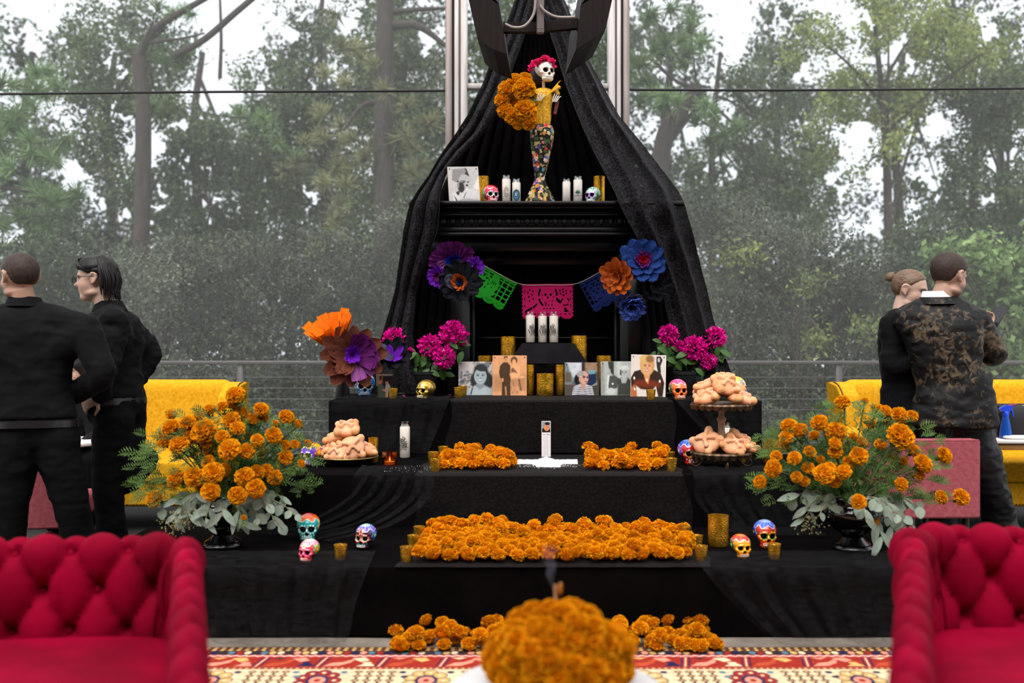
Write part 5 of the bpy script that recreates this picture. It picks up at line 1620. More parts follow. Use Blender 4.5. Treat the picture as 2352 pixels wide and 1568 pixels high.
def bouquet(label, ulabel, upx, upy, blooms, trails, seed, euc_px):
    random.seed(seed)
    base = on(upx, upy, S1)
    urn(ulabel, base)
    t = thing('marigold_bouquet', label, 'bouquet', base + Vector((0, 0, .22)))
    O = t.location
    mouth = base + Vector((0, 0, .20))
    d0 = base.y
    fern = MB()
    def fern_at(p, dr, L, n=12):
        """one pinnate feathery leaf"""
        dr = Vector(dr).normalized(); sd = dr.cross(Vector((random.uniform(-.4, .4), -1, random.uniform(.2, .8)))).normalized()
        nn = dr.cross(sd)
        pts = [p + dr * L * k / 6 + Vector((0, 0, -.25 * L * (k / 6) ** 2)) for k in range(7)]
        fern.add(p_tube(pts, [.0016] * 7, 3, False))
        for k in range(1, 7):
            for s in (-1, 1):
                b0 = pts[k]; ln = L * .42 * (1.05 - abs(k / 6 - .45))
                e1 = b0 + (sd * s * .8 + dr * .62 + nn * random.uniform(-.25, .25)) * ln
                wv = (dr * .8 - sd * s * .5) * ln * .13
                m_ = (b0 + e1) / 2
                fern.add((np.array([tuple(b0), tuple(m_ + wv), tuple(e1), tuple(m_ - wv)]), [np.array([[0, 1, 2, 3]])]))
    for (px, py, dia, dd) in blooms:
        d = d0 + dd
        c = at(px, py, d)
        s = dia * d / FPX * 1.12
        out = (c - mouth); outn = out.normalized()
        face = (outn * .8 + Vector((random.uniform(-.5, .5), -.75, random.uniform(.0, .6)))).normalized()
        R = basis(face, (0.02, .1, 1)) @ Matrix.Rotation(random.uniform(0, 6.28), 3, 'Z')
        bl = obj('marigold_bloom', random.choice(MG), None, t, loc=c - O, rot=R.to_euler(), scale=s)
        obj('calyx', calyx, None, bl)
        back = c - face * s * .45
        mid = mouth + out * .55 + Vector((random.uniform(-.02, .02), random.uniform(0, .05), .03))
        P = bez(mouth + Vector((random.uniform(-.06, .06), random.uniform(-.05, .05), 0)), mid, back, 9)
        MB().add(p_tube(P, np.linspace(.0042, .003, 9), 6)).build('stem', m_stem, t, True)
        for k in range(random.randint(4, 6)):
            q = Vector(P[random.randint(3, 8)])
            a = Vector((random.uniform(-1, 1), random.uniform(-1, .4), random.uniform(-.3, .8)))
            fern_at(q + Vector((0, .02, 0)), a + outn * .6, random.uniform(.05, .085))
    for k in range(420):       # the leafy mass low in the middle
        a = random.uniform(0, 2 * PI); r = random.uniform(.04, .36) ; z = random.uniform(-.02, .46) * (1 - r * 1.1)
        p = mouth + Vector((math.cos(a) * r * 1.15, math.sin(a) * r * .5 + .05, z + .03))
        fern_at(p, Vector((math.cos(a), math.sin(a) - .4, random.uniform(-.2, .9))), random.uniform(.045, .085))
    stuff(fern.build('fern_foliage', m_fern, t, True, smooth=False))
    # eucalyptus sprays hanging round the rim
    for (tx, ty, dd, n, kind) in trails:
        e_ = at(tx, ty, d0 + dd)
        st = mouth + (Vector((e_.x, e_.y, mouth.z)) - mouth) * .25 + Vector((0, 0, .04))
        mid = (st + e_) / 2 + Vector((0, 0, .07))
        P = bez(st, mid, e_, 14)
        MB().add(p_tube(P, np.linspace(.003, .0015, 14), 5)).build('eucalyptus_stem', m_seed, t, True)
        for k in range(n):
            i = 3 + int(10.9 * (k + 1) / (n + 1)); q = Vector(P[min(i, 13)])
            tan = (Vector(P[min(i + 1, 13)]) - Vector(P[i - 1])).normalized()
            s = 1 if k % 2 else -1
            dr = (tan * .5 + Vector((s * random.uniform(.3, .9), -.5, random.uniform(-.7, .25)))).normalized()
            R = basis(Vector((random.uniform(-.5, .5), -1, random.uniform(-.1, .7))), dr)
            yv = (dr - R.col[2] * dr.dot(R.col[2])).normalized(); xv = yv.cross(R.col[2])
            Rm = Matrix((xv, yv, R.col[2])).transposed()
            obj('eucalyptus_leaf', EUC[kind if random.random() < .8 else 1 - kind], None, t, loc=q - O, rot=Rm.to_euler(), scale=random.uniform(.75, 1.2))
    sd = MB()
    for (tx, ty, dd) in euc_px:   # seed clusters
        c = at(tx, ty, d0 + dd)
        for k in range(90):
            v = Vector((random.gauss(0, .035), random.gauss(0, .02), random.gauss(0, .025)))
            sd.add(p_sphere(tuple(c + v), random.uniform(.003, .005), 5, 4))
    if euc_px: stuff(sd.build('eucalyptus_seeds', m_seed, t, True))
    return t

BL = [(541, 907, 42, .02), (533, 927, 26, .06), (510, 933, 24, 0), (394, 952, 24, .1), (457, 956, 26, .1), (481, 940, 26, .12), (431, 972, 38, 0), (392, 983, 42, .02), (470, 992, 58, -.05), (555, 950, 40, .06), (600, 940, 34, .04), (605, 960, 26, .08),
      (532, 965, 40, 0), (545, 984, 34, -.04), (580, 963, 28, .05), (658, 957, 34, -.02), (683, 973, 22, 0), (632, 972, 18, .05), (511, 1003, 32, -.12), (591, 1011, 30, -.1), (629, 1000, 38, -.04), (381, 1010, 40, 0), (412, 1022, 46, -.06), (437, 1000, 40, 0),
      (527, 1033, 50, -.16), (567, 1036, 36, -.12), (476, 1018, 26, -.05), (480, 1032, 30, -.02), (600, 1035, 26, .03), (656, 1022, 24, 0), (678, 1020, 22, 0), (656, 1050, 34, -.02), (630, 1068, 26, .06), (595, 1058, 26, .1), (478, 1060, 30, -.08),
      (405, 1100, 42, -.06), (447, 1096, 44, -.14), (490, 1086, 48, -.18), (512, 1080, 34, -.1), (562, 1095, 44, -.16), (590, 1085, 34, -.1), (612, 1080, 30, -.06), (631, 1096, 34, -.06), (484, 1128, 42, -.2), (545, 1138, 40, -.22), (587, 1122, 42, -.18), (465, 1116, 30, -.1),
      (355, 1146, 38, -.02), (560, 1188, 12, -.2), (692, 1064, 18, -.1), (707, 1018, 18, .06), (575, 1000, 22, .12), (440, 1040, 26, .1)]
bouquet('full marigold bouquet with trailing eucalyptus at the left of the steps', 'glossy black urn under the left marigold bouquet', 512, 1256, BL,
        [(395, 1200, -.05, 8, 1), (430, 1190, -.14, 8, 1), (560, 1210, -.2, 8, 1), (660, 1150, -.05, 7, 0), (690, 1190, -.08, 8, 0), (650, 1215, -.1, 8, 0), (600, 1200, -.15, 7, 0), (510, 1185, -.2, 7, 0), (365, 1175, 0, 6, 1), (470, 1200, -.18, 6, 0), (430, 1150, -.16, 6, 1), (620, 1165, -.16, 6, 0)],
        51, [(400, 1205, -.06), (425, 1190, -.12), (455, 1180, -.1)])
BR = [(1935, 924, 34, .1), (1987, 920, 16, .1), (2021, 940, 24, .08), (2034, 945, 30, .05), (2066, 954, 40, 0), (2095, 955, 28, 0), (1882, 971, 38, -.02), (1812, 978, 36, .02), (1838, 988, 34, 0), (1806, 1003, 32, 0), (1920, 991, 46, -.06), (1918, 1018, 28, -.1), (1918, 1038, 32, -.08),
      (2069, 1003, 60, -.1), (2022, 1020, 26, -.04), (1960, 1002, 20, .04), (1980, 1015, 24, .02), (1783, 1047, 26, -.04), (1776, 1076, 40, -.1), (1746, 1106, 30, -.06), (1825, 1052, 32, -.08), (1860, 1038, 28, -.04), (1973, 1046, 40, -.14), (1950, 1062, 30, -.1), (1856, 1074, 28, -.06),
      (1893, 1088, 46, -.2), (1905, 1075, 28, -.16), (1938, 1084, 34, -.2), (1918, 1105, 28, -.16), (2100, 1036, 30, 0), (2120, 1066, 44, -.06), (2110, 1090, 28, -.04), (2168, 1046, 38, 0), (2070, 1112, 30, -.16), (1972, 1152, 34, -.26), (1830, 1095, 26, -.08), (1848, 1105, 24, -.06),
      (2161, 1142, 32, -.06), (2207, 1142, 38, -.06), (2008, 1196, 22, -.1), (2040, 975, 26, .1), (2000, 975, 22, .12), (1870, 1000, 24, .1), (1800, 1026, 24, .04), (2075, 1060, 22, -.02), (2048, 1050, 18, .02), (1885, 1055, 20, 0)]
bouquet('full marigold bouquet with trailing eucalyptus at the right of the steps', 'glossy black urn under the right marigold bouquet', 1958, 1262, BR,
        [(2060, 1230, -.1, 8, 1), (2100, 1215, -.12, 8, 0), (2030, 1245, -.12, 7, 1), (1990, 1200, -.2, 6, 1), (2120, 1170, -.1, 7, 0), (1850, 1170, -.08, 7, 1), (1810, 1150, -.04, 6, 0), (1880, 1185, -.12, 6, 1), (2070, 1190, -.18, 7, 0), (1840, 1200, -.05, 5, 1), (2040, 1180, -.2, 6, 0)],
        57, [(1860, 1200, -.06)])
random.seed(99)
# ------------------------------------------------------------------ painted skulls
m_glaze = MAT('painted_glaze', (.5, .5, .5), .22, vcol=True, coat=.5, spec=.5)
m_goldskull = MAT('gold_leaf', (.8, .5, .1), .22, .85, vcol=True)
SK_E = [((0, -.08, .12), (.42, .52, .40)), ((0, .20, -.12), (.32, .26, .34)), ((0, .23, -.35), (.27, .22, .14)), ((.23, .22, -.09), (.12, .15, .09)), ((-.23, .22, -.09), (.12, .15, .09)),
        ((0, .36, .10), (.27, .09, .07)), ((0, .36, -.28), (.19, .12, .09)), ((0, .44, -.08), (.05, .06, .08))]
def skull_shape(nu=120, nv=84):
    D = dirs(nu, nv)
    V = D * star_r(D, SK_E, .022)[:, None]
    for s in (-1, 1):
        e_ = np.array([s * .150, .40, -.005])
        r = np.hypot((V[:, 0] - e_[0]) / .105, (V[:, 2] - e_[2]) / .105)
        front = V[:, 1] > .1
        V[:, 1] -= np.where(front, .20 * np.clip(1.15 - r, 0, .6) / .6, 0)
        sd = np.array([s * .34, .10, -.22])
        V[:, 0] -= s * .07 * np.exp(-(((V - sd) / np.array([.15, .14, .12])) ** 2).sum(1))
    r = np.hypot(V[:, 0] / (.030 + .35 * np.clip(-.10 - V[:, 2], 0, .10)), (V[:, 2] + .165) / .065)
    V[:, 1] -= np.where(V[:, 1] > .2, .12 * np.clip(1.2 - r, 0, .5) / .5, 0)
    V[:, 2] = np.maximum(V[:, 2], -.46)
    return V, [gridfaces(nu, nv, True)]
SKULL = skull_shape()
def tooth_row():
    mb = MB()
    for row, (z0, z1) in enumerate(((-.300, -.252), (-.352, -.304))):
        for k in range(8):
            x = (k - 3.5) * .046
            y = .475 - 2.2 * x * x
            mb.add(p_cbox((x, y - .02, (z0 + z1) / 2), (.043, .06, z1 - z0), .008))
    return mb.mesh('teeth')
TEETH = tooth_row(); TEETH.materials.append(MAT('ivory_teeth', lin(236, 230, 220), .35))

def paint_skull(V, st, seed):
    r_ = np.random.default_rng(seed)
    base = np.array(st['base']); C = np.tile(base, (len(V), 1))
    x, y, z = V.T
    def put(m, c):
        m = np.clip(m, 0, 1)[:, None]; C[:] = C * (1 - m) + np.array(c) * m
    def flower(c, rad, n, c1, c2, c3=None, axis=1):
        a, b = [(1, 2), (0, 2), (0, 1)][axis]
        p, q = V[:, a] - c[a], V[:, b] - c[b]
        rr = np.hypot(p, q); th = np.arctan2(q, p)
        near = (np.sign(V[:, axis]) == np.sign(c[axis])) | (c[axis] == 0)
        R = rad * (.82 + .18 * np.cos(n * th))
        put((rr < R) & near, c1); put((rr < R * .86) & (rr > R * .80) & near, (.9, .9, .9)); put((rr < rad * .45) & near, c2)
        if c3 is not None: put((rr < rad * .2) & near, c3)
    cap = st.get('cap')
    if cap is not None:
        th = np.arctan2(x, y)
        edge = .30 + .05 * np.cos(6 * th) - .10 * np.clip(-y / .5, 0, 1)
        put(z > edge, cap); put((z > edge) & (z < edge + .025), st.get('capline', (.9, .9, .9)))
        put((z > .36) & (np.cos(14 * th) > .75), st.get('cap2', cap))
        put(z > .46, st.get('cap2', cap))
    for s in (-1, 1):
        flower((s * .4, -.06, .08), .27, 7, st.get('side', base), st.get('side2', base), (.9, .9, .2), 0)
        flower((s * .4, -.34, -.1), .16, 5, st.get('leaf', (.05, .3, .06)), st.get('leaf', (.05, .3, .06)), None, 0)
    if st.get('fore') is not None:
        flower((0, .4, .28), .13, 6, st['fore'], st.get('fore2', (.9, .9, .2)), (.1, .02, .02), 1)
    put((np.abs(x) < .22) & (y > .2) & (z < -.38) & (np.cos(x * 90) > .2), st.get('jaw', (.9, .7, .1)))
    put((np.abs(x) < .26) & (y > .15) & (z < -.19) & (z > -.245) & (np.cos(x * 80) > .3), st.get('lipline', (.9, .85, .8)))
    for s in (-1, 1):
        rr = np.hypot((x - s * .150), (z + .005)); th = np.arctan2(z + .005, x - s * .15)
        f_ = y > .05
        put((rr < .150 + .030 * np.cos(9 * th)) & f_, st.get('petal', (.9, .9, .9)))
        put((rr < .122) & f_, st.get('ring', base))
        put((rr < .100) & f_, (.004, .004, .005))
    rn = np.hypot(x / (.032 + .35 * np.clip(-.10 - z, 0, .10)), (z + .165) / .062)
    put((rn < 1.0) & (y > .2), (.004, .004, .005))
    if st.get('dots') is not None:
        P = V[r_.integers(0, len(V), 40)]
        for p in P:
            if p[1] > .25 and p[2] < .2: continue
            put(np.linalg.norm(V - p, axis=1) < .035, st['dots'][r_.integers(len(st['dots']))])
    return C

def skull(label, px, py, z, width_px, st, yaw, seed, gold=False, teeth=True, d=None, pitch=0.0):
    p = on(px, py, z) if d is None else Vector((xat(px, d), d, z))
    s = width_px * p.y / FPX / .86
    t = thing('painted_skull', label, 'skull', p, yaw)
    V, Fs = SKULL
    Vz = V + np.array([0, 0, .46])
    MB().add((Vz * s, Fs), paint_skull(V, st, seed)).build('cranium', m_goldskull if gold else m_glaze, t)
    if teeth:
        o = obj('teeth', TEETH, None, t, loc=(0, 0, .46 * s), scale=s)
    return t
W, K = (.85, .85, .85), (.004, .004, .005)
FACE = PI      # model looks along +y; the camera is on the -y side
PK, RD, OR, YE, GR, BU, TU, PU = lin(235, 40, 120), lin(200, 30, 30), lin(240, 110, 20), lin(250, 200, 20), lin(40, 140, 40), lin(40, 80, 200), lin(20, 165, 165), lin(110, 60, 190)
skull('turquoise painted skull with orange flower cap on the lowest step', 708, 1240, S1, 54, dict(base=TU, cap=OR, cap2=RD, petal=W, ring=TU, side=YE, side2=BU, lipline=W, jaw=TU), FACE + .08, 1)
skull('pink and yellow painted skull in front of the turquoise one', 709, 1288, S1, 44, dict(base=lin(225, 60, 90), cap=lin(240, 120, 150), cap2=W, petal=lin(255, 130, 160), ring=PK, side=lin(120, 200, 40), side2=OR, fore=W, fore2=YE, lipline=OR, jaw=lin(190, 140, 40), dots=[YE, GR, OR]), FACE - .35, 2)
skull('dark flowered skull with orange eye rings under the tulle', 839, 1258, S1, 48, dict(base=lin(60, 20, 50), cap=PU, cap2=lin(150, 200, 230), petal=OR, ring=W, side=BU, side2=TU, fore=OR, fore2=lin(80, 10, 20), lipline=TU, jaw=lin(60, 20, 40), dots=[BU, TU, YE, W]), FACE - .30, 3)
skull('small yellow and orange skull with pointed cheeks on the lowest step', 1702, 1279, S1, 46, dict(base=lin(240, 150, 10), cap=RD, cap2=OR, petal=YE, ring=lin(240, 150, 10), side=lin(20, 60, 30), side2=GR, lipline=RD, jaw=lin(230, 80, 40)), FACE + .15, 4)
skull('red painted skull with blue flower cap on the lowest step', 1758, 1255, S1, 54, dict(base=lin(190, 50, 20), cap=lin(70, 100, 220), cap2=lin(150, 180, 250), petal=YE, ring=lin(60, 120, 60), side=BU, side2=lin(30, 30, 120), lipline=OR, jaw=YE), FACE + .02, 5)
skull('purple painted skull behind the left plate of bread', 714, 1068, S2, 46, dict(base=PU, cap=lin(250, 200, 20), cap2=OR, petal=W, ring=YE, side=OR, side2=YE, lipline=W, jaw=OR), FACE - .5, 6)
skull('red skull with blue cap behind the tiered bread stand', 1583, 1066, S2, 50, dict(base=lin(190, 20, 30), cap=BU, cap2=lin(110, 150, 240), petal=GR, ring=OR, side=PU, side2=lin(160, 120, 220), lipline=W, jaw=OR, leaf=GR), FACE + .22, 7)
skull('bright blue painted skull beside the black vase', 838, 911, S3, 48, dict(base=lin(20, 130, 215), cap=W, cap2=PK, petal=YE, ring=lin(20, 130, 215), side=lin(80, 190, 240), side2=BU, lipline=W, jaw=lin(150, 180, 60)), FACE + .15, 8)
skull('shiny gold skull on the highest step', 977, 917, S3, 40, dict(base=(.72, .46, .08), petal=(.9, .62, .15), ring=(.72, .46, .08), side=(.45, .27, .04), side2=(.8, .55, .1), lipline=(.7, .45, .1), jaw=(.5, .3, .05), leaf=(.3, .2, .05), fore=(.5, .3, .05), fore2=(.9, .6, .2)), FACE - .62, 9, True)
skull('orange painted skull right of the blond portrait', 1558, 918, S3, 42, dict(base=lin(235, 110, 40), cap=PK, cap2=lin(240, 130, 180), petal=OR, ring=lin(235, 110, 40), side=lin(20, 60, 30), side2=GR, lipline=lin(200, 80, 30), jaw=YE), FACE + .18, 10)
skull('yellow and blue painted skull hidden behind the tiered bread stand', 1690, 918, S3, 48, dict(base=lin(250, 185, 20), cap=YE, cap2=lin(250, 185, 20), petal=BU, ring=PU, side=RD, side2=W, fore=BU, fore2=YE, lipline=W, jaw=BU, leaf=GR), FACE + .5, 11)
ZM = at(0, 462, 6.62).z
skull('pink painted skull on the mantel shelf', 1128, 0, ZM, 38, dict(base=lin(225, 25, 80), cap=RD, cap2=PK, petal=W, ring=W, side=lin(90, 130, 110), side2=GR, lipline=W, jaw=lin(180, 20, 60)), FACE + .35, 12, d=6.74)
skull('green and white painted skull on the mantel shelf', 1361, 0, ZM, 34, dict(base=lin(190, 205, 210), cap=lin(40, 150, 110), cap2=W, petal=lin(230, 150, 220), ring=PU, side=GR, side2=lin(60, 190, 60), lipline=lin(40, 150, 110), jaw=TU, leaf=OR), FACE - .55, 13, d=6.74)

# ------------------------------------------------------------------ candles
def gold_mercury(name, speck, rough=.2):
    m, nt, b = newmat(name)
    tc = N_(nt, 'ShaderNodeTexCoord')
    vo = N_(nt, 'ShaderNodeTexVoronoi'); vo.inputs['Scale'].default_value = speck
    no = N_(nt, 'ShaderNodeTexNoise'); no.inputs['Scale'].default_value = speck * .12; no.inputs['Detail'].default_value = 3
    nt.links.new(tc.outputs['Object'], vo.inputs['Vector']); nt.links.new(tc.outputs['Object'], no.inputs['Vector'])
    sp = N_(nt, 'ShaderNodeSeparateXYZ'); nt.links.new(tc.outputs['Object'], sp.inputs[0])
    zr = N_(nt, 'ShaderNodeMapRange'); zr.inputs[1].default_value = .0; zr.inputs[2].default_value = .13; zr.inputs[3].default_value = .95; zr.inputs[4].default_value = .25
    nt.links.new(sp.outputs['Z'], zr.inputs[0])
    lt = N_(nt, 'ShaderNodeMath', operation='LESS_THAN'); lt.inputs[1].default_value = .33
    nt.links.new(vo.outputs['Distance'], lt.inputs[0])
    mu = N_(nt, 'ShaderNodeMath', operation='MULTIPLY'); nt.links.new(lt.outputs[0], mu.inputs[0]); nt.links.new(zr.outputs[0], mu.inputs[1])
    mx = N_(nt, 'ShaderNodeMix', data_type='RGBA'); mx.inputs[6].default_value = (*lin(232, 166, 28), 1); mx.inputs[7].default_value = (*lin(255, 236, 150), 1)
    nt.links.new(mu.outputs[0], mx.inputs[0])
    mx2 = N_(nt, 'ShaderNodeMix', data_type='RGBA', blend_type='MULTIPLY'); mx2.inputs[0].default_value = .8
    cr = N_(nt, 'ShaderNodeMapRange'); cr.inputs[1].default_value = .3; cr.inputs[2].default_value = .7; cr.inputs[3].default_value = .35; cr.inputs[4].default_value = 1.25
    nt.links.new(no.outputs['Fac'], cr.inputs[0]); nt.links.new(mx.outputs[2], mx2.inputs[6]); nt.links.new(cr.outputs[0], mx2.inputs[7])
    nt.links.new(mx2.outputs[2], b.inputs['Base Color'])
    b.inputs['Metallic'].default_value = .8; b.inputs['Roughness'].default_value = rough
    bp = N_(nt, 'ShaderNodeBump'); bp.inputs['Strength'].default_value = .6; bp.inputs['Distance'].default_value = .003
    nt.links.new(vo.outputs['Distance'], bp.inputs['Height']); nt.links.new(bp.outputs[0], b.inputs['Normal'])
    return m
m_gold_v = gold_mercury('gold_mercury_glass', 230)
m_gold_p = gold_mercury('gold_speckled_glass', 170)
m_wax = MAT('white_wax', lin(236, 226, 214), .5, sss=.15, col2=lin(226, 214, 202), vscale=12)
m_wick = MAT('wick', lin(240, 236, 226), .8)
def clear_glass(name, tint=(1, 1, 1), fac=.12):
    m, nt, b = newmat(name)
    out = nt.nodes['Material Output']
    g = N_(nt, 'ShaderNodeBsdfGlossy'); g.inputs['Roughness'].default_value = .06; g.inputs[0].default_value = (*tint, 1)
    tr = N_(nt, 'ShaderNodeBsdfTransparent'); tr.inputs[0].default_value = (*tint, 1)
    fr = N_(nt, 'ShaderNodeLayerWeight'); fr.inputs[0].default_value = .25
    mr = N_(nt, 'ShaderNodeMapRange'); mr.inputs[3].default_value = fac * .4; mr.inputs[4].default_value = .55
    nt.links.new(fr.outputs['Facing'], mr.inputs[0])
    ms = N_(nt, 'ShaderNodeMixShader'); nt.links.new(mr.outputs[0], ms.inputs[0]); nt.links.new(tr.outputs[0], ms.inputs[1]); nt.links.new(g.outputs[0], ms.inputs[2])
    nt.links.new(ms.outputs[0], out.inputs[0])
    return m
m_glass = clear_glass('clear_jar_glass')
m_amber = clear_glass('amber_glass', lin(250, 200, 150), .5)
m_flame = None

VOT = MB().add(p_lathe([(0, .001), (.0215, .001), (.023, .004), (.0255, .03), (.0295, .066), (.0272, .066), (.0235, .03), (.021, .010), (0, .010)], 28, False)).mesh('cup')
VOT.materials.append(m_gold_v)
VWX = MB().add(p_lathe([(.0, .0105), (.0215, .0105), (.0240, .034), (0, .036)], 20, False)).mesh('wax'); VWX.materials.append(m_wax)
VWK = MB().add(p_tube([(0, 0, .034), (.001, 0, .045)], .0009, 5)).mesh('wick'); VWK.materials.append(m_wick)
def votive(label, px, py, z, s=1.0, p=None):
    t = thing('votive_candle', label, 'candle', p or on(px, py, z), random.uniform(0, 6), 'small gold votive candles')
    obj('cup', VOT, None, t, scale=s); w_ = obj('wax', VWX, None, t, scale=s); obj('wick', VWK, None, w_)
    return t
for px, py, z, s, lab in [
    (903, 916, S3, 1.0, 'small gold votive before the framed pair photo at the left'), (1053, 913, S3, 1.0, 'small gold votive in front of the dark haired woman portrait'), (1063, 909, S3, 1.0, 'small gold votive half hidden beside the dark haired woman portrait'),
    (1495, 919, S3, 1.0, 'small gold votive before the blond portrait'), (1018, 1052, S2, 1.05, 'back votive left of the left small marigold bed'), (995, 1066, S2, 1.05, 'middle votive left of the left small marigold bed'), (1000, 1084, S2, 1.05, 'front votive left of the left small marigold bed'),
    (1518, 1052, S2, 1.05, 'back votive right of the right small marigold bed'), (1538, 1066, S2, 1.05, 'middle votive right of the right small marigold bed'), (1542, 1082, S2, 1.05, 'front votive right of the right small marigold bed'),
    (963, 1240, S1, 1.0, 'back votive at the left end of the long marigold bed'), (950, 1262, S1, 1.0, 'middle votive at the left end of the long marigold bed'), (934, 1290, S1, 1.0, 'front votive at the left end of the long marigold bed'),
    (1574, 1240, S1, 1.0, 'back votive at the right end of the long marigold bed'), (1600, 1262, S1, 1.0, 'middle votive at the right end of the long marigold bed'), (1610, 1288, S1, 1.0, 'front votive at the right end of the long marigold bed'),
    (782, 1285, S1, 1.0, 'lone gold votive between the painted skulls at the left'), (1778, 1283, S1, 1.0, 'lone gold votive in front of the red skull'), (1703, 1062, S2, 1.0, 'gold votive under the tiered bread stand')]:
    votive(lab, px, py, z, s)

def gold_pillar(label, px, py, z, wpx, hpx, d=None):
    p = on(px, py, z) if d is None else Vector((xat(px, d), d, z))
    t = thing('gold_candle_holder', label, 'candle holder', p, random.uniform(0, 6), 'gold cylinder candle holders')
    r, h = wpx / 2 * p.y / FPX, hpx * p.y / FPX
    MB().add(p_lathe([(0, .001), (r - .003, .001), (r, .004), (r, h * .33), (r, h * .66), (r, h), (r - .004, h), (r - .004, .012), (0, .012)], 36, False)).build('cylinder', m_gold_p, t)
    MB().add(p_lathe([(0, .0125), (r - .005, .0125), (r - .005, h * .45), (0, h * .46)], 24, False)).build('wax', m_wax, t)
    return t
for a in [('tall gold candle holder behind the capped man portrait on the mantel', 1110, 0, ZM, 26, 72, 6.95), ('tall gold candle holder behind the green skull on the mantel', 1376, 0, ZM, 26, 72, 6.95),
          ('gold candle holder left of the three tall candles', 1167, 0, ZB1, 34, 62, 6.80), ('gold candle holder right of the three tall candles', 1330, 0, ZB1, 36, 64, 6.80),
          ('gold candle holder peeking over the dark haired woman portrait', 1113, 0, S3, 32, 88, 6.78), ('gold candle holder peeking over the couple at the wedding portrait', 1387, 0, S3, 34, 88, 6.78),
          ('slim gold candle holder right of the sepia couple', 1217, 0, S3, 20, 70, 6.63), ('slim gold candle holder left of the striped shirt portrait', 1286, 0, S3, 20, 70, 6.63),
          ('wide gold candle holder at the centre of the highest step', 1252, 0, S3, 39, 51, 6.56), ('gold candle holder behind the left plate of bread', 857, 1062, S2, 22, 58, None),
          ('gold candle holder beside the right bouquet on the middle step', 1770, 1062, S2, 40, 54, None), ('tall gold candle holder on the lowest step beside the yellow skull', 1650, 1253, S1, 47, 70, None)]:
    gold_pillar(*a)

# lettering: strokes with their own width, bent round the jar
def stroke(pts, ws):
    P = np.array(pts, float); n = len(P)
    T = np.gradient(P, axis=0); T /= np.linalg.norm(T, axis=1)[:, None] + 1e-9
    Nn = np.stack([-T[:, 1], T[:, 0]], 1)
    w = np.array(ws, float) if hasattr(ws, '__len__') else np.full(n, ws)
    return P + Nn * w[:, None] / 2, P - Nn * w[:, None] / 2
def vstem(x, w=.2): return [((x, 0), (x, 1)), w], [((x - w * .9, .02), (x + w * .9, .02)), .05], [((x - w * .9, .98), (x + w * .9, .98)), .05]
ARC = lambda cx, cy, rx, ry, a0, a1, n=12: [(cx + rx * math.cos(a), cy + ry * math.sin(a)) for a in np.linspace(a0, a1, n)]
def thick(n, lo=.05, hi=.2): return [lo + (hi - lo) * abs(math.sin(PI * k / (n - 1))) for k in range(n)]
GLY = {
    'B': (list(vstem(.16)) + [[ARC(.24, .745, .33, .235, PI / 2, -PI / 2), thick(12)], [ARC(.24, .265, .38, .24, PI / 2, -PI / 2), thick(12)]], .72),
    'I': (list(vstem(.2)), .42),
    'G': ([[ARC(.42, .5, .32, .48, .7, 2 * PI - .75, 16), thick(16, .04, .22)], [((.66, 0.08), (.66, .42)), .16], [((.52, .42), (.80, .42)), .05]], .86),
    'V': ([[((.08, 1), (.38, 0)), .20], [((.38, 0), (.66, 1)), .05], [((-.04, .98), (.24, .98)), .05], [((.54, .98), (.78, .98)), .05]], .72),
    'E': (list(vstem(.16)) + [[((.16, .97), (.56, .97)), .05], [((.16, .5), (.44, .5)), .05], [((.16, .03), (.58, .03)), .05], [((.56, .97), (.56, .78)), .06], [((.58, .03), (.58, .24)), .06]], .66),
    't': ([[((.2, .95), (.2, .2), (.28, .06), (.4, .08)), .1], [((.05, .64), (.4, .64)), .08]], .42),
    'h': ([[((.1, 1), (.1, 0)), .1], [((.1, .45), (.28, .62), (.42, .5), (.42, 0)), .09]], .54),
    'e': ([[[(.06, .34)] + ARC(.28, .32, .22, .3, 0, 5.4, 12), .09]], .54),
    'g': ([[ARC(.26, .36, .2, .26, 0, 2 * PI, 14), .09], [((.46, .62), (.46, -.2), (.3, -.38), (.06, -.28)), .1]], .58),
    'r': ([[((.1, .62), (.1, 0)), .1], [((.1, .42), (.24, .6), (.38, .58)), .09]], .42),
    'o': ([[ARC(.27, .32, .21, .29, 0, 2 * PI, 14), .09]], .56),
    'u': ([[((.1, .62), (.1, .16), (.26, .02), (.42, .16), (.42, .62)), .09], [((.42, .3), (.46, 0)), .08]], .56),
    'p': ([[((.1, .62), (.1, -.38)), .1], [ARC(.28, .32, .19, .29, PI, -PI, 14), .09]], .54)}
def letters(txt, h, x_mid, y0, out, squeeze=1.0):
    w = sum(GLY[c][1] for c in txt) * h * squeeze
    x = x_mid - w / 2
    for c in txt:
        for pts, ws in GLY[c][0]:
            P = [(x + p[0] * h * squeeze, y0 + p[1] * h) for p in pts]
            W_ = [q * h for q in ws] if hasattr(ws, '__len__') else ws * h
            if len(P) == 2:
                P = [P[0], ((P[0][0] + P[1][0]) / 2, (P[0][1] + P[1][1]) / 2), P[1]]
                W_ = [W_] * 3 if not hasattr(W_, '__len__') else W_
            out.append(stroke(P, W_))
        x += GLY[c][1] * h * squeeze
def wrap(strips, r, col, mb, phi=0.0):
    for a, b in strips:
        n = len(a)
        V = []
        for p in list(a) + list(b):
            th = p[0] / r + phi
            V.append((r * math.sin(th), -r * math.cos(th), p[1]))
        mb.add((np.array(V), [np.array([[i, i + 1, n + i + 1, n + i] for i in range(n - 1)])]), col)
m_print = MAT('printed_ink', (0, 0, 0), .6, vcol=True)
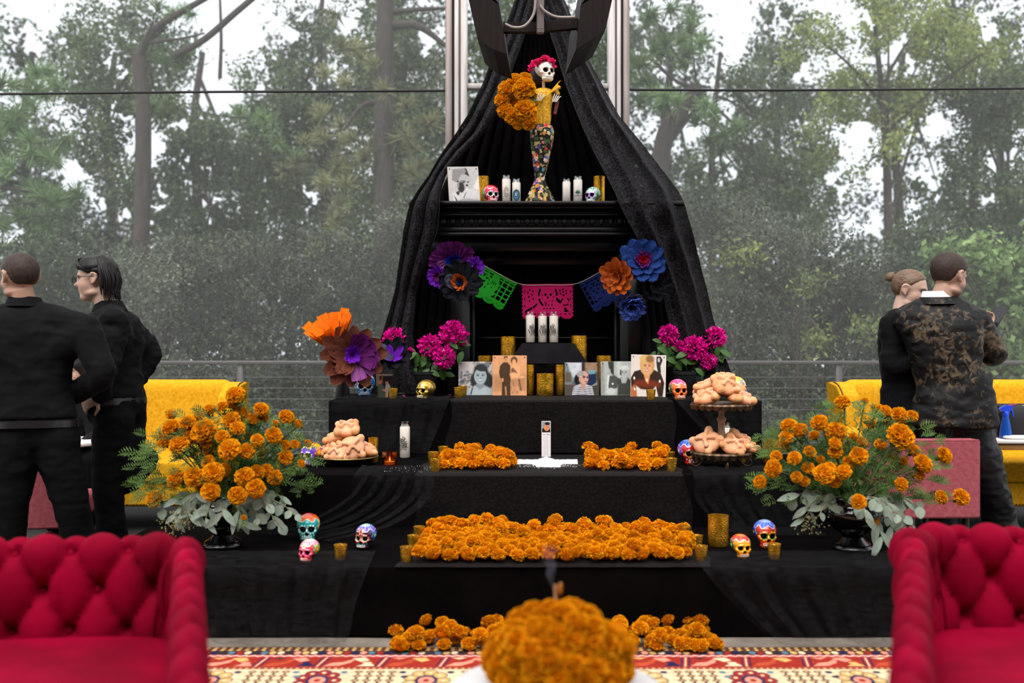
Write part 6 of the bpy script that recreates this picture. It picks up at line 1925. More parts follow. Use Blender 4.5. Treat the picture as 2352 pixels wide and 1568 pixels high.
def big_vibe(r, h, phi):
    s = []
    letters('the', h * .055, .002, h * .565, s)
    letters('BIG', h * .115, 0, h * .440, s, .92)
    letters('VIBE', h * .125, 0, h * .305, s, .92)
    letters('group', h * .075, .0, h * .245, s)
    mb = MB(); wrap(s, r + .0007, (.012, .010, .010), mb, phi)
    return mb
def tall_candle(label, px, py, z, wpx, hpx, fill, art=None, phi=0.0, d=None, wick=(0, .012)):
    p = on(px, py, z) if d is None else Vector((xat(px, d), d, z))
    t = thing('tall_candle', label, 'candle', p, 0, 'tall white jar candles')
    r, h = wpx / 2 * p.y / FPX, hpx * p.y / FPX
    t.rotation_euler = (0, 0, math.atan2(-p.x, p.y) * 1.0)
    n_ = r * .80
    MB().add(p_lathe([(0, .0005), (r - .003, .0005), (r, .004), (r, h * .86), (n_ + .002, h * .91), (n_, h * .935), (n_ + .0015, h), (n_ - .001, h), (n_ - .003, h * .93), (r - .003, h * .85)], 36, False)).build('jar', m_glass, t)
    f_ = fill * h
    MB().add(p_lathe([(0, .004), (r - .0045, .004), (r - .001, .008), (r - .001, f_ - .002), (r - .003, f_), (0, f_ - .001)], 32, False)).build('wax', m_wax, t)
    MB().add(p_tube([(0, 0, f_ - .002), (.001, 0, f_ + .008), (wick[0], -.002, f_ + wick[1])], .0011, 5)).build('wick', m_wick, [c for c in t.children if c.name.startswith('wax')][0])
    if art is not None:
        art(r, h, phi).build('printed_label', m_print, [c for c in t.children if c.name.startswith('jar')][0], smooth=False)
    return t
ZB2T = ZB2 + .002
tall_candle('left of the three tall white candles on the covered box', 1218, 0, ZB2T, 21, 72, .88, big_vibe, .55, 6.775)
tall_candle('middle of the three tall white candles on the covered box', 1246, 0, ZB2T, 21, 72, .86, big_vibe, .25, 6.80)
tall_candle('right of the three tall white candles on the covered box', 1272, 0, ZB2T, 21, 72, .86, big_vibe, -.25, 6.775)
tall_candle('tall white candle standing alone right of the bread plate', 930, 1052, S2, 24, 84, .86, big_vibe, -.35)
tall_candle('tall white candle behind the tiered bread stand', 1667, 1050, S2, 22, 80, .84)
def ring_art(r, h, phi):
    s = []
    for q in (.95, .72, .45):
        s.append(stroke(ARC(0, h * .38, r * .62 * q, h * .19 * q, .3, 2 * PI - .3, 18), h * .012))
    s.append(stroke(ARC(0, h * .28, r * .32, h * .06, 0, 2 * PI, 14), h * .012))
    mb = MB(); wrap(s, r + .0007, lin(150, 138, 130), mb, phi); return mb
def disc_art(r, h, phi):
    mb = MB()
    for sc, col, dr in ((1.0, lin(10, 66, 92), .0007), (.72, lin(70, 104, 128), .0010), (.30, lin(10, 50, 80), .0013)):
        n = 28; V = [(0, 0)] + [(math.cos(a), math.sin(a)) for a in np.linspace(0, 2 * PI, n, endpoint=False)]
        W_ = []
        for k in (0, .5, 1):
            for q in V[1:]:
                th = q[0] * k * r * .92 * sc / r + phi
                W_.append(((r + dr) * math.sin(th), -(r + dr) * math.cos(th), h * .31 + q[1] * k * h * .235 * sc))
        mb.add((np.array(W_), [np.array([[j * n + i, j * n + (i + 1) % n, (j + 1) * n + (i + 1) % n, (j + 1) * n + i] for j in range(2) for i in range(n)])]), col)
    s = [stroke(ARC(0, h * .34, r * .2, h * .05, .6, 5.4, 14), h * .02), stroke([(r * .02, h * .33), (r * .1, h * .33), (r * .2, h * .33)], h * .02)]
    wrap(s, r + .0018, lin(220, 235, 240), mb, phi)
    return mb
def agave_art(r, h, phi):
    mb = MB(); s = []
    for k in range(-4, 5):
        a = k * .34
        tip = (math.sin(a) * r * .80, h * .36 + math.cos(a) * h * .13)
        s.append(stroke([(0, h * .33), (tip[0] * .55, h * .33 + (tip[1] - h * .33) * .55), tip], [h * .012, h * .026, h * .003]))
    for x0, x1 in ((-.72, -.58), (-.52, -.38), (-.22, -.06), (-.02, .14), (.18, .34), (.58, .74)):
        s.append(stroke([(r * x0, h * .27), (r * (x0 + x1) / 2, h * .27), (r * x1, h * .27)], h * .035))
    wrap(s, r + .0007, lin(30, 84, 60), mb, phi); return mb
tall_candle('tall mantel candle with a grey line drawing', 1163, 0, ZM, 20, 64, .86, ring_art, .0, 6.72)
tall_candle('short mantel candle with a dark blue round label', 1186, 0, ZM, 20, 56, .84, disc_art, .0, 6.72)
tall_candle('plain short candle on the mantel right of the figurine', 1301, 0, ZM, 19, 56, .88, None, 0, 6.72)
tall_candle('tall mantel candle with a green agave emblem', 1327, 0, ZM, 21, 62, .86, agave_art, .0, 6.72)

# ribbed amber glass tealight
pa = on(895, 1074, S2)
t = thing('amber_tealight', 'ribbed amber glass tealight holder beside the bread plate', 'candle holder', pa)
ra, ha = 17 * pa.y / FPX, 37 * pa.y / FPX
MB().add(p_lathe([(0, .001), (ra * .86, .001), (ra * .9, .006), (ra, .016), (ra, ha * .85), (ra * .98, ha), (ra * .94, ha), (ra * .94, .02), (0, .016)], 72, False, lambda a, z: 1 + .025 * np.cos(a * 24) * (z > .012) * (z < ha * .9))).build('ribbed_cup', m_amber, t)
tl_ = MB().add(p_lathe([(0, .018), (ra * .7, .018), (ra * .7, .034), (0, .035)], 24, False)).build('tealight', m_wax, t)
fm, nt, b = newmat('candle_flame'); b.inputs['Emission Color'].default_value = (1, .55, .15, 1); b.inputs['Emission Strength'].default_value = 5
MB().add(p_blob([((0, 0, 0), (.0035, .0035, .006)), ((0, 0, .006), (.002, .002, .006))], .001, 12, 10), M=TR((0, 0, .044))).build('flame', fm, tl_)

# ------------------------------------------------------------------ breads
m_bread = MAT('sugared_bread', (.6, .4, .2), .8, vcol=True, bump=.35, bscale=420, col2=(1.12, 1.02, .98), vscale=420, vlo=.42, vhi=.62, spec=.2)
def bread_mesh(seed, R=.075):
    r = np.random.default_rng(seed)
    E = [((0, 0, 0), (R, R * r.uniform(.9, 1.0), R * .50))]
    a0 = r.uniform(0, 6)
    for k in range(4):
        a = a0 + k * PI / 2 + r.uniform(-.2, .2)
        for q, rad in ((.2, .13), (.4, .135), (.6, .14), (.96, .27)):
            zz_ = R * .46 * math.sqrt(max(0.02, 1 - min(.98, (q * .92)) ** 2)) + (.10 * R if q < .9 else -.02 * R)
            E.append(((math.cos(a) * q * R, math.sin(a) * q * R, zz_), (R * rad * r.uniform(.9, 1.15),) * 3))
    E.append(((0, 0, R * .45), (R * .20,) * 3))
    def post_(V, D):
        V[:, 2] = np.where(V[:, 2] < -R * .28, -R * .28 + (V[:, 2] + R * .28) * .15, V[:, 2])
        return V + D * (.0012 * fbm(V, 60, seed, 2))[:, None]
    V, Fs = p_blob(E, R * .075, 64, 44, post_)
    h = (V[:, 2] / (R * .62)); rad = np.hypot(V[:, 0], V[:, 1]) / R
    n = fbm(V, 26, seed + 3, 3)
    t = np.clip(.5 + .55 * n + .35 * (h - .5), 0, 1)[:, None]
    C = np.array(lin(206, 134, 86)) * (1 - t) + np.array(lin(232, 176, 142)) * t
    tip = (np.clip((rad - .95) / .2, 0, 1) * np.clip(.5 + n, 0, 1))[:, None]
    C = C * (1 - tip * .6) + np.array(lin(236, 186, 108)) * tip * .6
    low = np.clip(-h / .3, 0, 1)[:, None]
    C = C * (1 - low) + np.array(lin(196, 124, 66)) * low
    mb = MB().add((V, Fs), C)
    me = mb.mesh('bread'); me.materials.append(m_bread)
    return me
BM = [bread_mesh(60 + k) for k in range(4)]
def bread(label, group, p, tilt, az, s, spin):
    o = obj('sweet_bread', BM[int(abs(spin * 10)) % 4], None, None, loc=p, rot=rot_up(tilt, az, spin), scale=s)
    return tag(o, label, 'bread', group)
# plate on the left
m_plate = MAT('dark_glazed_plate', lin(48, 44, 30), .25, col2=lin(74, 66, 30), vscale=14, spec=.5)
pc = on(797, 1066, S2)
t = thing('serving_plate', 'dark glazed plate under the pile of sweet bread', 'plate', pc)
rp = 71 * pc.y / FPX
MB().add(p_lathe([(0, 0), (rp * .42, 0), (rp * .45, .004), (rp * .5, .012), (rp * .8, .026), (rp, .042), (rp * 1.005, .045), (rp * .98, .046), (rp * .78, .032), (rp * .4, .022), (0, .02)], 56, False)).build('plate_body', m_plate, t)
MB().add(p_tube([(rp * .995 * math.cos(a), rp * .995 * math.sin(a), .045) for a in np.linspace(0, 2 * PI, 60)], .004, 6, False)).build('rim', MAT('plate_rim', lin(130, 110, 60), .3, .5), t)
def pl(dx, dy, dz): return pc + Vector((dx, dy, .042 + dz))
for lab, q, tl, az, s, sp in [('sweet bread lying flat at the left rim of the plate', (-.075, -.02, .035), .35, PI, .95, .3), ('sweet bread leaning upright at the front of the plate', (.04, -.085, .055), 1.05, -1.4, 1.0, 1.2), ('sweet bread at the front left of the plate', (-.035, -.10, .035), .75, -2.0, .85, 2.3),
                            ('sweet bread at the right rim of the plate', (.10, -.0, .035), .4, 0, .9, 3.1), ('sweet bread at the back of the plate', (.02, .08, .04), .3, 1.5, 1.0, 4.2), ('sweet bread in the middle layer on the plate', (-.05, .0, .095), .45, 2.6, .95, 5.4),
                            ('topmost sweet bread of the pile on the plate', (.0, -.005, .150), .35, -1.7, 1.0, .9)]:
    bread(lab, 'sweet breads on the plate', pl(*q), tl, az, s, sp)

# two tiered stand on the right
m_iron = MAT('antique_gold_iron', lin(120, 92, 66), .45, .6, col2=lin(70, 52, 40), vscale=40)
m_post = MAT('distressed_wood', lin(172, 140, 110), .7, col2=lin(132, 100, 76), vscale=30)
cs = on(1657, 1072, S2)
t = thing('tiered_stand', 'two tiered antique stand holding sweet bread', 'stand', cs)
Z1, Z2 = .075, .335
R1 = .160
for z, nm in ((Z1, 'lower_tray'), (Z2, 'upper_tray')):
    MB().add(p_lathe([(0, z), (R1 * .9, z), (R1, z + .010), (R1 * 1.01, z + .014), (R1 * .98, z + .014), (R1 * .88, z + .006), (0, z + .005)], 48, False)).build(nm, m_iron, t)
    # scalloped ruffle
    n = 132
    a = np.linspace(0, 2 * PI, n, endpoint=False)
    V = []
    for q in a:
        w = math.sin(q * 22)
        for zz_, rr in ((z + .012, R1), (z + .002, R1 + .006 + .004 * w), (z - .012, R1 - .002 + .008 * w), (z - .020 - .005 * w, R1 - .006 + .006 * w)):
            V.append((rr * math.cos(q), rr * math.sin(q), zz_))
    MB().add((np.array(V), [gridfaces(n, 4, True)])).build('scalloped_edge', m_iron, t)
MB().add(p_lathe([(.03, Z1 + .005), (.032, Z1 + .03), (.022, Z1 + .045), (.026, Z1 + .06), (.030, Z1 + .09), (.018, Z1 + .12), (.019, Z1 + .17), (.026, Z1 + .18), (.026, Z1 + .19), (.016, Z1 + .20), (.018, Z2 - .02), (.03, Z2)], 24)).build('turned_post', m_post, t)
for k in range(4):
    a = -PI / 2 + k * PI / 2
    c_, s_ = math.cos(a), math.sin(a)
    prof = catmull([(.05, Z1 - .004), (.10, Z1 - .02), (.135, Z1 - .055), (.155, Z1 - .070), (.178, .02), (.17, .045), (.155, .040), (.158, .028)] if k % 2 else [(.05, Z1 - .004), (.085, Z1 - .02), (.115, .02), (.135, .004), (.155, .012), (.158, .03), (.145, .034), (.142, .022)], 6) if False else catmull([(.05, Z1 - .004, 0), (.085, Z1 - .03, 0), (.115, .018, 0), (.138, .005, 0), (.158, .014, 0), (.160, .034, 0), (.146, .038, 0), (.143, .025, 0)], 6)
    MB().add(p_tube([(q[0] * c_, q[0] * s_, q[1]) for q in prof], .005, 8)).build('scroll_leg', m_iron, t)
def cp(dx, dy, dz): return cs + Vector((dx, dy, dz))
for lab, q, tl, az, s, sp in [('sweet bread at the left of the upper tray', (-.085, -.045, Z2 + .04), .35, -2.6, 1.0, .4), ('sweet bread at the right of the upper tray', (.085, -.045, Z2 + .035), .3, -.5, 1.0, 1.3), ('sweet bread at the back left of the upper tray', (-.07, .06, Z2 + .085), .5, 2.2, .95, 2.6),
                            ('sweet bread at the back right of the upper tray', (.075, .06, Z2 + .07), .6, .6, 1.0, 3.2), ('sweet bread on top at the front of the upper tray', (.015, -.03, Z2 + .105), .55, -1.4, 1.0, 4.1), ('topmost sweet bread of the upper tray', (.03, .05, Z2 + .135), .3, 1.0, .8, 5.2)]:
    bread(lab, 'sweet breads on the stand', cp(*q), tl, az, s, sp)
for lab, q, tl, az, s, sp in [('sweet bread leaning at the left of the lower tray', (-.085, -.04, Z1 + .06), .85, -2.2, 1.05, 2.4), ('sweet bread at the front of the lower tray', (.045, -.09, Z1 + .045), .6, -1.2, .95, .6), ('sweet bread at the right of the lower tray', (.125, -.03, Z1 + .035), .3, -.2, .85, 1.9),
                            ('sweet bread at the back right of the lower tray', (.10, .07, Z1 + .06), .7, .7, .95, 3.7), ('sweet bread at the back left of the lower tray', (-.08, .08, Z1 + .05), .5, 2.3, .95, 5.6)]:
    bread(lab, 'sweet breads on the stand', cp(*q), tl, az, s, sp)
# ------------------------------------------------------------------ photographs
m_photo = MAT('photo_print', (.5, .5, .5), .35, vcol=True, spec=.4)
m_block = MAT('photo_block_edge', lin(214, 180, 150), .6)
m_pin = MAT('steel_pin', lin(90, 86, 84), .3, .8)
class Canvas:
    """a little painted picture: x right, y down, both 0..1"""
    def __init__(s, w, h, bg):
        s.w, s.h = w, h
        s.Y, s.X = np.meshgrid(np.linspace(0, 1, h), np.linspace(0, 1, w), indexing='ij')
        s.a = np.tile(np.array(bg, float), (h, w, 1))
        s.asp = h / w
    def put(s, m, c, o=1.0):
        m = (np.clip(m, 0, 1) * o)[..., None]; s.a = s.a * (1 - m) + np.array(c) * m; return s
    def ell(s, cx, cy, rx, ry, c, soft=.12, rot=0.0, o=1.0):
        dx, dy = s.X - cx, (s.Y - cy)
        p, q = dx * math.cos(rot) + dy * math.sin(rot), -dx * math.sin(rot) + dy * math.cos(rot)
        r = np.sqrt((p / rx) ** 2 + (q / ry) ** 2)
        return s.put((1 + soft / 2 - r) / soft, c, o)
    def poly(s, pts, c, soft=.012, o=1.0):
        P = np.array(pts); n = len(P); ins = np.zeros(s.X.shape, bool); dm = np.full(s.X.shape, 9.0)
        for i in range(n):
            x0, y0 = P[i]; x1, y1 = P[(i + 1) % n]
            cond = ((y0 > s.Y) != (y1 > s.Y)) & (s.X < (x1 - x0) * (s.Y - y0) / (y1 - y0 + 1e-12) + x0)
            ins ^= cond
            t = np.clip(((s.X - x0) * (x1 - x0) + (s.Y - y0) * (y1 - y0)) / ((x1 - x0) ** 2 + (y1 - y0) ** 2 + 1e-12), 0, 1)
            dm = np.minimum(dm, np.hypot(s.X - x0 - t * (x1 - x0), s.Y - y0 - t * (y1 - y0)))
        sd = np.where(ins, dm, -dm)
        return s.put(.5 + sd / soft, c, o)
    def noise(s, amp, sc=14, seed=0):
        n = fbm(np.stack([s.X.ravel(), s.Y.ravel() * s.asp, np.zeros(s.X.size)], 1), sc, seed, 3).reshape(s.X.shape)
        s.a = np.clip(s.a * (1 + amp * n[..., None]), 0, 1); return s
    def face(s, cx, cy, r, skin, dark, smile=True, hair=None, o=1.0):
        s.ell(cx, cy, r * .78, r, skin)
        for k in (-1, 1):
            s.ell(cx + k * r * .33, cy - r * .12, r * .17, r * .07, dark, .5)
            s.ell(cx + k * r * .33, cy - r * .30, r * .22, r * .05, dark, .6, k * -.1, .7)
        s.ell(cx + r * .04, cy + r * .18, r * .13, r * .10, dark, .9, 0, .35)
        s.ell(cx, cy + r * .50, r * .32, r * .12, [c * .55 for c in skin], .4)
        if smile: s.ell(cx, cy + r * .48, r * .25, r * .06, [min(1, c * 1.7 + .15) for c in skin], .4)
        return s
    def mesh(s, W_, H_):
        X = (s.X - .5) * W_; Z = (1 - s.Y) * H_
        V = np.stack([X, np.zeros_like(X), Z], -1).reshape(-1, 3)
        return (V, [gridfaces(s.h, s.w)]), s.a.reshape(-1, 3)

def photo(label, canvas, px0, px1, pyt, pyb, z=None, d=None, lean=.12, th=.012, yaw=0.0, pins=True, roll=0.0):
    px = (px0 + px1) / 2
    if d is None: d = FPX * (CZ - z) / (pyb - 784)
    W_, H_ = (px1 - px0) * d / FPX, (pyb - pyt) * d / FPX / math.cos(lean)
    t = thing('photograph', label, 'photograph', (xat(px, d), d, z), yaw)
    t.rotation_euler = (-lean, roll, yaw)
    prim, col = canvas.mesh(W_, H_)
    MB().add(prim, col).build('print', m_photo, t)
    MB().add(p_box((0, th / 2 + .0006, H_ / 2), (W_, th, H_ - .0005))).build('backing_block', m_block, t, smooth=False)
    if pins:
        pm = MB().add(p_lathe([(0, 0), (.004, .0), (.0035, .002), (0, .0025)], 10, False)).mesh('pin')
        for sx, sz in ((-1, 1), (1, 1)):
            obj('pin', pm, m_pin, [c for c in t.children if c.name.startswith('backing')][0], loc=(sx * (W_ / 2 - .014), -.0005, H_ - .014), rot=(PI / 2, 0, 0))
    return t
g_ = lambda v: (lin(v, v, v))
gw = lambda v: lin(v, int(v * .985), int(v * .98))
# man in a cap, black and white
c = Canvas(70, 80, gw(206))
c.poly([(.62, .0), (1, 0), (1, .62), (.75, .5)], gw(205), .1).poly([(.78, .62), (1, .25), (1, .66)], gw(240), .05)
c.poly([(.12, .38), (.16, .07), (.55, .04), (.62, .15), (.40, .33), (.24, .42)], gw(150), .03)
c.poly([(.24, .42), (.42, .32), (.60, .14), (.55, .03), (.62, .06), (.70, .28), (.60, .24), (.46, .26), (.36, .45)], gw(46), .03)
c.ell(.52, .46, .19, .25, gw(196), .2).ell(.41, .58, .11, .17, gw(52), .5).ell(.31, .52, .04, .07, gw(150), .5)
c.ell(.50, .435, .045, .02, gw(30), .4).ell(.64, .43, .03, .02, gw(40), .4).poly([(.41, .40), (.48, .375), (.58, .41), (.57, .425), (.48, .395)], gw(30), .012).poly([(.62, .40), (.69, .37), (.69, .385)], gw(40), .012)
c.ell(.60, .52, .035, .03, gw(40), .5).ell(.62, .61, .06, .03, gw(210), .5)
c.poly([(.10, .72), (.30, .66), (.42, .74), (.34, .98), (.12, .98)], gw(225), .03).poly([(.22, .70), (.38, .66), (.32, .80), (.26, .78)], gw(60), .03)
c.poly([(.30, .85), (.58, .60), (.78, .62), (1, .70), (1, 1), (.3, 1)], gw(224), .03).poly([(.45, .86), (.56, .70), (.58, .71), (.48, .88)], gw(120), .01).poly([(.15, .78), (.30, .98), (.22, .98)], gw(90), .02).poly([(.25, .95), (.5, .88), (1, .93), (1, 1), (.3, 1)], gw(170), .05).noise(.08, 18, 3)
photo('tilted black and white photograph of a man in a cap on the mantel', c, 1032, 1104, 377, 460, ZM, 6.68, .06, .014, math.radians(14), True, math.radians(-3))
# dark haired woman, blue grey
gb = lambda v: lin(int(v * .92), int(v * .98), v)
c = Canvas(84, 80, lin(222, 208, 206))
c.noise(.05, 8, 1)
for k in range(50):
    c.ell(random.uniform(0, .5), random.uniform(.28, .95), random.uniform(.02, .07), random.uniform(.02, .06), gb(random.randint(70, 170)), .6, 0, .7)
for k in range(26):
    c.ell(random.uniform(.45, 1), random.uniform(.0, .35), random.uniform(.02, .07), random.uniform(.02, .06), gb(random.randint(80, 170)), .6, 0, .7)
c.ell(.66, .30, .22, .24, gb(66), .25).ell(.50, .56, .15, .24, gb(58), .3).ell(.86, .58, .17, .26, gb(56), .3)
c.poly([(.30, .82), (.52, .70), (.74, .70), (1, .82), (1, 1), (.2, 1)], gb(206), .06).poly([(.55, .60), (.74, .60), (.76, .75), (.62, .84), (.52, .74)], gb(160), .05)
c.face(.645, .44, .235, gb(196), gb(50)).ell(.66, .20, .18, .09, gb(60), .4, .2).poly([(.40, .78), (.44, .76), (.38, .98), (.34, .98)], gb(60), .02)
photo('blue grey photograph of a dark haired woman', c, 1053, 1131, 829, 906, S3, 6.62, .05, yaw=math.radians(2))
# sepia couple
sp_ = lambda v: lin(min(255, int(v * 1.06)), int(v * .76), int(v * .54))
c = Canvas(76, 92, sp_(222))
c.poly([(0, .5), (1, .5), (1, .9), (0, .9)], sp_(186), .2).poly([(0, .9), (1, .88), (1, 1), (0, 1)], sp_(226), .04)
c.poly([(.22, .26), (.32, .17), (.44, .17), (.52, .26), (.54, .5), (.52, .72), (.53, 1), (.27, 1), (.28, .6), (.22, .55), (.19, .42)], sp_(74), .02)
c.ell(.385, .10, .062, .072, sp_(214), .2).poly([(.32, .08), (.34, .02), (.43, .015), (.45, .07), (.40, .05)], sp_(80), .02).ell(.37, .095, .012, .006, sp_(70), .6).ell(.40, .095, .012, .006, sp_(70), .6).ell(.385, .13, .02, .006, sp_(120), .6)
c.ell(.30, .61, .025, .05, sp_(210), .3).poly([(.36, .78), (.40, .76), (.42, 1), (.38, 1)], sp_(190), .02)
c.ell(.63, .12, .10, .095, sp_(96), .3).ell(.63, .17, .055, .075, sp_(226), .3).poly([(.56, .26), (.66, .20), (.78, .28), (.82, .45), (.76, .58), (.55, .56), (.52, .40)], sp_(238), .05)
c.poly([(.54, .34), (.60, .30), (.72, .42), (.74, .5), (.54, .52)], sp_(120), .03).poly([(.50, .46), (.62, .42), (.76, .46), (.70, .58), (.54, .58)], sp_(246), .04).ell(.86, .54, .08, .025, sp_(250), .5)
c.poly([(.56, .58), (.72, .56), (.80, .80), (.76, .98), (.56, .98)], sp_(206), .03).noise(.06, 9, 4)
for k in range(40):
    c.ell(random.uniform(.56, .76), random.uniform(.60, .96), .012, .012, sp_(random.choice([110, 120, 150])), .5, 0, .7)
c.poly([(.74, .58), (.80, .60), (.86, .88), (.80, .88)], sp_(120), .03).ell(.06, .44, .012, .03, sp_(252), .6).ell(.15, .43, .012, .03, sp_(252), .6)
photo('sepia photograph of a standing couple', c, 1131, 1210, 814, 906, S3, 6.58, .05)
# older man in striped shirt
c = Canvas(80, 76, lin(96, 96, 92))
c.poly([(0, .0), (.18, 0), (.30, .5), (.05, .9), (0, .9)], lin(120, 134, 138), .04).poly([(.06, 0), (.5, 0), (.5, .40), (.24, .46)], lin(206, 208, 216), .06).poly([(.02, .3), (.18, .3), (.2, .6), (0, .6)], lin(110, 90, 74), .05)
c.poly([(.50, 0), (.58, 0), (.58, .5), (.5, .5)], lin(58, 44, 42), .01).poly([(.60, 0), (.95, 0), (.95, .3), (.62, .3)], lin(160, 126, 98), .03).poly([(.66, .3), (.92, .3), (.92, .7), (.66, .72)], lin(30, 44, 74), .05).poly([(.68, .24), (.9, .22), (.9, .34), (.68, .36)], lin(120, 160, 168), .04)
c.poly([(.95, 0), (1, 0), (1, 1), (.95, 1)], lin(66, 46, 44), .01).poly([(.78, .7), (.95, .6), (.95, .95), (.8, .95)], lin(150, 150, 140), .04).poly([(.02, .7), (.3, .68), (.22, .95), (0, .95)], lin(92, 74, 60), .05).ell(.15, .72, .05, .06, lin(150, 40, 36), .3)
c.ell(.36, .52, .08, .16, lin(24, 24, 24), .3).noise(.14, 16, 6)
sh = [(.20, .98), (.26, .72), (.46, .66), (.52, .80), (.60, .66), (.80, .72), (.86, .98)]
c.poly(sh, lin(228, 224, 224), .01)
for k in range(6):
    y = .70 + k * .052
    c.poly([(.20, y + .02), (.52, y), (.86, y + .03), (.86, y + .052), (.52, y + .022), (.20, y + .042)], lin(38, 42, 92), .008, 1.0 if k else .8)
c.poly([(0, .66), (.26, .72), (.20, 1), (0, 1)], lin(84, 78, 70), .02).poly([(.80, .72), (1, .66), (1, 1), (.86, 1)], lin(70, 66, 62), .02)
c.poly([(.46, .64), (.62, .64), (.54, .86), (.48, .78)], lin(206, 150, 128), .02).ell(.56, .46, .135, .20, lin(222, 166, 146), .12).ell(.46, .36, .10, .10, lin(170, 160, 158), .5).ell(.445, .52, .035, .06, lin(214, 154, 134), .3)
c.ell(.56, .44, .045, .04, lin(120, 70, 84), .3).ell(.665, .45, .035, .04, lin(110, 66, 80), .3).poly([(.44, .42), (.52, .425), (.52, .44), (.44, .44)], lin(230, 200, 190), .01).ell(.62, .58, .05, .012, lin(150, 84, 80), .5)
photo('colour photograph of an older man in striped shirt', c, 1297, 1376, 832, 908, S3, 6.58, .05, yaw=math.radians(-2))
# wedding pair, grey
gg = lambda v: lin(int(v * .98), v, int(v * .97))
c = Canvas(76, 78, gg(196))
c.poly([(0, 0), (.10, 0), (.12, 1), (0, 1)], gg(168), .03).poly([(.22, 0), (.40, 0), (.40, .42), (.26, .30)], gg(64), .03).poly([(.5, 0), (.62, 0), (.66, .5), (.5, .5)], gg(220), .08).ell(.24, .30, .06, .10, gg(190), .3)
c.poly([(.22, .45), (.40, .40), (.56, .50), (.50, .78), (.22, .85)], gg(88), .03).poly([(.20, .40), (.27, .40), (.22, .8), (.18, .8)], gg(236), .02).ell(.36, .66, .03, .03, gg(240), .4)
c.poly([(.52, .55), (.62, .46), (.80, .46), (.92, .56), (1, 1), (.5, 1)], gg(76), .04).poly([(.60, .48), (.82, .48), (.76, .64), (.64, .64)], gg(200), .03)
c.face(.715, .34, .155, gg(206), gg(60)).poly([(.60, .20), (.64, .12), (.82, .12), (.86, .22), (.72, .20)], gg(232), .02).poly([(.58, .20), (.86, .21), (.86, .25), (.58, .25)], gg(226), .01).poly([(.59, .25), (.63, .25), (.63, .42), (.58, .40)], gg(60), .02)
c.ell(.30, .88, .14, .10, gg(220), .4).noise(.08, 14, 8)
photo('grey photograph of a couple at a wedding', c, 1380, 1456, 829, 907, S3, 6.60, .05, yaw=math.radians(3))
# young blond man
c = Canvas(78, 92, lin(226, 214, 204))
c.noise(.04, 5, 2).poly([(.72, .04), (.84, .03), (.90, .12), (.84, .26), (.86, .42), (.78, .44), (.74, .30), (.72, .18)], lin(48, 44, 44), .02).ell(.79, .12, .03, .05, lin(210, 205, 205), .4)
c.poly([(.0, .56), (.10, .40), (.34, .34), (.64, .34), (.86, .44), (.96, .66), (.92, .98), (.70, 1), (.12, 1), (.02, .78)], lin(52, 34, 28), .02)
c.poly([(.10, .62), (.5, .58), (.86, .66), (.84, .76), (.40, .78), (.12, .74)], lin(120, 50, 24), .08).poly([(.16, .74), (.30, .82), (.62, .84), (.72, .74), (.80, 1), (.18, 1)], lin(232, 218, 206), .03)
c.poly([(.34, .38), (.58, .36), (.50, .70), (.42, .62)], lin(226, 150, 96), .02).ell(.46, .24, .21, .25, lin(214, 170, 100), .15)
c.face(.465, .285, .185, lin(232, 164, 124), lin(90, 50, 36)).ell(.40, .10, .16, .10, lin(222, 180, 110), .4).ell(.54, .10, .12, .09, lin(150, 104, 66), .6).poly([(.28, .18), (.34, .10), (.37, .30), (.30, .36)], lin(216, 172, 104), .02).poly([(.62, .16), (.66, .24), (.64, .38), (.59, .30)], lin(200, 150, 86), .02)
for x, y in ((.46, .60), (.10, .56), (.83, .62)):
    c.ell(x, y, .025, .035, lin(255, 240, 214), .5)
c.poly([(0, .80), (.12, .70), (.20, 1), (0, 1)], lin(190, 110, 60), .04).ell(.12, .82, .03, .03, lin(250, 230, 210), .5)
photo('colour photograph of a smiling young blond man', c, 1448, 1528, 815, 912, S3, 6.40, .06, yaw=math.radians(-4), roll=math.radians(1.5))
# small pair photo
c = Canvas(54, 60, lin(44, 34, 32))
c.poly([(0, 0), (1, 0), (1, .08), (0, .08)], lin(150, 138, 124), .03).poly([(0, 0), (.18, 0), (.20, .5), (0, .5)], lin(140, 120, 104), .05).poly([(.34, 0), (.40, 0), (.40, .4), (.34, .4)], lin(150, 96, 54), .02)
c.poly([(.10, 1), (.10, .5), (.24, .40), (.42, .46), (.56, .7), (.60, 1)], lin(92, 98, 80), .03).poly([(.50, .74), (.58, .46), (.74, .40), (.86, .52), (.86, .66), (.62, .78)], lin(206, 190, 180), .03)
c.face(.25, .32, .12, lin(214, 130, 110), lin(80, 40, 36), False).ell(.25, .22, .09, .05, lin(90, 60, 48), .4).face(.64, .34, .12, lin(222, 150, 134), lin(80, 40, 40)).ell(.62, .24, .13, .09, lin(40, 24, 22), .4)
c.poly([(.34, .64), (.62, .66), (.66, .74), (.36, .70)], lin(226, 160, 136), .03).poly([(.58, .78), (.74, .74), (.70, 1), (.56, 1)], lin(226, 170, 140), .03)
photo('small colour photograph of a seated pair at the left of the highest step', c, 864, 902, 858, 912, S3, 6.34, .10, .006, math.radians(6), False)
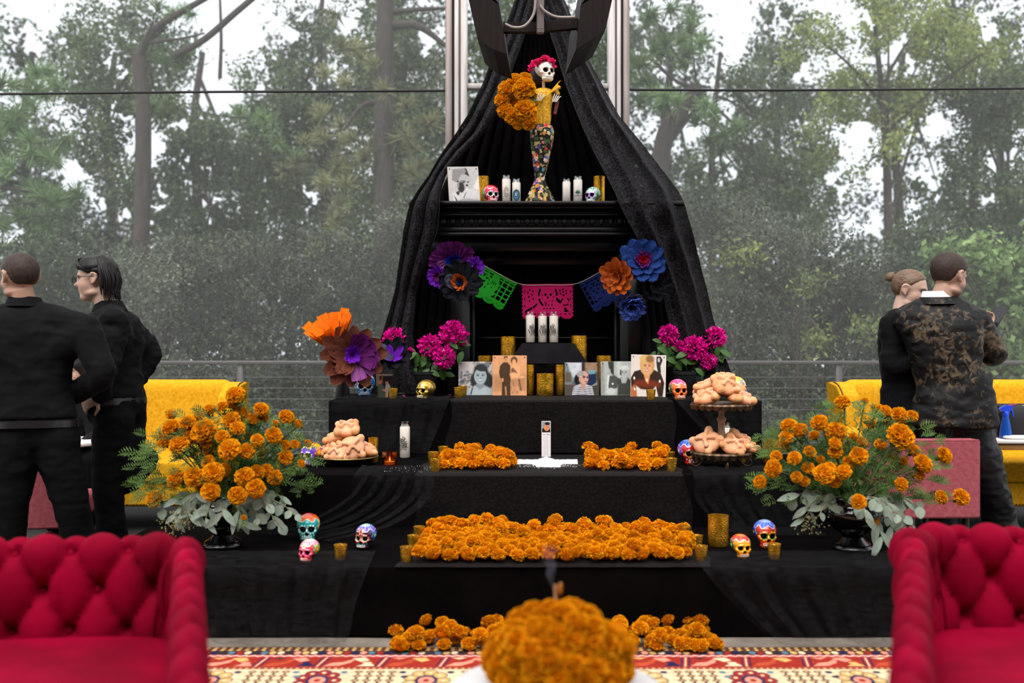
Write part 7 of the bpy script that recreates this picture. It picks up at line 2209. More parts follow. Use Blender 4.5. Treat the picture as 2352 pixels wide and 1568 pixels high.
# memorial card
c = Canvas(40, 150, lin(232, 224, 226))
c.poly([(.05, .015), (.95, .015), (.95, .315), (.05, .315)], lin(150, 146, 160), .008).poly([(.05, .22), (.3, .18), (.7, .2), (.95, .22), (.95, .315), (.05, .315)], lin(24, 22, 26), .02)
c.ell(.56, .185, .30, .088, lin(222, 140, 96), .14).ell(.62, .075, .28, .042, lin(36, 26, 26), .3)
for k, q in ((-1, .44), (1, .70)): c.ell(q, .165, .07, .008, lin(70, 36, 30), .6)
c.ell(.54, .222, .10, .010, lin(160, 60, 60), .6)
c.poly([(.12, .372), (.42, .366), (.42, .384), (.12, .388)], lin(110, 104, 110), .01).poly([(.54, .366), (.92, .370), (.92, .384), (.56, .390)], lin(110, 104, 110), .01)
for k in range(16):
    y = .43 + k * .033; w = .30 + .06 * math.sin(k * 2.3)
    c.poly([(.5 - w, y), (.5 + w, y), (.5 + w, y + .009), (.5 - w, y + .009)], lin(186, 180, 186), .008)
card = photo('tall white memorial card with a portrait standing in the salt', c, 1244, 1265, 977, 1060, S2, 5.86, .04, .003, 0, False)

# ------------------------------------------------------------------ cut paper banner
m_paper = MAT('tissue_paper', (.5, .5, .5), .7, vcol=True, transl=.15, spec=.15)
def banner(label, top_l, top_r, h_px, d, col, maskfn, nu=130, nv=96, sway=.01):
    a, b = at(*top_l, d), at(*top_r, d)
    t = thing('cut_paper_banner', label, 'banner', (a + b) / 2, 0, 'cut paper banners on the string')
    ux = (b - a); W_ = ux.length; ux.normalize()
    dn = Vector((ux.z, 0, -ux.x)) if ux.x > 0 else Vector((0, 0, -1))
    H_ = h_px * d / FPX
    U, Wv = np.meshgrid(np.linspace(0, 1, nu), np.linspace(0, 1, nv), indexing='ij')
    uc = (U[:-1, :-1] + U[1:, 1:]) / 2; vc = (Wv[:-1, :-1] + Wv[1:, 1:]) / 2
    keep = maskfn(uc, vc)
    P = np.array(a)[None, None] + U[..., None] * np.array(ux) * W_ + Wv[..., None] * np.array(dn) * H_
    P[..., 1] += sway * np.sin(U * 7 + 1) * Wv + sway * .5 * np.sin(Wv * 5)
    V = P.reshape(-1, 3)
    Fq = gridfaces(nu, nv)[keep.reshape(-1)]
    ids = np.unique(Fq); mp_ = -np.ones(len(V), int); mp_[ids] = np.arange(len(ids))
    MB().add((V[ids], [mp_[Fq]]), col).build('cut_sheet', m_paper, t, True)
    st = MB().add(p_box((0, 0, 0), (W_, .003, .012)), np.array(col) * .75, M=TR((a + b) / 2 + dn * .004, Matrix((ux, Vector((0, 1, 0)), -dn)).transposed()))
    st.build('folded_edge', m_paper, t, True)
    return t
E2 = lambda u, v, cx, cy, rx, ry: ((u - cx) / rx) ** 2 + ((v - cy) / ry) ** 2 < 1
def outline(u, v, nb):
    bot = 1 - .10 * np.abs(np.sin(PI * u * nb)) ** .6 * 0 - .10 + .10 * np.abs(np.sin(PI * u * nb)) ** .5
    edge = .012 + .010 * np.cos(v * 60)
    return (v < bot + .006 * np.cos(u * 120)) & (u > edge) & (u < 1 - edge)
def mask_skull(u, v):
    k = outline(u, v, 4)
    h = E2(u, v, .46, .30, .025, .035) | E2(u, v, .56, .30, .025, .035) | ((np.abs(u - .505) < (v - .33) * .35) & (v > .33) & (v < .405))
    h |= (np.abs(v - .48) < .010) & (np.abs(u - .505) < .06) & (np.cos(u * 200) > -.4)
    for th0, th1 in ((2.2, 3.2), (-.1, .9), (3.6, 4.4)):
        r = np.hypot((u - .505) / .17, (v - .33) / .32); th = np.arctan2(-(v - .33), u - .505) % (2 * PI)
        h |= (np.abs(r - 1.02) < .10) & (th > th0) & (th < th1)
    r = np.hypot((u - .505) / .11, (v - .36) / .20); th = np.arctan2(-(v - .36), u - .505)
    h |= (np.abs(r - 1) < .06) & (np.cos(th * 7) > .2) & (v > .25)
    for cx, cy in ((.80, .15), (.74, .19), (.86, .19), (.80, .23), (.75, .28), (.86, .27), (.81, .32)): h |= E2(u, v, cx, cy, .018, .026)
    for cx, cy in ((.16, .16), (.22, .2), (.12, .24), (.2, .3), (.14, .36), (.22, .42), (.15, .48)): h |= E2(u, v, cx, cy, .014, .03)
    r = np.hypot((u - .84), (v - .50) * .7); h |= (np.abs(r - .075) < .012) & ((np.arctan2(v - .5, u - .84) % 2) > .8)
    h |= (np.abs((v - .62) + (u - .26) * 1.3) < .035) & (u > .22) & (u < .30)
    h |= (np.abs((v - .74) + (u - .13) * .9) < .035) & (u > .06) & (u < .20)
    h |= (np.abs((v - .46) - (u - .70) * 1.3) < .05) & (u > .67) & (u < .75)
    h |= (v > .66) & (v < .80) & (u > .82) & ((u - .82) < (v - .64) * .62)
    for cx in (.40, .46, .52, .58): h |= E2(u, v, cx, .60, .010, .045) | E2(u, v, cx + .03, .70, .02, .018)
    h |= ((u < .065) & (u > .05) | (u > .935) & (u < .95)) & (np.cos(v * 30) > .2) & (v < .8)
    h |= (v > .845) & (v < .875) & (np.cos(u * 75) > .3)
    return k & ~h
def mask_grid(u, v):
    k = outline(u, v, 4)
    fig = E2(u, v, .30, .45, .20, .32) | E2(u, v, .56, .40, .13, .26) | E2(u, v, .56, .16, .07, .09) | (E2(u, v, .44, .66, .25, .13))
    gx, gy = (u * 8.2) % 1, (v * 6.4) % 1
    g = (gx > .13) & (gx < .87) & (gy > .13) & (gy < .87) & (v > .09) & (v < .80) & (u > .04) & (u < .96)
    h = g & ~fig
    for cx, cy in ((.22, .30), (.30, .26), (.38, .30), (.24, .42), (.36, .42), (.30, .5)): h |= E2(u, v, cx, cy, .022, .030)
    h |= (np.abs(np.hypot((u - .30) / .16, (v - .45) / .25) - 1) < .05) & (np.cos(8 * np.arctan2(v - .45, u - .3)) > -.2)
    for cx in (.52, .56, .60): h |= E2(u, v, cx, .34, .008, .06)
    h |= E2(u, v, .56, .50, .014, .02)
    for cx in (.12, .37, .62, .87):
        for a in (-.06, -.03, 0, .03, .06): h |= E2(u, v, cx + a, .88 + .02 * np.cos(a * 50), .008, .014)
    return k & ~h
DB = 6.82
banner('green cut paper banner beside the purple paper flowers', (1093, 599), (1188, 652), 72, DB, lin(26, 140, 30), mask_grid)
banner('magenta cut paper banner with a skull motif', (1198, 653), (1317, 652), 80, DB, lin(168, 10, 80), mask_skull)
banner('navy blue cut paper banner beside the orange paper flower', (1329, 650), (1412, 606), 78, DB, lin(14, 30, 84), mask_grid)
st = catmull([at(x, y, DB - .003) for x, y in ((1085, 594), (1140, 625), (1195, 652), (1257, 654), (1320, 652), (1370, 629), (1415, 603))], 8)
tag(MB().add(p_tube(st, .0016, 6)).build('banner_string', MAT('cotton_string', lin(196, 186, 166), .8)), 'pale string carrying the three cut paper banners', 'string')

# ------------------------------------------------------------------ paper flowers
def crepe(name, col, col2=None):
    return MAT(name, col, .75, col2=col2 or tuple(c * .6 for c in col), vscale=30, vstretch=(6, 1, 1), transl=.15, spec=.15, bump=.2, bscale=120, bstretch=(6, 1, 1))
def petal_mesh(L, w, curl, cup, wave, square=False, n=9, m=5, seed=0):
    r = np.random.default_rng(seed)
    t = np.linspace(0, 1, n)
    ww = w * (np.minimum(t * 3 + .18, 1) * np.sqrt(np.maximum(0, 1 - np.clip((t - .6) / .42, 0, 1) ** 2)) if not square else np.minimum(t * 2.4 + .25, 1))
    V = []
    for i in range(n):
        for j in range(m):
            u = (j / (m - 1)) * 2 - 1
            V.append((u * ww[i] / 2, L * t[i], curl * L * t[i] ** 2 + cup * (abs(u) ** 2) * ww[i] / 2 + wave * math.sin(u * 5 + t[i] * 7) * t[i] + r.normal() * .002))
    return MB().add((np.array(V), [gridfaces(n, m)])).mesh('petal')
def paper_flower(label, px, py, d, face, layers, core=None, group='crepe paper flowers', stem_to=None):
    c = at(px, py, d)
    t = thing('paper_flower', label, 'paper flower', c, 0, group)
    R = basis(face, (0, 0.02, 1))
    for li, (n, L, w, el, mat, kw) in enumerate(layers):
        L, w = L * 1.14 * d / FPX, w * 1.14 * d / FPX
        me = petal_mesh(L, w, kw.get('curl', .1), kw.get('cup', .2), kw.get('wave', .004), kw.get('square', False), seed=li)
        me.materials.append(mat)
        a0, a1 = kw.get('span', (0, 2 * PI))
        for k in range(n):
            a = a0 + (a1 - a0) * (k + .5 * (li % 2)) / n + random.uniform(-.07, .07)
            e_ = el + random.uniform(-.10, .10)
            Rp = R @ Matrix.Rotation(a - PI / 2, 3, 'Z') @ Matrix.Rotation(e_, 3, 'X')
            obj('petal', me, None, t, rot=Rp.to_euler(), loc=R @ Vector((0, 0, .004 * li)), scale=random.uniform(.9, 1.1))
    if core is not None:
        mat, rpx, n = core
        rr = rpx * d / FPX
        mb = MB()
        for k in range(n):
            a = k * 2.4; q = rr * math.sqrt(k / n)
            mb.add(p_tube([(q * .4 * math.cos(a), q * .4 * math.sin(a), 0), (q * math.cos(a), q * math.sin(a), rr * .9 * (1.1 - .5 * k / n))], [rr * .10, rr * .13], 5), M=R.to_4x4())
        stuff(mb.build('stamens', mat, t))
    if stem_to is not None:
        MB().add(p_tube(bez((0, 0, 0), tuple((stem_to - c) * .5 + Vector((0, .03, 0))), tuple(stem_to - c), 8), .006, 6)).build('wire_stem', m_stem, t)
    return t
c_pur, c_pur2, c_vio = crepe('plum_crepe', lin(104, 30, 108)), crepe('mauve_crepe', lin(150, 80, 150)), crepe('violet_crepe', lin(120, 30, 190))
c_blue, c_navy, c_peri = crepe('royal_blue_crepe', lin(16, 50, 170)), crepe('steel_blue_crepe', lin(36, 70, 140), lin(16, 36, 90)), crepe('periwinkle_crepe', lin(100, 130, 220), lin(50, 76, 180))
c_blk, c_org, c_orb, c_gry = crepe('black_crepe', lin(26, 26, 34)), crepe('burnt_orange_crepe', lin(206, 96, 34)), crepe('bright_orange_crepe', lin(255, 130, 14), lin(244, 104, 4)), crepe('slate_crepe', lin(86, 84, 104))
c_brn, c_red = crepe('cocoa_crepe', lin(120, 66, 50), lin(86, 42, 32)), crepe('crimson_crepe', lin(170, 10, 40))
DF = 6.55
paper_flower('large plum paper flower with royal blue heart', 1040, 598, DF, (.05, -.9, -.35), [(20, 50, 17, .25, c_pur, dict(square=True, wave=.006, cup=.3)), (12, 36, 14, .55, c_pur2, dict(square=True, span=(PI, 2 * PI))), (16, 22, 7, .7, c_blue, dict(square=True))], (c_blue, 12, 30))
paper_flower('violet paper flower right of the large plum one', 1088, 612, DF - .03, (.35, -.9, 0), [(9, 22, 15, .4, c_vio, dict(wave=.006)), (8, 14, 10, .8, c_vio, {})], (c_org, 6, 16))
paper_flower('violet paper flower left below the large plum one', 1011, 634, DF - .03, (-.45, -.85, -.2), [(10, 26, 15, .35, c_vio, dict(wave=.006)), (8, 16, 10, .8, c_pur, {})], (c_org, 6, 16))
paper_flower('black paper flower with an orange ring under the plum one', 1056, 648, DF - .07, (.0, -1, -.05), [(11, 46, 26, .25, c_blk, dict(wave=.01)), (6, 34, 22, .6, c_gry, dict(span=(2.6, 3.6))), (26, 26, 6, .85, c_org, dict(square=True)), (18, 16, 6, 1.1, c_navy, dict(square=True))], (c_navy, 8, 20))
paper_flower('blue paper flower with a crimson heart', 1476, 602, DF, (-.05, -.9, .25), [(12, 50, 28, .25, c_navy, dict(wave=.008)), (8, 42, 24, .5, c_navy, {}), (12, 26, 14, .75, c_pur, dict(wave=.008)), (9, 16, 9, .9, c_red, {})], (c_red, 7, 20))
paper_flower('burnt orange paper flower on the right of the banner', 1424, 636, DF - .02, (-.55, -.8, -.1), [(12, 42, 22, .3, c_org, dict(cup=.35)), (9, 34, 19, .6, c_org, dict(cup=.35)), (7, 22, 14, .95, c_org, {})], None)
paper_flower('periwinkle paper flower hanging below the orange one', 1448, 694, DF - .03, (.05, -.75, -.65), [(12, 34, 20, .35, c_gry, dict(span=(0, PI), cup=.3)), (14, 36, 17, .55, c_peri, dict(cup=.4)), (12, 26, 14, .8, c_peri, dict(cup=.4)), (8, 16, 10, 1.1, c_navy, {})], None)
paper_flower('black paper flower in the shadow beside the periwinkle one', 1500, 652, DF + .03, (.3, -.9, -.2), [(10, 36, 22, .3, c_blk, dict(wave=.01)), (8, 24, 15, .7, c_blk, {})], None)
# vase with two big flowers at the left end of the highest step
pv = on(787, 915, S3)
m_vase = MAT('matte_black_vase', lin(20, 19, 20), .55, spec=.3)
t = thing('bottle_vase', 'matte black bottle vase holding two large paper flowers', 'vase', pv)
q = pv.y / FPX
MB().add(p_lathe([(0, 0), (17 * q, 0), (17.5 * q, .006), (14 * q, 28 * q), (11 * q, 42 * q), (10 * q, 52 * q), (9 * q, 52 * q), (9 * q, 44 * q), (12 * q, 20 * q), (0, 8 * q)], 32, False)).build('vase_body', m_vase, t)
top = pv + Vector((0, 0, 48 * q))
paper_flower('big bright orange fringed paper flower in the black vase', 772, 800, pv.y - .03, (-.35, -.55, .75), [(15, 76, 22, .62, c_orb, dict(square=True, cup=.3, span=(.1, PI + .3))), (9, 62, 20, .75, c_orb, dict(square=True, cup=.3, span=(PI * .2, PI * 1.1))), (7, 60, 22, 1.0, c_orb, dict(square=True, span=(PI, 2 * PI)))], (c_blue, 11, 26), stem_to=top)
paper_flower('big cocoa and violet paper flower in the black vase', 808, 816, pv.y - .10, (.25, -.95, .05), [(12, 66, 30, .18, c_brn, dict(cup=.3)), (7, 56, 26, .5, c_brn, dict(span=(2.2, 4.4), cup=.3)), (9, 56, 20, .55, c_pur, dict(square=True, span=(-.6, 1.6))), (6, 58, 17, .3, c_pur2, dict(square=True, span=(-1.6, .4))), (10, 30, 13, .85, c_vio, {})], (c_red, 8, 20), stem_to=top)
paper_flower('black paper flower with violet tips beside the bougainvillea', 902, 828, 6.30, (.1, -.8, .6), [(10, 46, 24, .5, c_blk, dict(wave=.012)), (5, 34, 14, .75, c_vio, {}), (9, 34, 18, .3, c_blk, dict(wave=.01)), (3, 40, 20, .65, c_gry, dict(span=(2.4, 3.4)))], None)

# ------------------------------------------------------------------ bougainvillea
m_bract = MAT('magenta_bract', (.7, .01, .3), .6, vcol=True, transl=.2, spec=.2)
m_bleaf = MAT('bougainvillea_leaf', lin(66, 104, 42), .45, col2=lin(38, 70, 28), vscale=10, transl=.15, spec=.4)
def blossom(seed, R=.075, n=420):
    r = np.random.default_rng(seed); mb = MB()
    for k in range(n):
        dr = r.normal(size=3); dr /= np.linalg.norm(dr)
        rad = R * r.uniform(.45, .92) * np.array([1.0, 1.0, .88])
        p = dr * rad
        a = np.cross(dr, r.normal(size=3)); a /= np.linalg.norm(a); b = np.cross(dr, a)
        up = dr * .8 + a * r.uniform(-.5, .5); up /= np.linalg.norm(up)
        s = R * r.uniform(.28, .42)
        V = np.array([p, p + up * s * .6 + b * s * .42, p + up * s * 1.15, p + up * s * .6 - b * s * .42, p + up * s * .62 + a * s * .18])
        g = r.uniform(.75, 1.15)
        mb.add((V, [np.array([[0, 1, 4], [1, 2, 4], [2, 3, 4], [3, 0, 4]])]), np.clip(np.array(lin(236, 10, 150)) * g + np.array([0, 0, r.uniform(0, .04)]), 0, 1))
        if r.random() < .04: mb.add(p_sphere(p + dr * s * .8, s * .14, 5, 4), (.85, .8, .7))
    me = mb.mesh('blossom_cluster', smooth=False); me.materials.append(m_bract); return me
BLS = [blossom(k) for k in range(3)]
BLF = MB().add(leaf_prim(.075, .042, 7, .25, .25)).mesh('leaf'); BLF.materials.append(m_bleaf)
def bougainvillea(label, plabel, px, py, clusters, leaves_, stems_y):
    pb = on(px, py, S3)
    pot = thing('flower_pot', plabel, 'pot', pb)
    r = .085; h = .16
    MB().add(p_lathe([(0, 0), (r * .75, 0), (r * .78, .004), (r, h - .02), (r * 1.06, h - .02), (r * 1.06, h), (r * .95, h), (r * .7, .02), (0, .02)], 32, False)).build('pot_body', m_vase, pot)
    MB().add(p_lathe([(0, h - .025), (r * .93, h - .025)], 24, False)).build('soil', m_earth, pot)
    t = thing('bougainvillea', label, 'plant', pb + Vector((0, 0, h - .02)))
    O = t.location
    for i, (x, y, dia, dd) in enumerate(clusters):
        c = at(x, y, pb.y + dd)
        obj('blossom_cluster', BLS[i % 3], None, t, loc=c - O, rot=(random.uniform(0, 6), random.uniform(0, 6), 0), scale=dia * pb.y / FPX / .17)
        MB().add(p_tube(bez(O + Vector((random.uniform(-.04, .04), 0, -.01)), (O + c) / 2 + Vector((0, .02, .05)), c, 9), np.linspace(.005, .0025, 9), 6)).build('stem', m_stem, t, True)
    for x, y, ang, s in leaves_:
        c = at(x, y, pb.y + random.uniform(-.06, .04))
        dr = Vector((math.cos(ang), random.uniform(-.5, .1), math.sin(ang))).normalized()
        z = Vector((random.uniform(-.4, .4), -.8, .6)); z = (z - dr * z.dot(dr)).normalized()
        obj('leaf', BLF, None, t, loc=c - O, rot=Matrix((dr.cross(z), dr, z)).transposed().to_euler(), scale=s)
    return t
def lv(cx, cy, sx, sy, n):
    return [(cx + random.uniform(-sx, sx), cy + random.uniform(-sy, sy), random.uniform(-2.6, .6) if random.random() < .6 else random.uniform(0, 6), random.uniform(.7, 1.15)) for _ in range(n)]
bougainvillea('magenta bougainvillea behind the gold skull', 'black flower pot behind the gold skull', 975, 908, [(905, 779, 58, 0), (933, 806, 26, .02), (940, 808, 22, -.02), (987, 795, 56, -.03), (1020, 820, 52, -.08), (1042, 768, 66, 0), (928, 790, 26, 0)],
              lv(960, 820, 24, 18, 14) + lv(1000, 845, 26, 16, 12) + lv(1045, 795, 20, 14, 10) + lv(925, 812, 18, 12, 7) + lv(975, 850, 20, 16, 8), 0)
bougainvillea('magenta bougainvillea beside the right edge of the drape', 'black flower pot behind the orange skull', 1575, 908, [(1536, 768, 48, 0), (1560, 795, 32, -.02), (1596, 800, 58, -.04), (1640, 776, 56, 0), (1628, 830, 40, -.05), (1575, 810, 30, -.03)],
              lv(1520, 800, 26, 20, 20) + lv(1560, 832, 24, 14, 14) + lv(1605, 845, 22, 12, 10) + lv(1652, 805, 12, 14, 8) + lv(1545, 818, 20, 14, 10), 0)
# ------------------------------------------------------------------ skeleton lady figurine on the mantel
pf = Vector((xat(1241, 6.80), 6.80, ZM))
K1 = 6.80 / FPX
cat_ = thing('skeleton_figurine', 'tall skeleton lady figurine in floral skirt and yellow lace blouse', 'figurine', pf)
hz = lambda py: (462 - py) * K1
hx = lambda px: (px - 1241) * K1
# skirt: narrow mermaid shape, pleated flare at the foot
rows = [(462, 34), (455, 32), (440, 26), (425, 20), (412, 15), (403, 12), (398, 11), (390, 13), (370, 17), (350, 20), (330, 24), (310, 27), (300, 28), (290, 27), (280, 23)]
cxs = np.interp([r[0] for r in rows], [280, 300, 340, 380, 400, 430, 462], [1245, 1245, 1243, 1241, 1240, 1240, 1241])
na, nz_ = 120, 150
zz_ = np.linspace(462, 280, nz_)
rr = np.interp(-zz_, [-r[0] for r in rows], [r[1] for r in rows]) * K1
cx_ = np.interp(-zz_, [-r[0] for r in rows], cxs)
a = np.linspace(0, 2 * PI, na, endpoint=False)
A_, Z_ = np.meshgrid(a, np.arange(nz_), indexing='ij')
pl_ = 1 + .10 * np.sin(A_ * 14) * np.clip((zz_[Z_] - 400) / 40, 0, 1)
V = np.stack([hx(cx_)[Z_] + rr[Z_] * pl_ * np.cos(A_), rr[Z_] * pl_ * np.sin(A_) * .9, hz(zz_)[Z_]], -1).reshape(-1, 3)
C = np.tile(np.array(lin(22, 18, 20)), (len(V), 1))
r_ = np.random.default_rng(5)
n_ = fbm(V, 34, 2, 3)
C[n_ > .25] = lin(150, 140, 80); C[n_ > .48] = lin(196, 170, 110); C[(n_ < -.45)] = lin(70, 90, 60)
pal = [lin(240, 190, 170), lin(226, 40, 70), lin(240, 150, 40), lin(90, 70, 160), lin(90, 160, 190), lin(236, 220, 190), lin(230, 60, 50), lin(220, 120, 150)]
for k in range(150):
    p = V[r_.integers(len(V))]; col = np.array(pal[r_.integers(len(pal))]); rad = r_.uniform(.010, .018)
    dd = np.linalg.norm(V - p, axis=1); th = np.arctan2(V[:, 2] - p[2], V[:, 0] - p[0] + V[:, 1] - p[1])
    C[dd < rad * (.8 + .2 * np.cos(5 * th))] = col; C[dd < rad * .3] = col * .4
MB().add((V, [gridfaces(na, nz_, True)]), C).build('floral_skirt', MAT('floral_cloth', (.5, .5, .5), .7, vcol=True, spec=.2), cat_)
# blouse
m_lacey = MAT('yellow_lace', lin(250, 190, 10), .55, col2=lin(196, 132, 6), vscale=90, vlo=.42, vhi=.6, sheen=.1, transl=.15)
rows = [(286, 20, 1240), (278, 23, 1241), (262, 23, 1243), (245, 21, 1245), (230, 22, 1246), (215, 26, 1247), (205, 27, 1247), (198, 20, 1247), (194, 9, 1248)]
prim = p_lathe([(r * K1, hz(y)) for y, r, x in rows], 40, True)
Vb = prim[0].copy(); Vb[:, 0] += np.interp(-Vb[:, 2], [-hz(q[0]) for q in rows[::-1]], [hx(q[2]) for q in rows[::-1]]); Vb[:, 1] *= .7
MB().add((Vb, prim[1])).build('lace_blouse', m_lacey, cat_)
for sx, x0, y0, tipx, tipy in ((-1, 1238, 214, 1219, 190), (1, 1256, 212, 1284, 184)):   # puffed shoulder ruffles
    P0, P1 = Vector((hx(x0), -.02, hz(y0))), Vector((hx(tipx), -.01, hz(tipy)))
    def ruf(u, v, P0=P0, P1=P1, sx=sx):
        base = np.array(P0)[None] * (1 - v)[:, None] + np.array(P1)[None] * v[:, None]
        wv = .02 + .085 * v
        return base + np.stack([.012 * np.sin(u * 20) * v, (u - .5) * 1.6 * wv, (-.045 * (u - .5) ** 2 * 4 * v - .02 * np.sin(u * 13) * v)], -1)
    MB().add(p_grid(ruf, 24, 10)).build('sleeve_ruffle', m_lacey, cat_)
    MB().add(p_sphere((hx(x0 + sx * 6), 0, hz(y0 - 0)), (.040, .035, .032), 16, 10)).build('shoulder_puff', m_lacey, cat_)
MB().add(p_tube([(hx(1247), -.02, hz(283)), (hx(1247), -.056, hz(262)), (hx(1247), -.052, hz(236)), (hx(1248), -.05, hz(214))], .003, 6)).build('front_seam', m_lacey, cat_)
m_bone = MAT('painted_bone', lin(236, 226, 208), .45, spec=.4)
m_slv = MAT('red_black_sleeve', lin(120, 20, 30), .6, col2=lin(20, 20, 20), vscale=60, vlo=.45, vhi=.55)
MB().add(p_tube([(hx(1249), 0, hz(200)), (hx(1248), 0, hz(178))], .010, 10)).build('neck', MAT('pale_wood_neck', lin(216, 180, 150), .6), cat_)
for P in ([(1270, 205), (1279, 226), (1274, 256)], [(1222, 214), (1216, 232), (1232, 236)]):
    MB().add(p_tube(catmull([(hx(x), -.03, hz(y)) for x, y in P], 6), .013, 10)).build('arm', m_slv, cat_)
for hx0, hy0, dx, dy in ((1232, 226, 6, -17), (1268, 228, 5, -16)):
    for k in range(4):
        MB().add(p_tube([(hx(hx0 + k * 3), -.062, hz(hy0 + 2)), (hx(hx0 + dx * .5 + k * 4.5), -.068, hz(hy0 + dy * .5)), (hx(hx0 + dx + k * 5), -.062, hz(hy0 + dy + k * 2))], [.0035, .003, .002], 6)).build('finger_bone', m_bone, cat_)
# head: small pale skull turned to the right
V0, Fs = SKULL
s0 = 44 * K1 / .86
Cs = np.tile(np.array(lin(238, 230, 214)), (len(V0), 1))
for s in (-1, 1):
    r2 = np.hypot(V0[:, 0] - s * .15, V0[:, 2] + .005); Cs[(r2 < .105) & (V0[:, 1] > .05)] = (.006, .006, .006)
    g = np.exp(-(((V0 - np.array([s * .24, .3, -.15])) / .1) ** 2).sum(1))[:, None] * .5; Cs = Cs * (1 - g) + np.array(lin(226, 120, 120)) * g
Cs[(np.hypot(V0[:, 0] / (.032 + .35 * np.clip(-.10 - V0[:, 2], 0, .10)), (V0[:, 2] + .165) / .062) < 1) & (V0[:, 1] > .2)] = (.006, .006, .006)
Cs[(np.abs(V0[:, 2] + .30) < .012) & (V0[:, 1] > .3)] = lin(120, 90, 80)
hd_ = MB().add((V0 * s0, Fs), Cs).build('skull_head', m_glaze, cat_); hd_.location = (hx(1252), -.01, hz(158)); hd_.rotation_euler = (.0, 0, PI + .42)
MB().add(p_sphere((0, 0, 0), (.062, .055, .075), 20, 14)).build('black_hair', MAT('black_yarn', lin(20, 16, 22), .7), cat_).location = (hx(1240), .035, hz(160))
m_pinkp = crepe('hot_pink_crepe', lin(255, 66, 136), lin(246, 40, 112))
for px, py, r in ((1222, 152, 10), (1230, 143, 12), (1243, 139, 12), (1256, 136, 12), (1267, 141, 10), (1238, 147, 10), (1217, 160, 8), (1250, 133, 10), (1270, 150, 8)):
    mb = MB()
    for k in range(14):
        a = k * 2.4; el = .2 + .09 * k
        V, Fs2 = leaf_prim(r * K1 * 1.15, r * K1 * .95, 5, .3, -.2)
        mb.add((V, Fs2), M=basis((random.uniform(-.5, .5), -.8, .6)).to_4x4() @ (Matrix.Rotation(a, 4, 'Z') @ Matrix.Rotation(el, 4, 'X')))
    mb.build('crown_flower', m_pinkp, cat_).location = (hx(px), -.045 + random.uniform(-.01, .03), hz(py))
mb_ = thing('marigold_bunch', 'bunch of large orange marigolds held by the skeleton figurine', 'bouquet', pf + Vector((hx(1190), -.09, hz(230))))
for px, py, s, dd in ((1206, 181, 34, .02), (1184, 188, 40, 0), (1203, 208, 54, -.05), (1164, 204, 42, .02), (1154, 226, 38, .03), (1160, 250, 38, .02), (1182, 232, 30, .05), (1206, 257, 52, -.06), (1178, 264, 42, 0), (1214, 281, 40, -.05), (1190, 283, 30, -.02)):
    b_ = obj('marigold_bloom', random.choice(MG), None, mb_, loc=pf + Vector((hx(px), -.09 + dd, hz(py))) - mb_.location, rot=basis((random.uniform(-.6, .2), -.8, random.uniform(-.2, .5))).to_euler(), scale=s * K1 * 1.04)
    MB().add(p_tube(bez(tuple(pf + Vector((hx(px), -.07 + dd, hz(py)))), tuple(pf + Vector((hx(1205), -.05, hz(235)))), tuple(pf + Vector((hx(1232), -.05, hz(245)))), 6), .004, 6)).build('stem', m_stem, mb_, True)
for k in range(10):
    lf = obj('leaf', BLF, None, mb_, loc=(random.uniform(-.03, .08), -.05, random.uniform(-.08, .05)), rot=(random.uniform(0, 6), random.uniform(0, 6), random.uniform(0, 6)), scale=.7)

# ------------------------------------------------------------------ hanging heater
m_hood = MAT('brown_black_steel', lin(17, 11, 10), .5, 0, spec=.12, col2=lin(28, 18, 14), vscale=5, vstretch=(8, 8, .8))
m_tubeg = MAT('grey_square_tube', lin(138, 128, 126), .5, .3)
DH = 5.5
ht = thing('patio_heater', 'dark steel twin hood heater hanging over the altar', 'heater', at(1241, -60, DH))
def hood(pts, lean):
    P = [(xat(x, DH), at(0, y, DH).z) for x, y in pts]
    V, Fs3 = p_ext(P, DH - .10, DH + .42, 'y')
    f_ = V[:, 1] > DH
    V[f_, 0] += lean
    return MB().add((V, Fs3))
hood([(1068, -45), (1075, 0), (1097, 97), (1113, 112), (1133, 125), (1164, 136), (1147, 25), (1110, 0), (1090, -45)], .03).build('hood', m_hood, ht, True, smooth=False)
hood([(1414, -45), (1405, 0), (1387, 81), (1365, 98), (1345, 110), (1320, 126), (1331, 26), (1372, 0), (1392, -45)], -.03).build('hood', m_hood, ht, True, smooth=False)
for pts in ([(1100, -30), (1146, 22), (1147, -30)], [(1380, -30), (1333, 22), (1332, -30)]):
    hood(pts, 0).build('reflector', MAT('dark_reflector', lin(52, 50, 52), .35, .6), ht, True, smooth=False)
for a_, b_ in (((1156, 64), (1241, 64)), ((1241, 64), (1326, 55))):
    A0, B0 = at(*a_, DH), at(*b_, DH)
    V = [tuple(q + Vector((0, dy, dz))) for q in (A0, B0) for dy in (-.02, .02) for dz in (-.027, .027)]
    MB().add(orient(np.array(V), [np.array([[0, 1, 3, 2], [4, 6, 7, 5], [0, 4, 5, 1], [2, 3, 7, 6], [0, 2, 6, 4], [1, 5, 7, 3]])])).build('cross_bar', m_hood, ht, True, smooth=False)
MB().add(p_bb(xat(1232, DH), xat(1249, DH), DH - .075, DH - .035, at(0, 84, DH).z, 3.62, .004)).build('square_tube', m_tubeg, ht, True)
for P in ([(1160, 55), (1180, 63), (1204, 60), (1222, 40), (1229, 15), (1230, -40)], [(1240, 12), (1252, 26), (1275, 38), (1300, 40), (1320, 39)]):
    MB().add(p_tube(catmull([at(x, y, DH - .09) for x, y in P], 6), .008, 8)).build('conduit', m_tubeg, ht, True)
for x in (1236, 1245):
    MB().add(p_sphere(tuple(at(x, 64, DH - .078)), .004, 8, 6)).build('bolt', m_tubeg, ht, True)

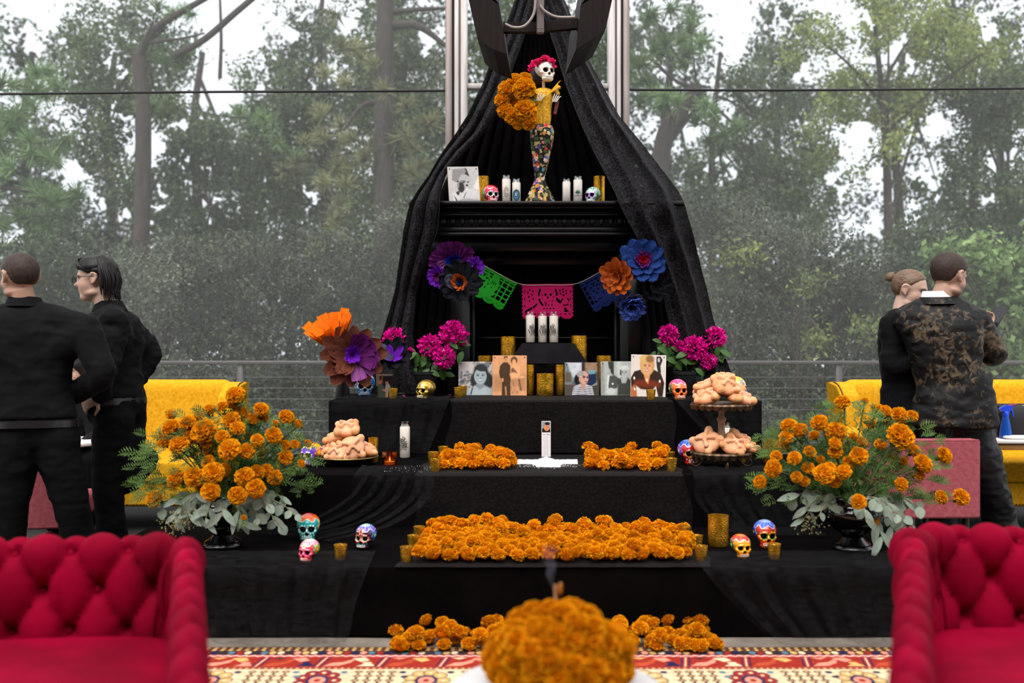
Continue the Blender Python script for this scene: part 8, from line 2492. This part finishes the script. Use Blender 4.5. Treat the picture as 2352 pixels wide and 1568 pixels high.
# ------------------------------------------------------------------ rug
rug = thing('rug', 'patterned red and cream oriental rug before the altar', 'rug', (0, 3.2, 0))
RX0, RX1, RY1 = -2.1, 2.3, 4.055
MB().add(p_bb(RX0, RX1, 1.0, RY1, .0, .007, .002)).build('rug_base', MAT('rug_ground', lin(206, 184, 150), .95, col2=lin(150, 60, 46), vscale=6, bump=.3, bscale=300), rug, True)
w_, h_ = 880, 150
PX0, PX1, PD = -1.45, 1.75, .56
X_, Y_ = np.meshgrid(np.linspace(PX0, PX1, w_), np.linspace(0, PD, h_), indexing='ij')
cv = Canvas(8, 8, (0, 0, 0)); cv.X, cv.Y = X_, Y_; cv.a = np.tile(np.array(lin(212, 190, 156)), (w_, h_, 1)); cv.asp = 1
NV, RDc, CR, TN, BLc, PKc, BRc = lin(30, 38, 76), lin(150, 46, 36), lin(214, 194, 162), lin(206, 164, 100), lin(80, 116, 136), lin(222, 140, 118), lin(92, 60, 50)
cv.put(Y_ < .275, BRc); cv.put((Y_ > .008) & (Y_ < .05) & (np.sin(X_ * 190 + 60 * np.sign(np.sin(Y_ * 300))) > .2), TN); cv.put((Y_ > .022) & (Y_ < .032), lin(60, 40, 34), .7)
cols = [NV, CR, RDc, TN, BLc, PKc, lin(50, 46, 48)]
cv.put((Y_ > .05) & (Y_ < .102), lin(64, 40, 38))
for k in range(100):
    x = PX0 + k * .033
    cv.ell(x, .076, .0135, .019, cols[(k * 5 + k // 3) % 7], .3)
cv.put((Y_ > .102) & (Y_ < .128), lin(190, 90, 84)); cv.put((np.abs(Y_ - .115 - .006 * np.sin(X_ * 180)) < .004), lin(236, 200, 190))
cv.put((Y_ > .128) & (Y_ < .252), RDc)
for k in range(14):
    x = PX0 + .02 + k * .235; f_ = 1 if k % 2 else -1
    c0, c1, c2 = cols[(k * 3) % 7], cols[(k * 2 + 1) % 6], cols[(k + 4) % 6]
    cv.poly([(x, .24), (x + .03, .20), (x + .07, .19), (x + .12, .14), (x + .10, .20), (x + .06, .235)], PKc if f_ > 0 else lin(176, 74, 48), .006)
    cv.poly([(x + .10, .145), (x + .15, .135), (x + .17, .17), (x + .14, .19), (x + .12, .17)], c1, .006)
    cv.poly([(x + .13, .24), (x + .16, .205), (x + .185, .21), (x + .20, .24)], c2, .006).ell(x + .165, .20, .018, .012, c2, .3)
    for q in (0, .015, .03):
        cv.poly([(x + .195 + q, .245), (x + .215 + q, .135), (x + .221 + q, .135), (x + .201 + q, .245)], NV if q != .015 else CR, .003)
    cv.poly([(x + .02, .14), (x + .08, .135), (x + .05, .16)], c0, .006)
cv.put((Y_ > .252) & (Y_ < .278), lin(150, 66, 60)); cv.put((Y_ > .258) & (Y_ < .272) & (np.sin(X_ * 260) > .3), TN); cv.put((Y_ > .262) & (Y_ < .266), NV, .5)
for k in range(9):
    x = PX0 + .05 + k * .40
    for q in range(4):           # little dark trees
        cv.poly([(x + .02 + q * .042, .30), (x + .028 + q * .042, .30), (x + .03 + q * .042, .56), (x + .018 + q * .042, .56)], lin(60, 46, 50), .004)
        for y in (.305, .35, .40, .46, .52): cv.ell(x + .024 + q * .042, y, .016, .014, lin(120, 92, 78), .4).ell(x + .024 + q * .042, y, .006, .006, TN, .5)
    cc = RDc if k % 2 else TN
    for q in range(9):
        a = q * 2 * PI / 9
        cv.ell(x + .285 + .062 * math.cos(a), .40 + .085 * math.sin(a), .028, .034, NV, .15).ell(x + .285 + .062 * math.cos(a), .40 + .085 * math.sin(a), .024, .029, cc, .15).ell(x + .285 + .062 * math.cos(a), .40 + .085 * math.sin(a), .008, .010, CR, .3)
    cv.ell(x + .285, .40, .042, .055, NV, .15).ell(x + .285, .40, .03, .04, PKc, .2).ell(x + .285, .40, .012, .016, RDc, .3)
    for q, y in ((.19, .31), (.20, .36), (.37, .31), (.38, .50)): cv.ell(x + q, y, .014, .013, BLc if k % 2 else NV, .3)
cv.X, cv.Y = X_, Y_; 
n_ = fbm(np.stack([X_.ravel(), Y_.ravel(), 0 * X_.ravel()], 1), 60, 3, 2).reshape(X_.shape)
cv.a = np.clip(cv.a * (1 + .12 * n_[..., None]), 0, 1)
V = np.stack([X_, RY1 - .004 - Y_, np.full_like(X_, .0078)], -1).reshape(-1, 3)
MB().add((V, [gridfaces(w_, h_)[:, ::-1]]), cv.a.reshape(-1, 3)).build('woven_pattern', MAT('rug_wool', (.5, .5, .5), .95, vcol=True, spec=.05, bump=.3, bscale=400), rug, True)

# ------------------------------------------------------------------ foreground table with a heap of marigolds
TZ = .45
tc_ = (xat(1278, 2.29), 2.29)
round_table('pedestal_table', 'round white marble pedestal table in the front centre', tc_, .252, TZ, m_marble)
bw = thing('wooden_bowl', 'dark wooden bowl heaped with marigolds in the front centre', 'bowl', (xat(1290, 2.29), 2.29, TZ))
MB().add(p_lathe([(0, 0), (.09, 0), (.095, .004), (.13, .02), (.150, .05), (.152, .056), (.146, .056), (.12, .03), (0, .012)], 48, False)).build('bowl_body', MAT('dark_wood_bowl', lin(60, 44, 24), .35, col2=lin(40, 28, 16), vscale=8, vstretch=(1, 1, 6)), bw)
ng = 92
for k in range(ng):
    zf = 1 - (k + .5) / ng * 1.0
    th = k * PI * (3 - math.sqrt(5))
    q = math.sqrt(1 - zf * zf)
    rr_ = .150 + .012 * math.sin(k * 7.1)
    dr = Vector((q * math.cos(th), q * math.sin(th), zf * .92))
    p = Vector((xat(1288, 2.29), 2.29, TZ + .045)) + Vector((dr.x * rr_, dr.y * rr_, dr.z * (rr_ - .012)))
    o = obj('marigold', random.choice(MG), None, None, loc=p, rot=(basis(dr + Vector((random.uniform(-.3, .3), random.uniform(-.3, .3), .15)), (.03, 1, .02)) @ Matrix.Rotation(random.uniform(0, 6), 3, 'Z')).to_euler(), scale=random.uniform(.064, .076))
    tag(o, 'orange marigold head heaped in the wooden bowl', 'marigold', 'marigolds in the bowl')
inc = thing('incense_stick', 'smouldering incense stump standing in the marigold heap', 'incense', at(1276, 1376, 2.29))
MB().add(p_tube([(0, 0, 0), (-.001, 0, .033)], .0032, 8)).build('stick', MAT('pale_incense_wood', lin(190, 140, 100), .8), inc)
MB().add(p_blob([((0, 0, 0), (.006, .005, .013)), ((.002, 0, .010), (.004, .004, .008))], .002, 14, 12), M=TR((.010, 0, .022))).build('resin_tip', MAT('amber_resin', lin(170, 100, 16), .4), inc)
sm_, nt, b = newmat('incense_smoke')
sw_ = sheer('incense_smoke_veil', (.55, .58, .75), .03, .025, 30)
P = catmull([at(x, y, 2.29) for x, y in ((1271, 1352), (1268, 1335), (1262, 1318), (1268, 1300), (1258, 1280), (1266, 1255))], 8)
tag(MB().add(p_tube(P, np.linspace(.002, .016, len(P)), 12, False)).build('smoke_wisp', sw_), 'thin bluish smoke wisp rising from the incense', 'smoke')

# ------------------------------------------------------------------ salt cross and strewn bits
m_salt = MAT('white_salt', lin(250, 249, 247), .9, bump=.4, bscale=500)
cc_ = on(1257, 1066, S2)
def salt(u, v):
    x = (u - .5) * .36; y = (v - .5) * .34
    ax_ = np.minimum(np.abs(x) / .030, 9)
    w1 = .022 + .015 * vn(np.stack([y * 30, y * 0, y * 0], -1), 1, 3); w2 = .020 + .008 * vn(np.stack([x * 30, x * 0, x * 0], -1), 1, 5)
    arm1 = np.clip(1 - np.abs(x) / (w1 + .02 * np.clip(-y / .1, 0, 1) + .025), 0, 1) * (np.abs(y) < .15)
    arm2 = np.clip(1 - np.abs(y - .02) / (w2 + .018), 0, 1) * (np.abs(x) < .17)
    core = np.clip(1 - np.hypot(x / (.095 + .25 * np.clip(y, -.2, .05)), (y + .045) / .115), 0, 1)
    h = np.maximum(np.maximum(arm1, arm2), core * 1.1)
    h = h * (1 + .15 * vn(np.stack([x, y, x * 0], -1), 90, 1)) + .03 * vn(np.stack([x, y, x * 0], -1), 140, 2)
    return np.stack([cc_.x + x, cc_.y + y, S2 + .0035 + np.where(h > .06, .022 * np.clip(h, 0, 1) ** .7, -.006)], -1)
o = MB().add(p_grid(salt, 150, 130)).build('salt_cross', m_salt); stuff(o); o['label'] = 'cross of white salt poured on the middle step'
gm = MB(); r_ = np.random.default_rng(8)
for k in range(420):
    x = r_.normal(0, .085); y = r_.normal(-.09, .05)
    gm.add(p_sphere((cc_.x + x, max(cc_.y + y, D2 + .02), S2 + .0055), r_.uniform(.0008, .0022), 4, 3))
for k in range(60):
    q = on(r_.uniform(880, 990), r_.uniform(1072, 1086), S2); gm.add(p_sphere((q.x, q.y, S2 + .006), r_.uniform(.0008, .0022), 4, 3))
o = gm.build('salt_grains', m_salt); stuff(o); o['label'] = 'scattered white salt grains on the middle step'
ptl = MB().add(leaf_prim(.022, .014, 4, .4, -.3)).mesh('fallen_petal'); ptl.materials.append(m_bract)
ca_ = ptl.color_attributes['Col']
for e_ in ca_.data: e_.color = (*lin(214, 60, 160), 1)
for px, py, lb in ((952, 912, 'fallen magenta petal touching the left of the gold skull'), (930, 913, 'fallen magenta petal between the votive and the gold skull'), (1030, 908, 'fallen magenta petal right of the gold skull'), (1040, 903, 'fallen magenta petal just left of the two votives')):
    q = on(px, py, S3)
    tag(obj('fallen_petal', ptl, None, None, loc=q + Vector((0, 0, .006)), rot=(random.uniform(-.4, .4), random.uniform(-.4, .4), random.uniform(0, 6))), lb, 'petal', 'fallen magenta petals')

# ------------------------------------------------------------------ things on the right side table
pb_ = Vector((xat(2310, 6.16), 6.16, .65))
sb = thing('spray_bottle', 'blue spray bottle on the white table at the right', 'bottle', pb_)
m_bl = MAT('blue_translucent_plastic', lin(30, 90, 190), .25, spec=.5, transl=.3); m_bh = MAT('blue_trigger_plastic', lin(20, 70, 220), .35)
MB().add(p_lathe([(0, 0), (.034, 0), (.037, .005), (.036, .03), (.028, .09), (.020, .125), (.017, .14), (0, .14)], 28, False)).build('bottle_body', m_bl, sb)
MB().add(p_lathe([(.018, .137), (.019, .165), (.014, .17)], 20)).build('collar', m_bh, sb)
MB().add(p_ext([(-.030, .168), (.018, .165), (.040, .19), (.044, .203), (.0, .207), (-.025, .195), (-.042, .185)], -.012, .012, 'y')).build('spray_head', m_bh, sb, smooth=False)
MB().add(p_tube([(.026, 0, .185), (.040, 0, .165), (.046, 0, .135)], [.008, .007, .005], 8)).build('trigger', m_bh, sb)
tb_ = thing('open_case', 'open black case of tools on the white table at the right', 'case', (xat(2385, 6.32), 6.32, .65))
m_case = MAT('black_case', lin(24, 23, 26), .6)
cw, cd, ch = .62, .22, .20
for q in (p_bb(-cw / 2, cw / 2, -cd / 2, cd / 2, .002, .012), ):
    MB().add(q).build('case_bottom', m_case, tb_)
for q in (p_bb(-cw / 2, cw / 2, -cd / 2, -cd / 2 + .01, .01, ch, .003), p_bb(-cw / 2, cw / 2, cd / 2 - .01, cd / 2, .01, ch, .003), p_bb(-cw / 2, -cw / 2 + .01, -cd / 2, cd / 2, .01, ch, .003), p_bb(cw / 2 - .01, cw / 2, -cd / 2, cd / 2, .01, ch, .003)):
    MB().add(q).build('case_wall', m_case, tb_)
MB().add(p_bb(-cw / 2 + .01, cw / 2 - .01, -cd / 2 + .01, cd / 2 - .01, .15, .165)).build('inner_tray', m_case, tb_)
for k, (col, a, x) in enumerate(((lin(150, 40, 60), .2, -.22), (lin(220, 200, 210), -.15, -.10), (lin(40, 40, 44), .1, .02), (lin(190, 190, 195), .3, .12), (lin(200, 60, 60), -.2, .2))):
    tl = MB().add(p_tube([(-.06, 0, 0), (.03, 0, .008), (.07, 0, .006)], [.008, .007, .004], 8)).build('tool', MAT('tool_colour', col, .4))
    tl.location = tb_.location + Vector((x, -.04 + .02 * k, .185)); tl.rotation_euler = (0, -.15, a)
    tag(tl, ['dark red handled tool in the black case', 'pale handled tool in the black case', 'black handled tool in the black case', 'silver grey tool in the black case', 'bright red handled tool in the black case'][k], 'tool', 'tools in the case')
tw = MB().add(rounded_box((xat(2340, 6.14), 6.13, .662), (.20, .07, .022), .5, 30, 16)).build('folded_towel', m_cuff)
tag(tw, 'folded white towel on the table beside the spray bottle', 'towel')
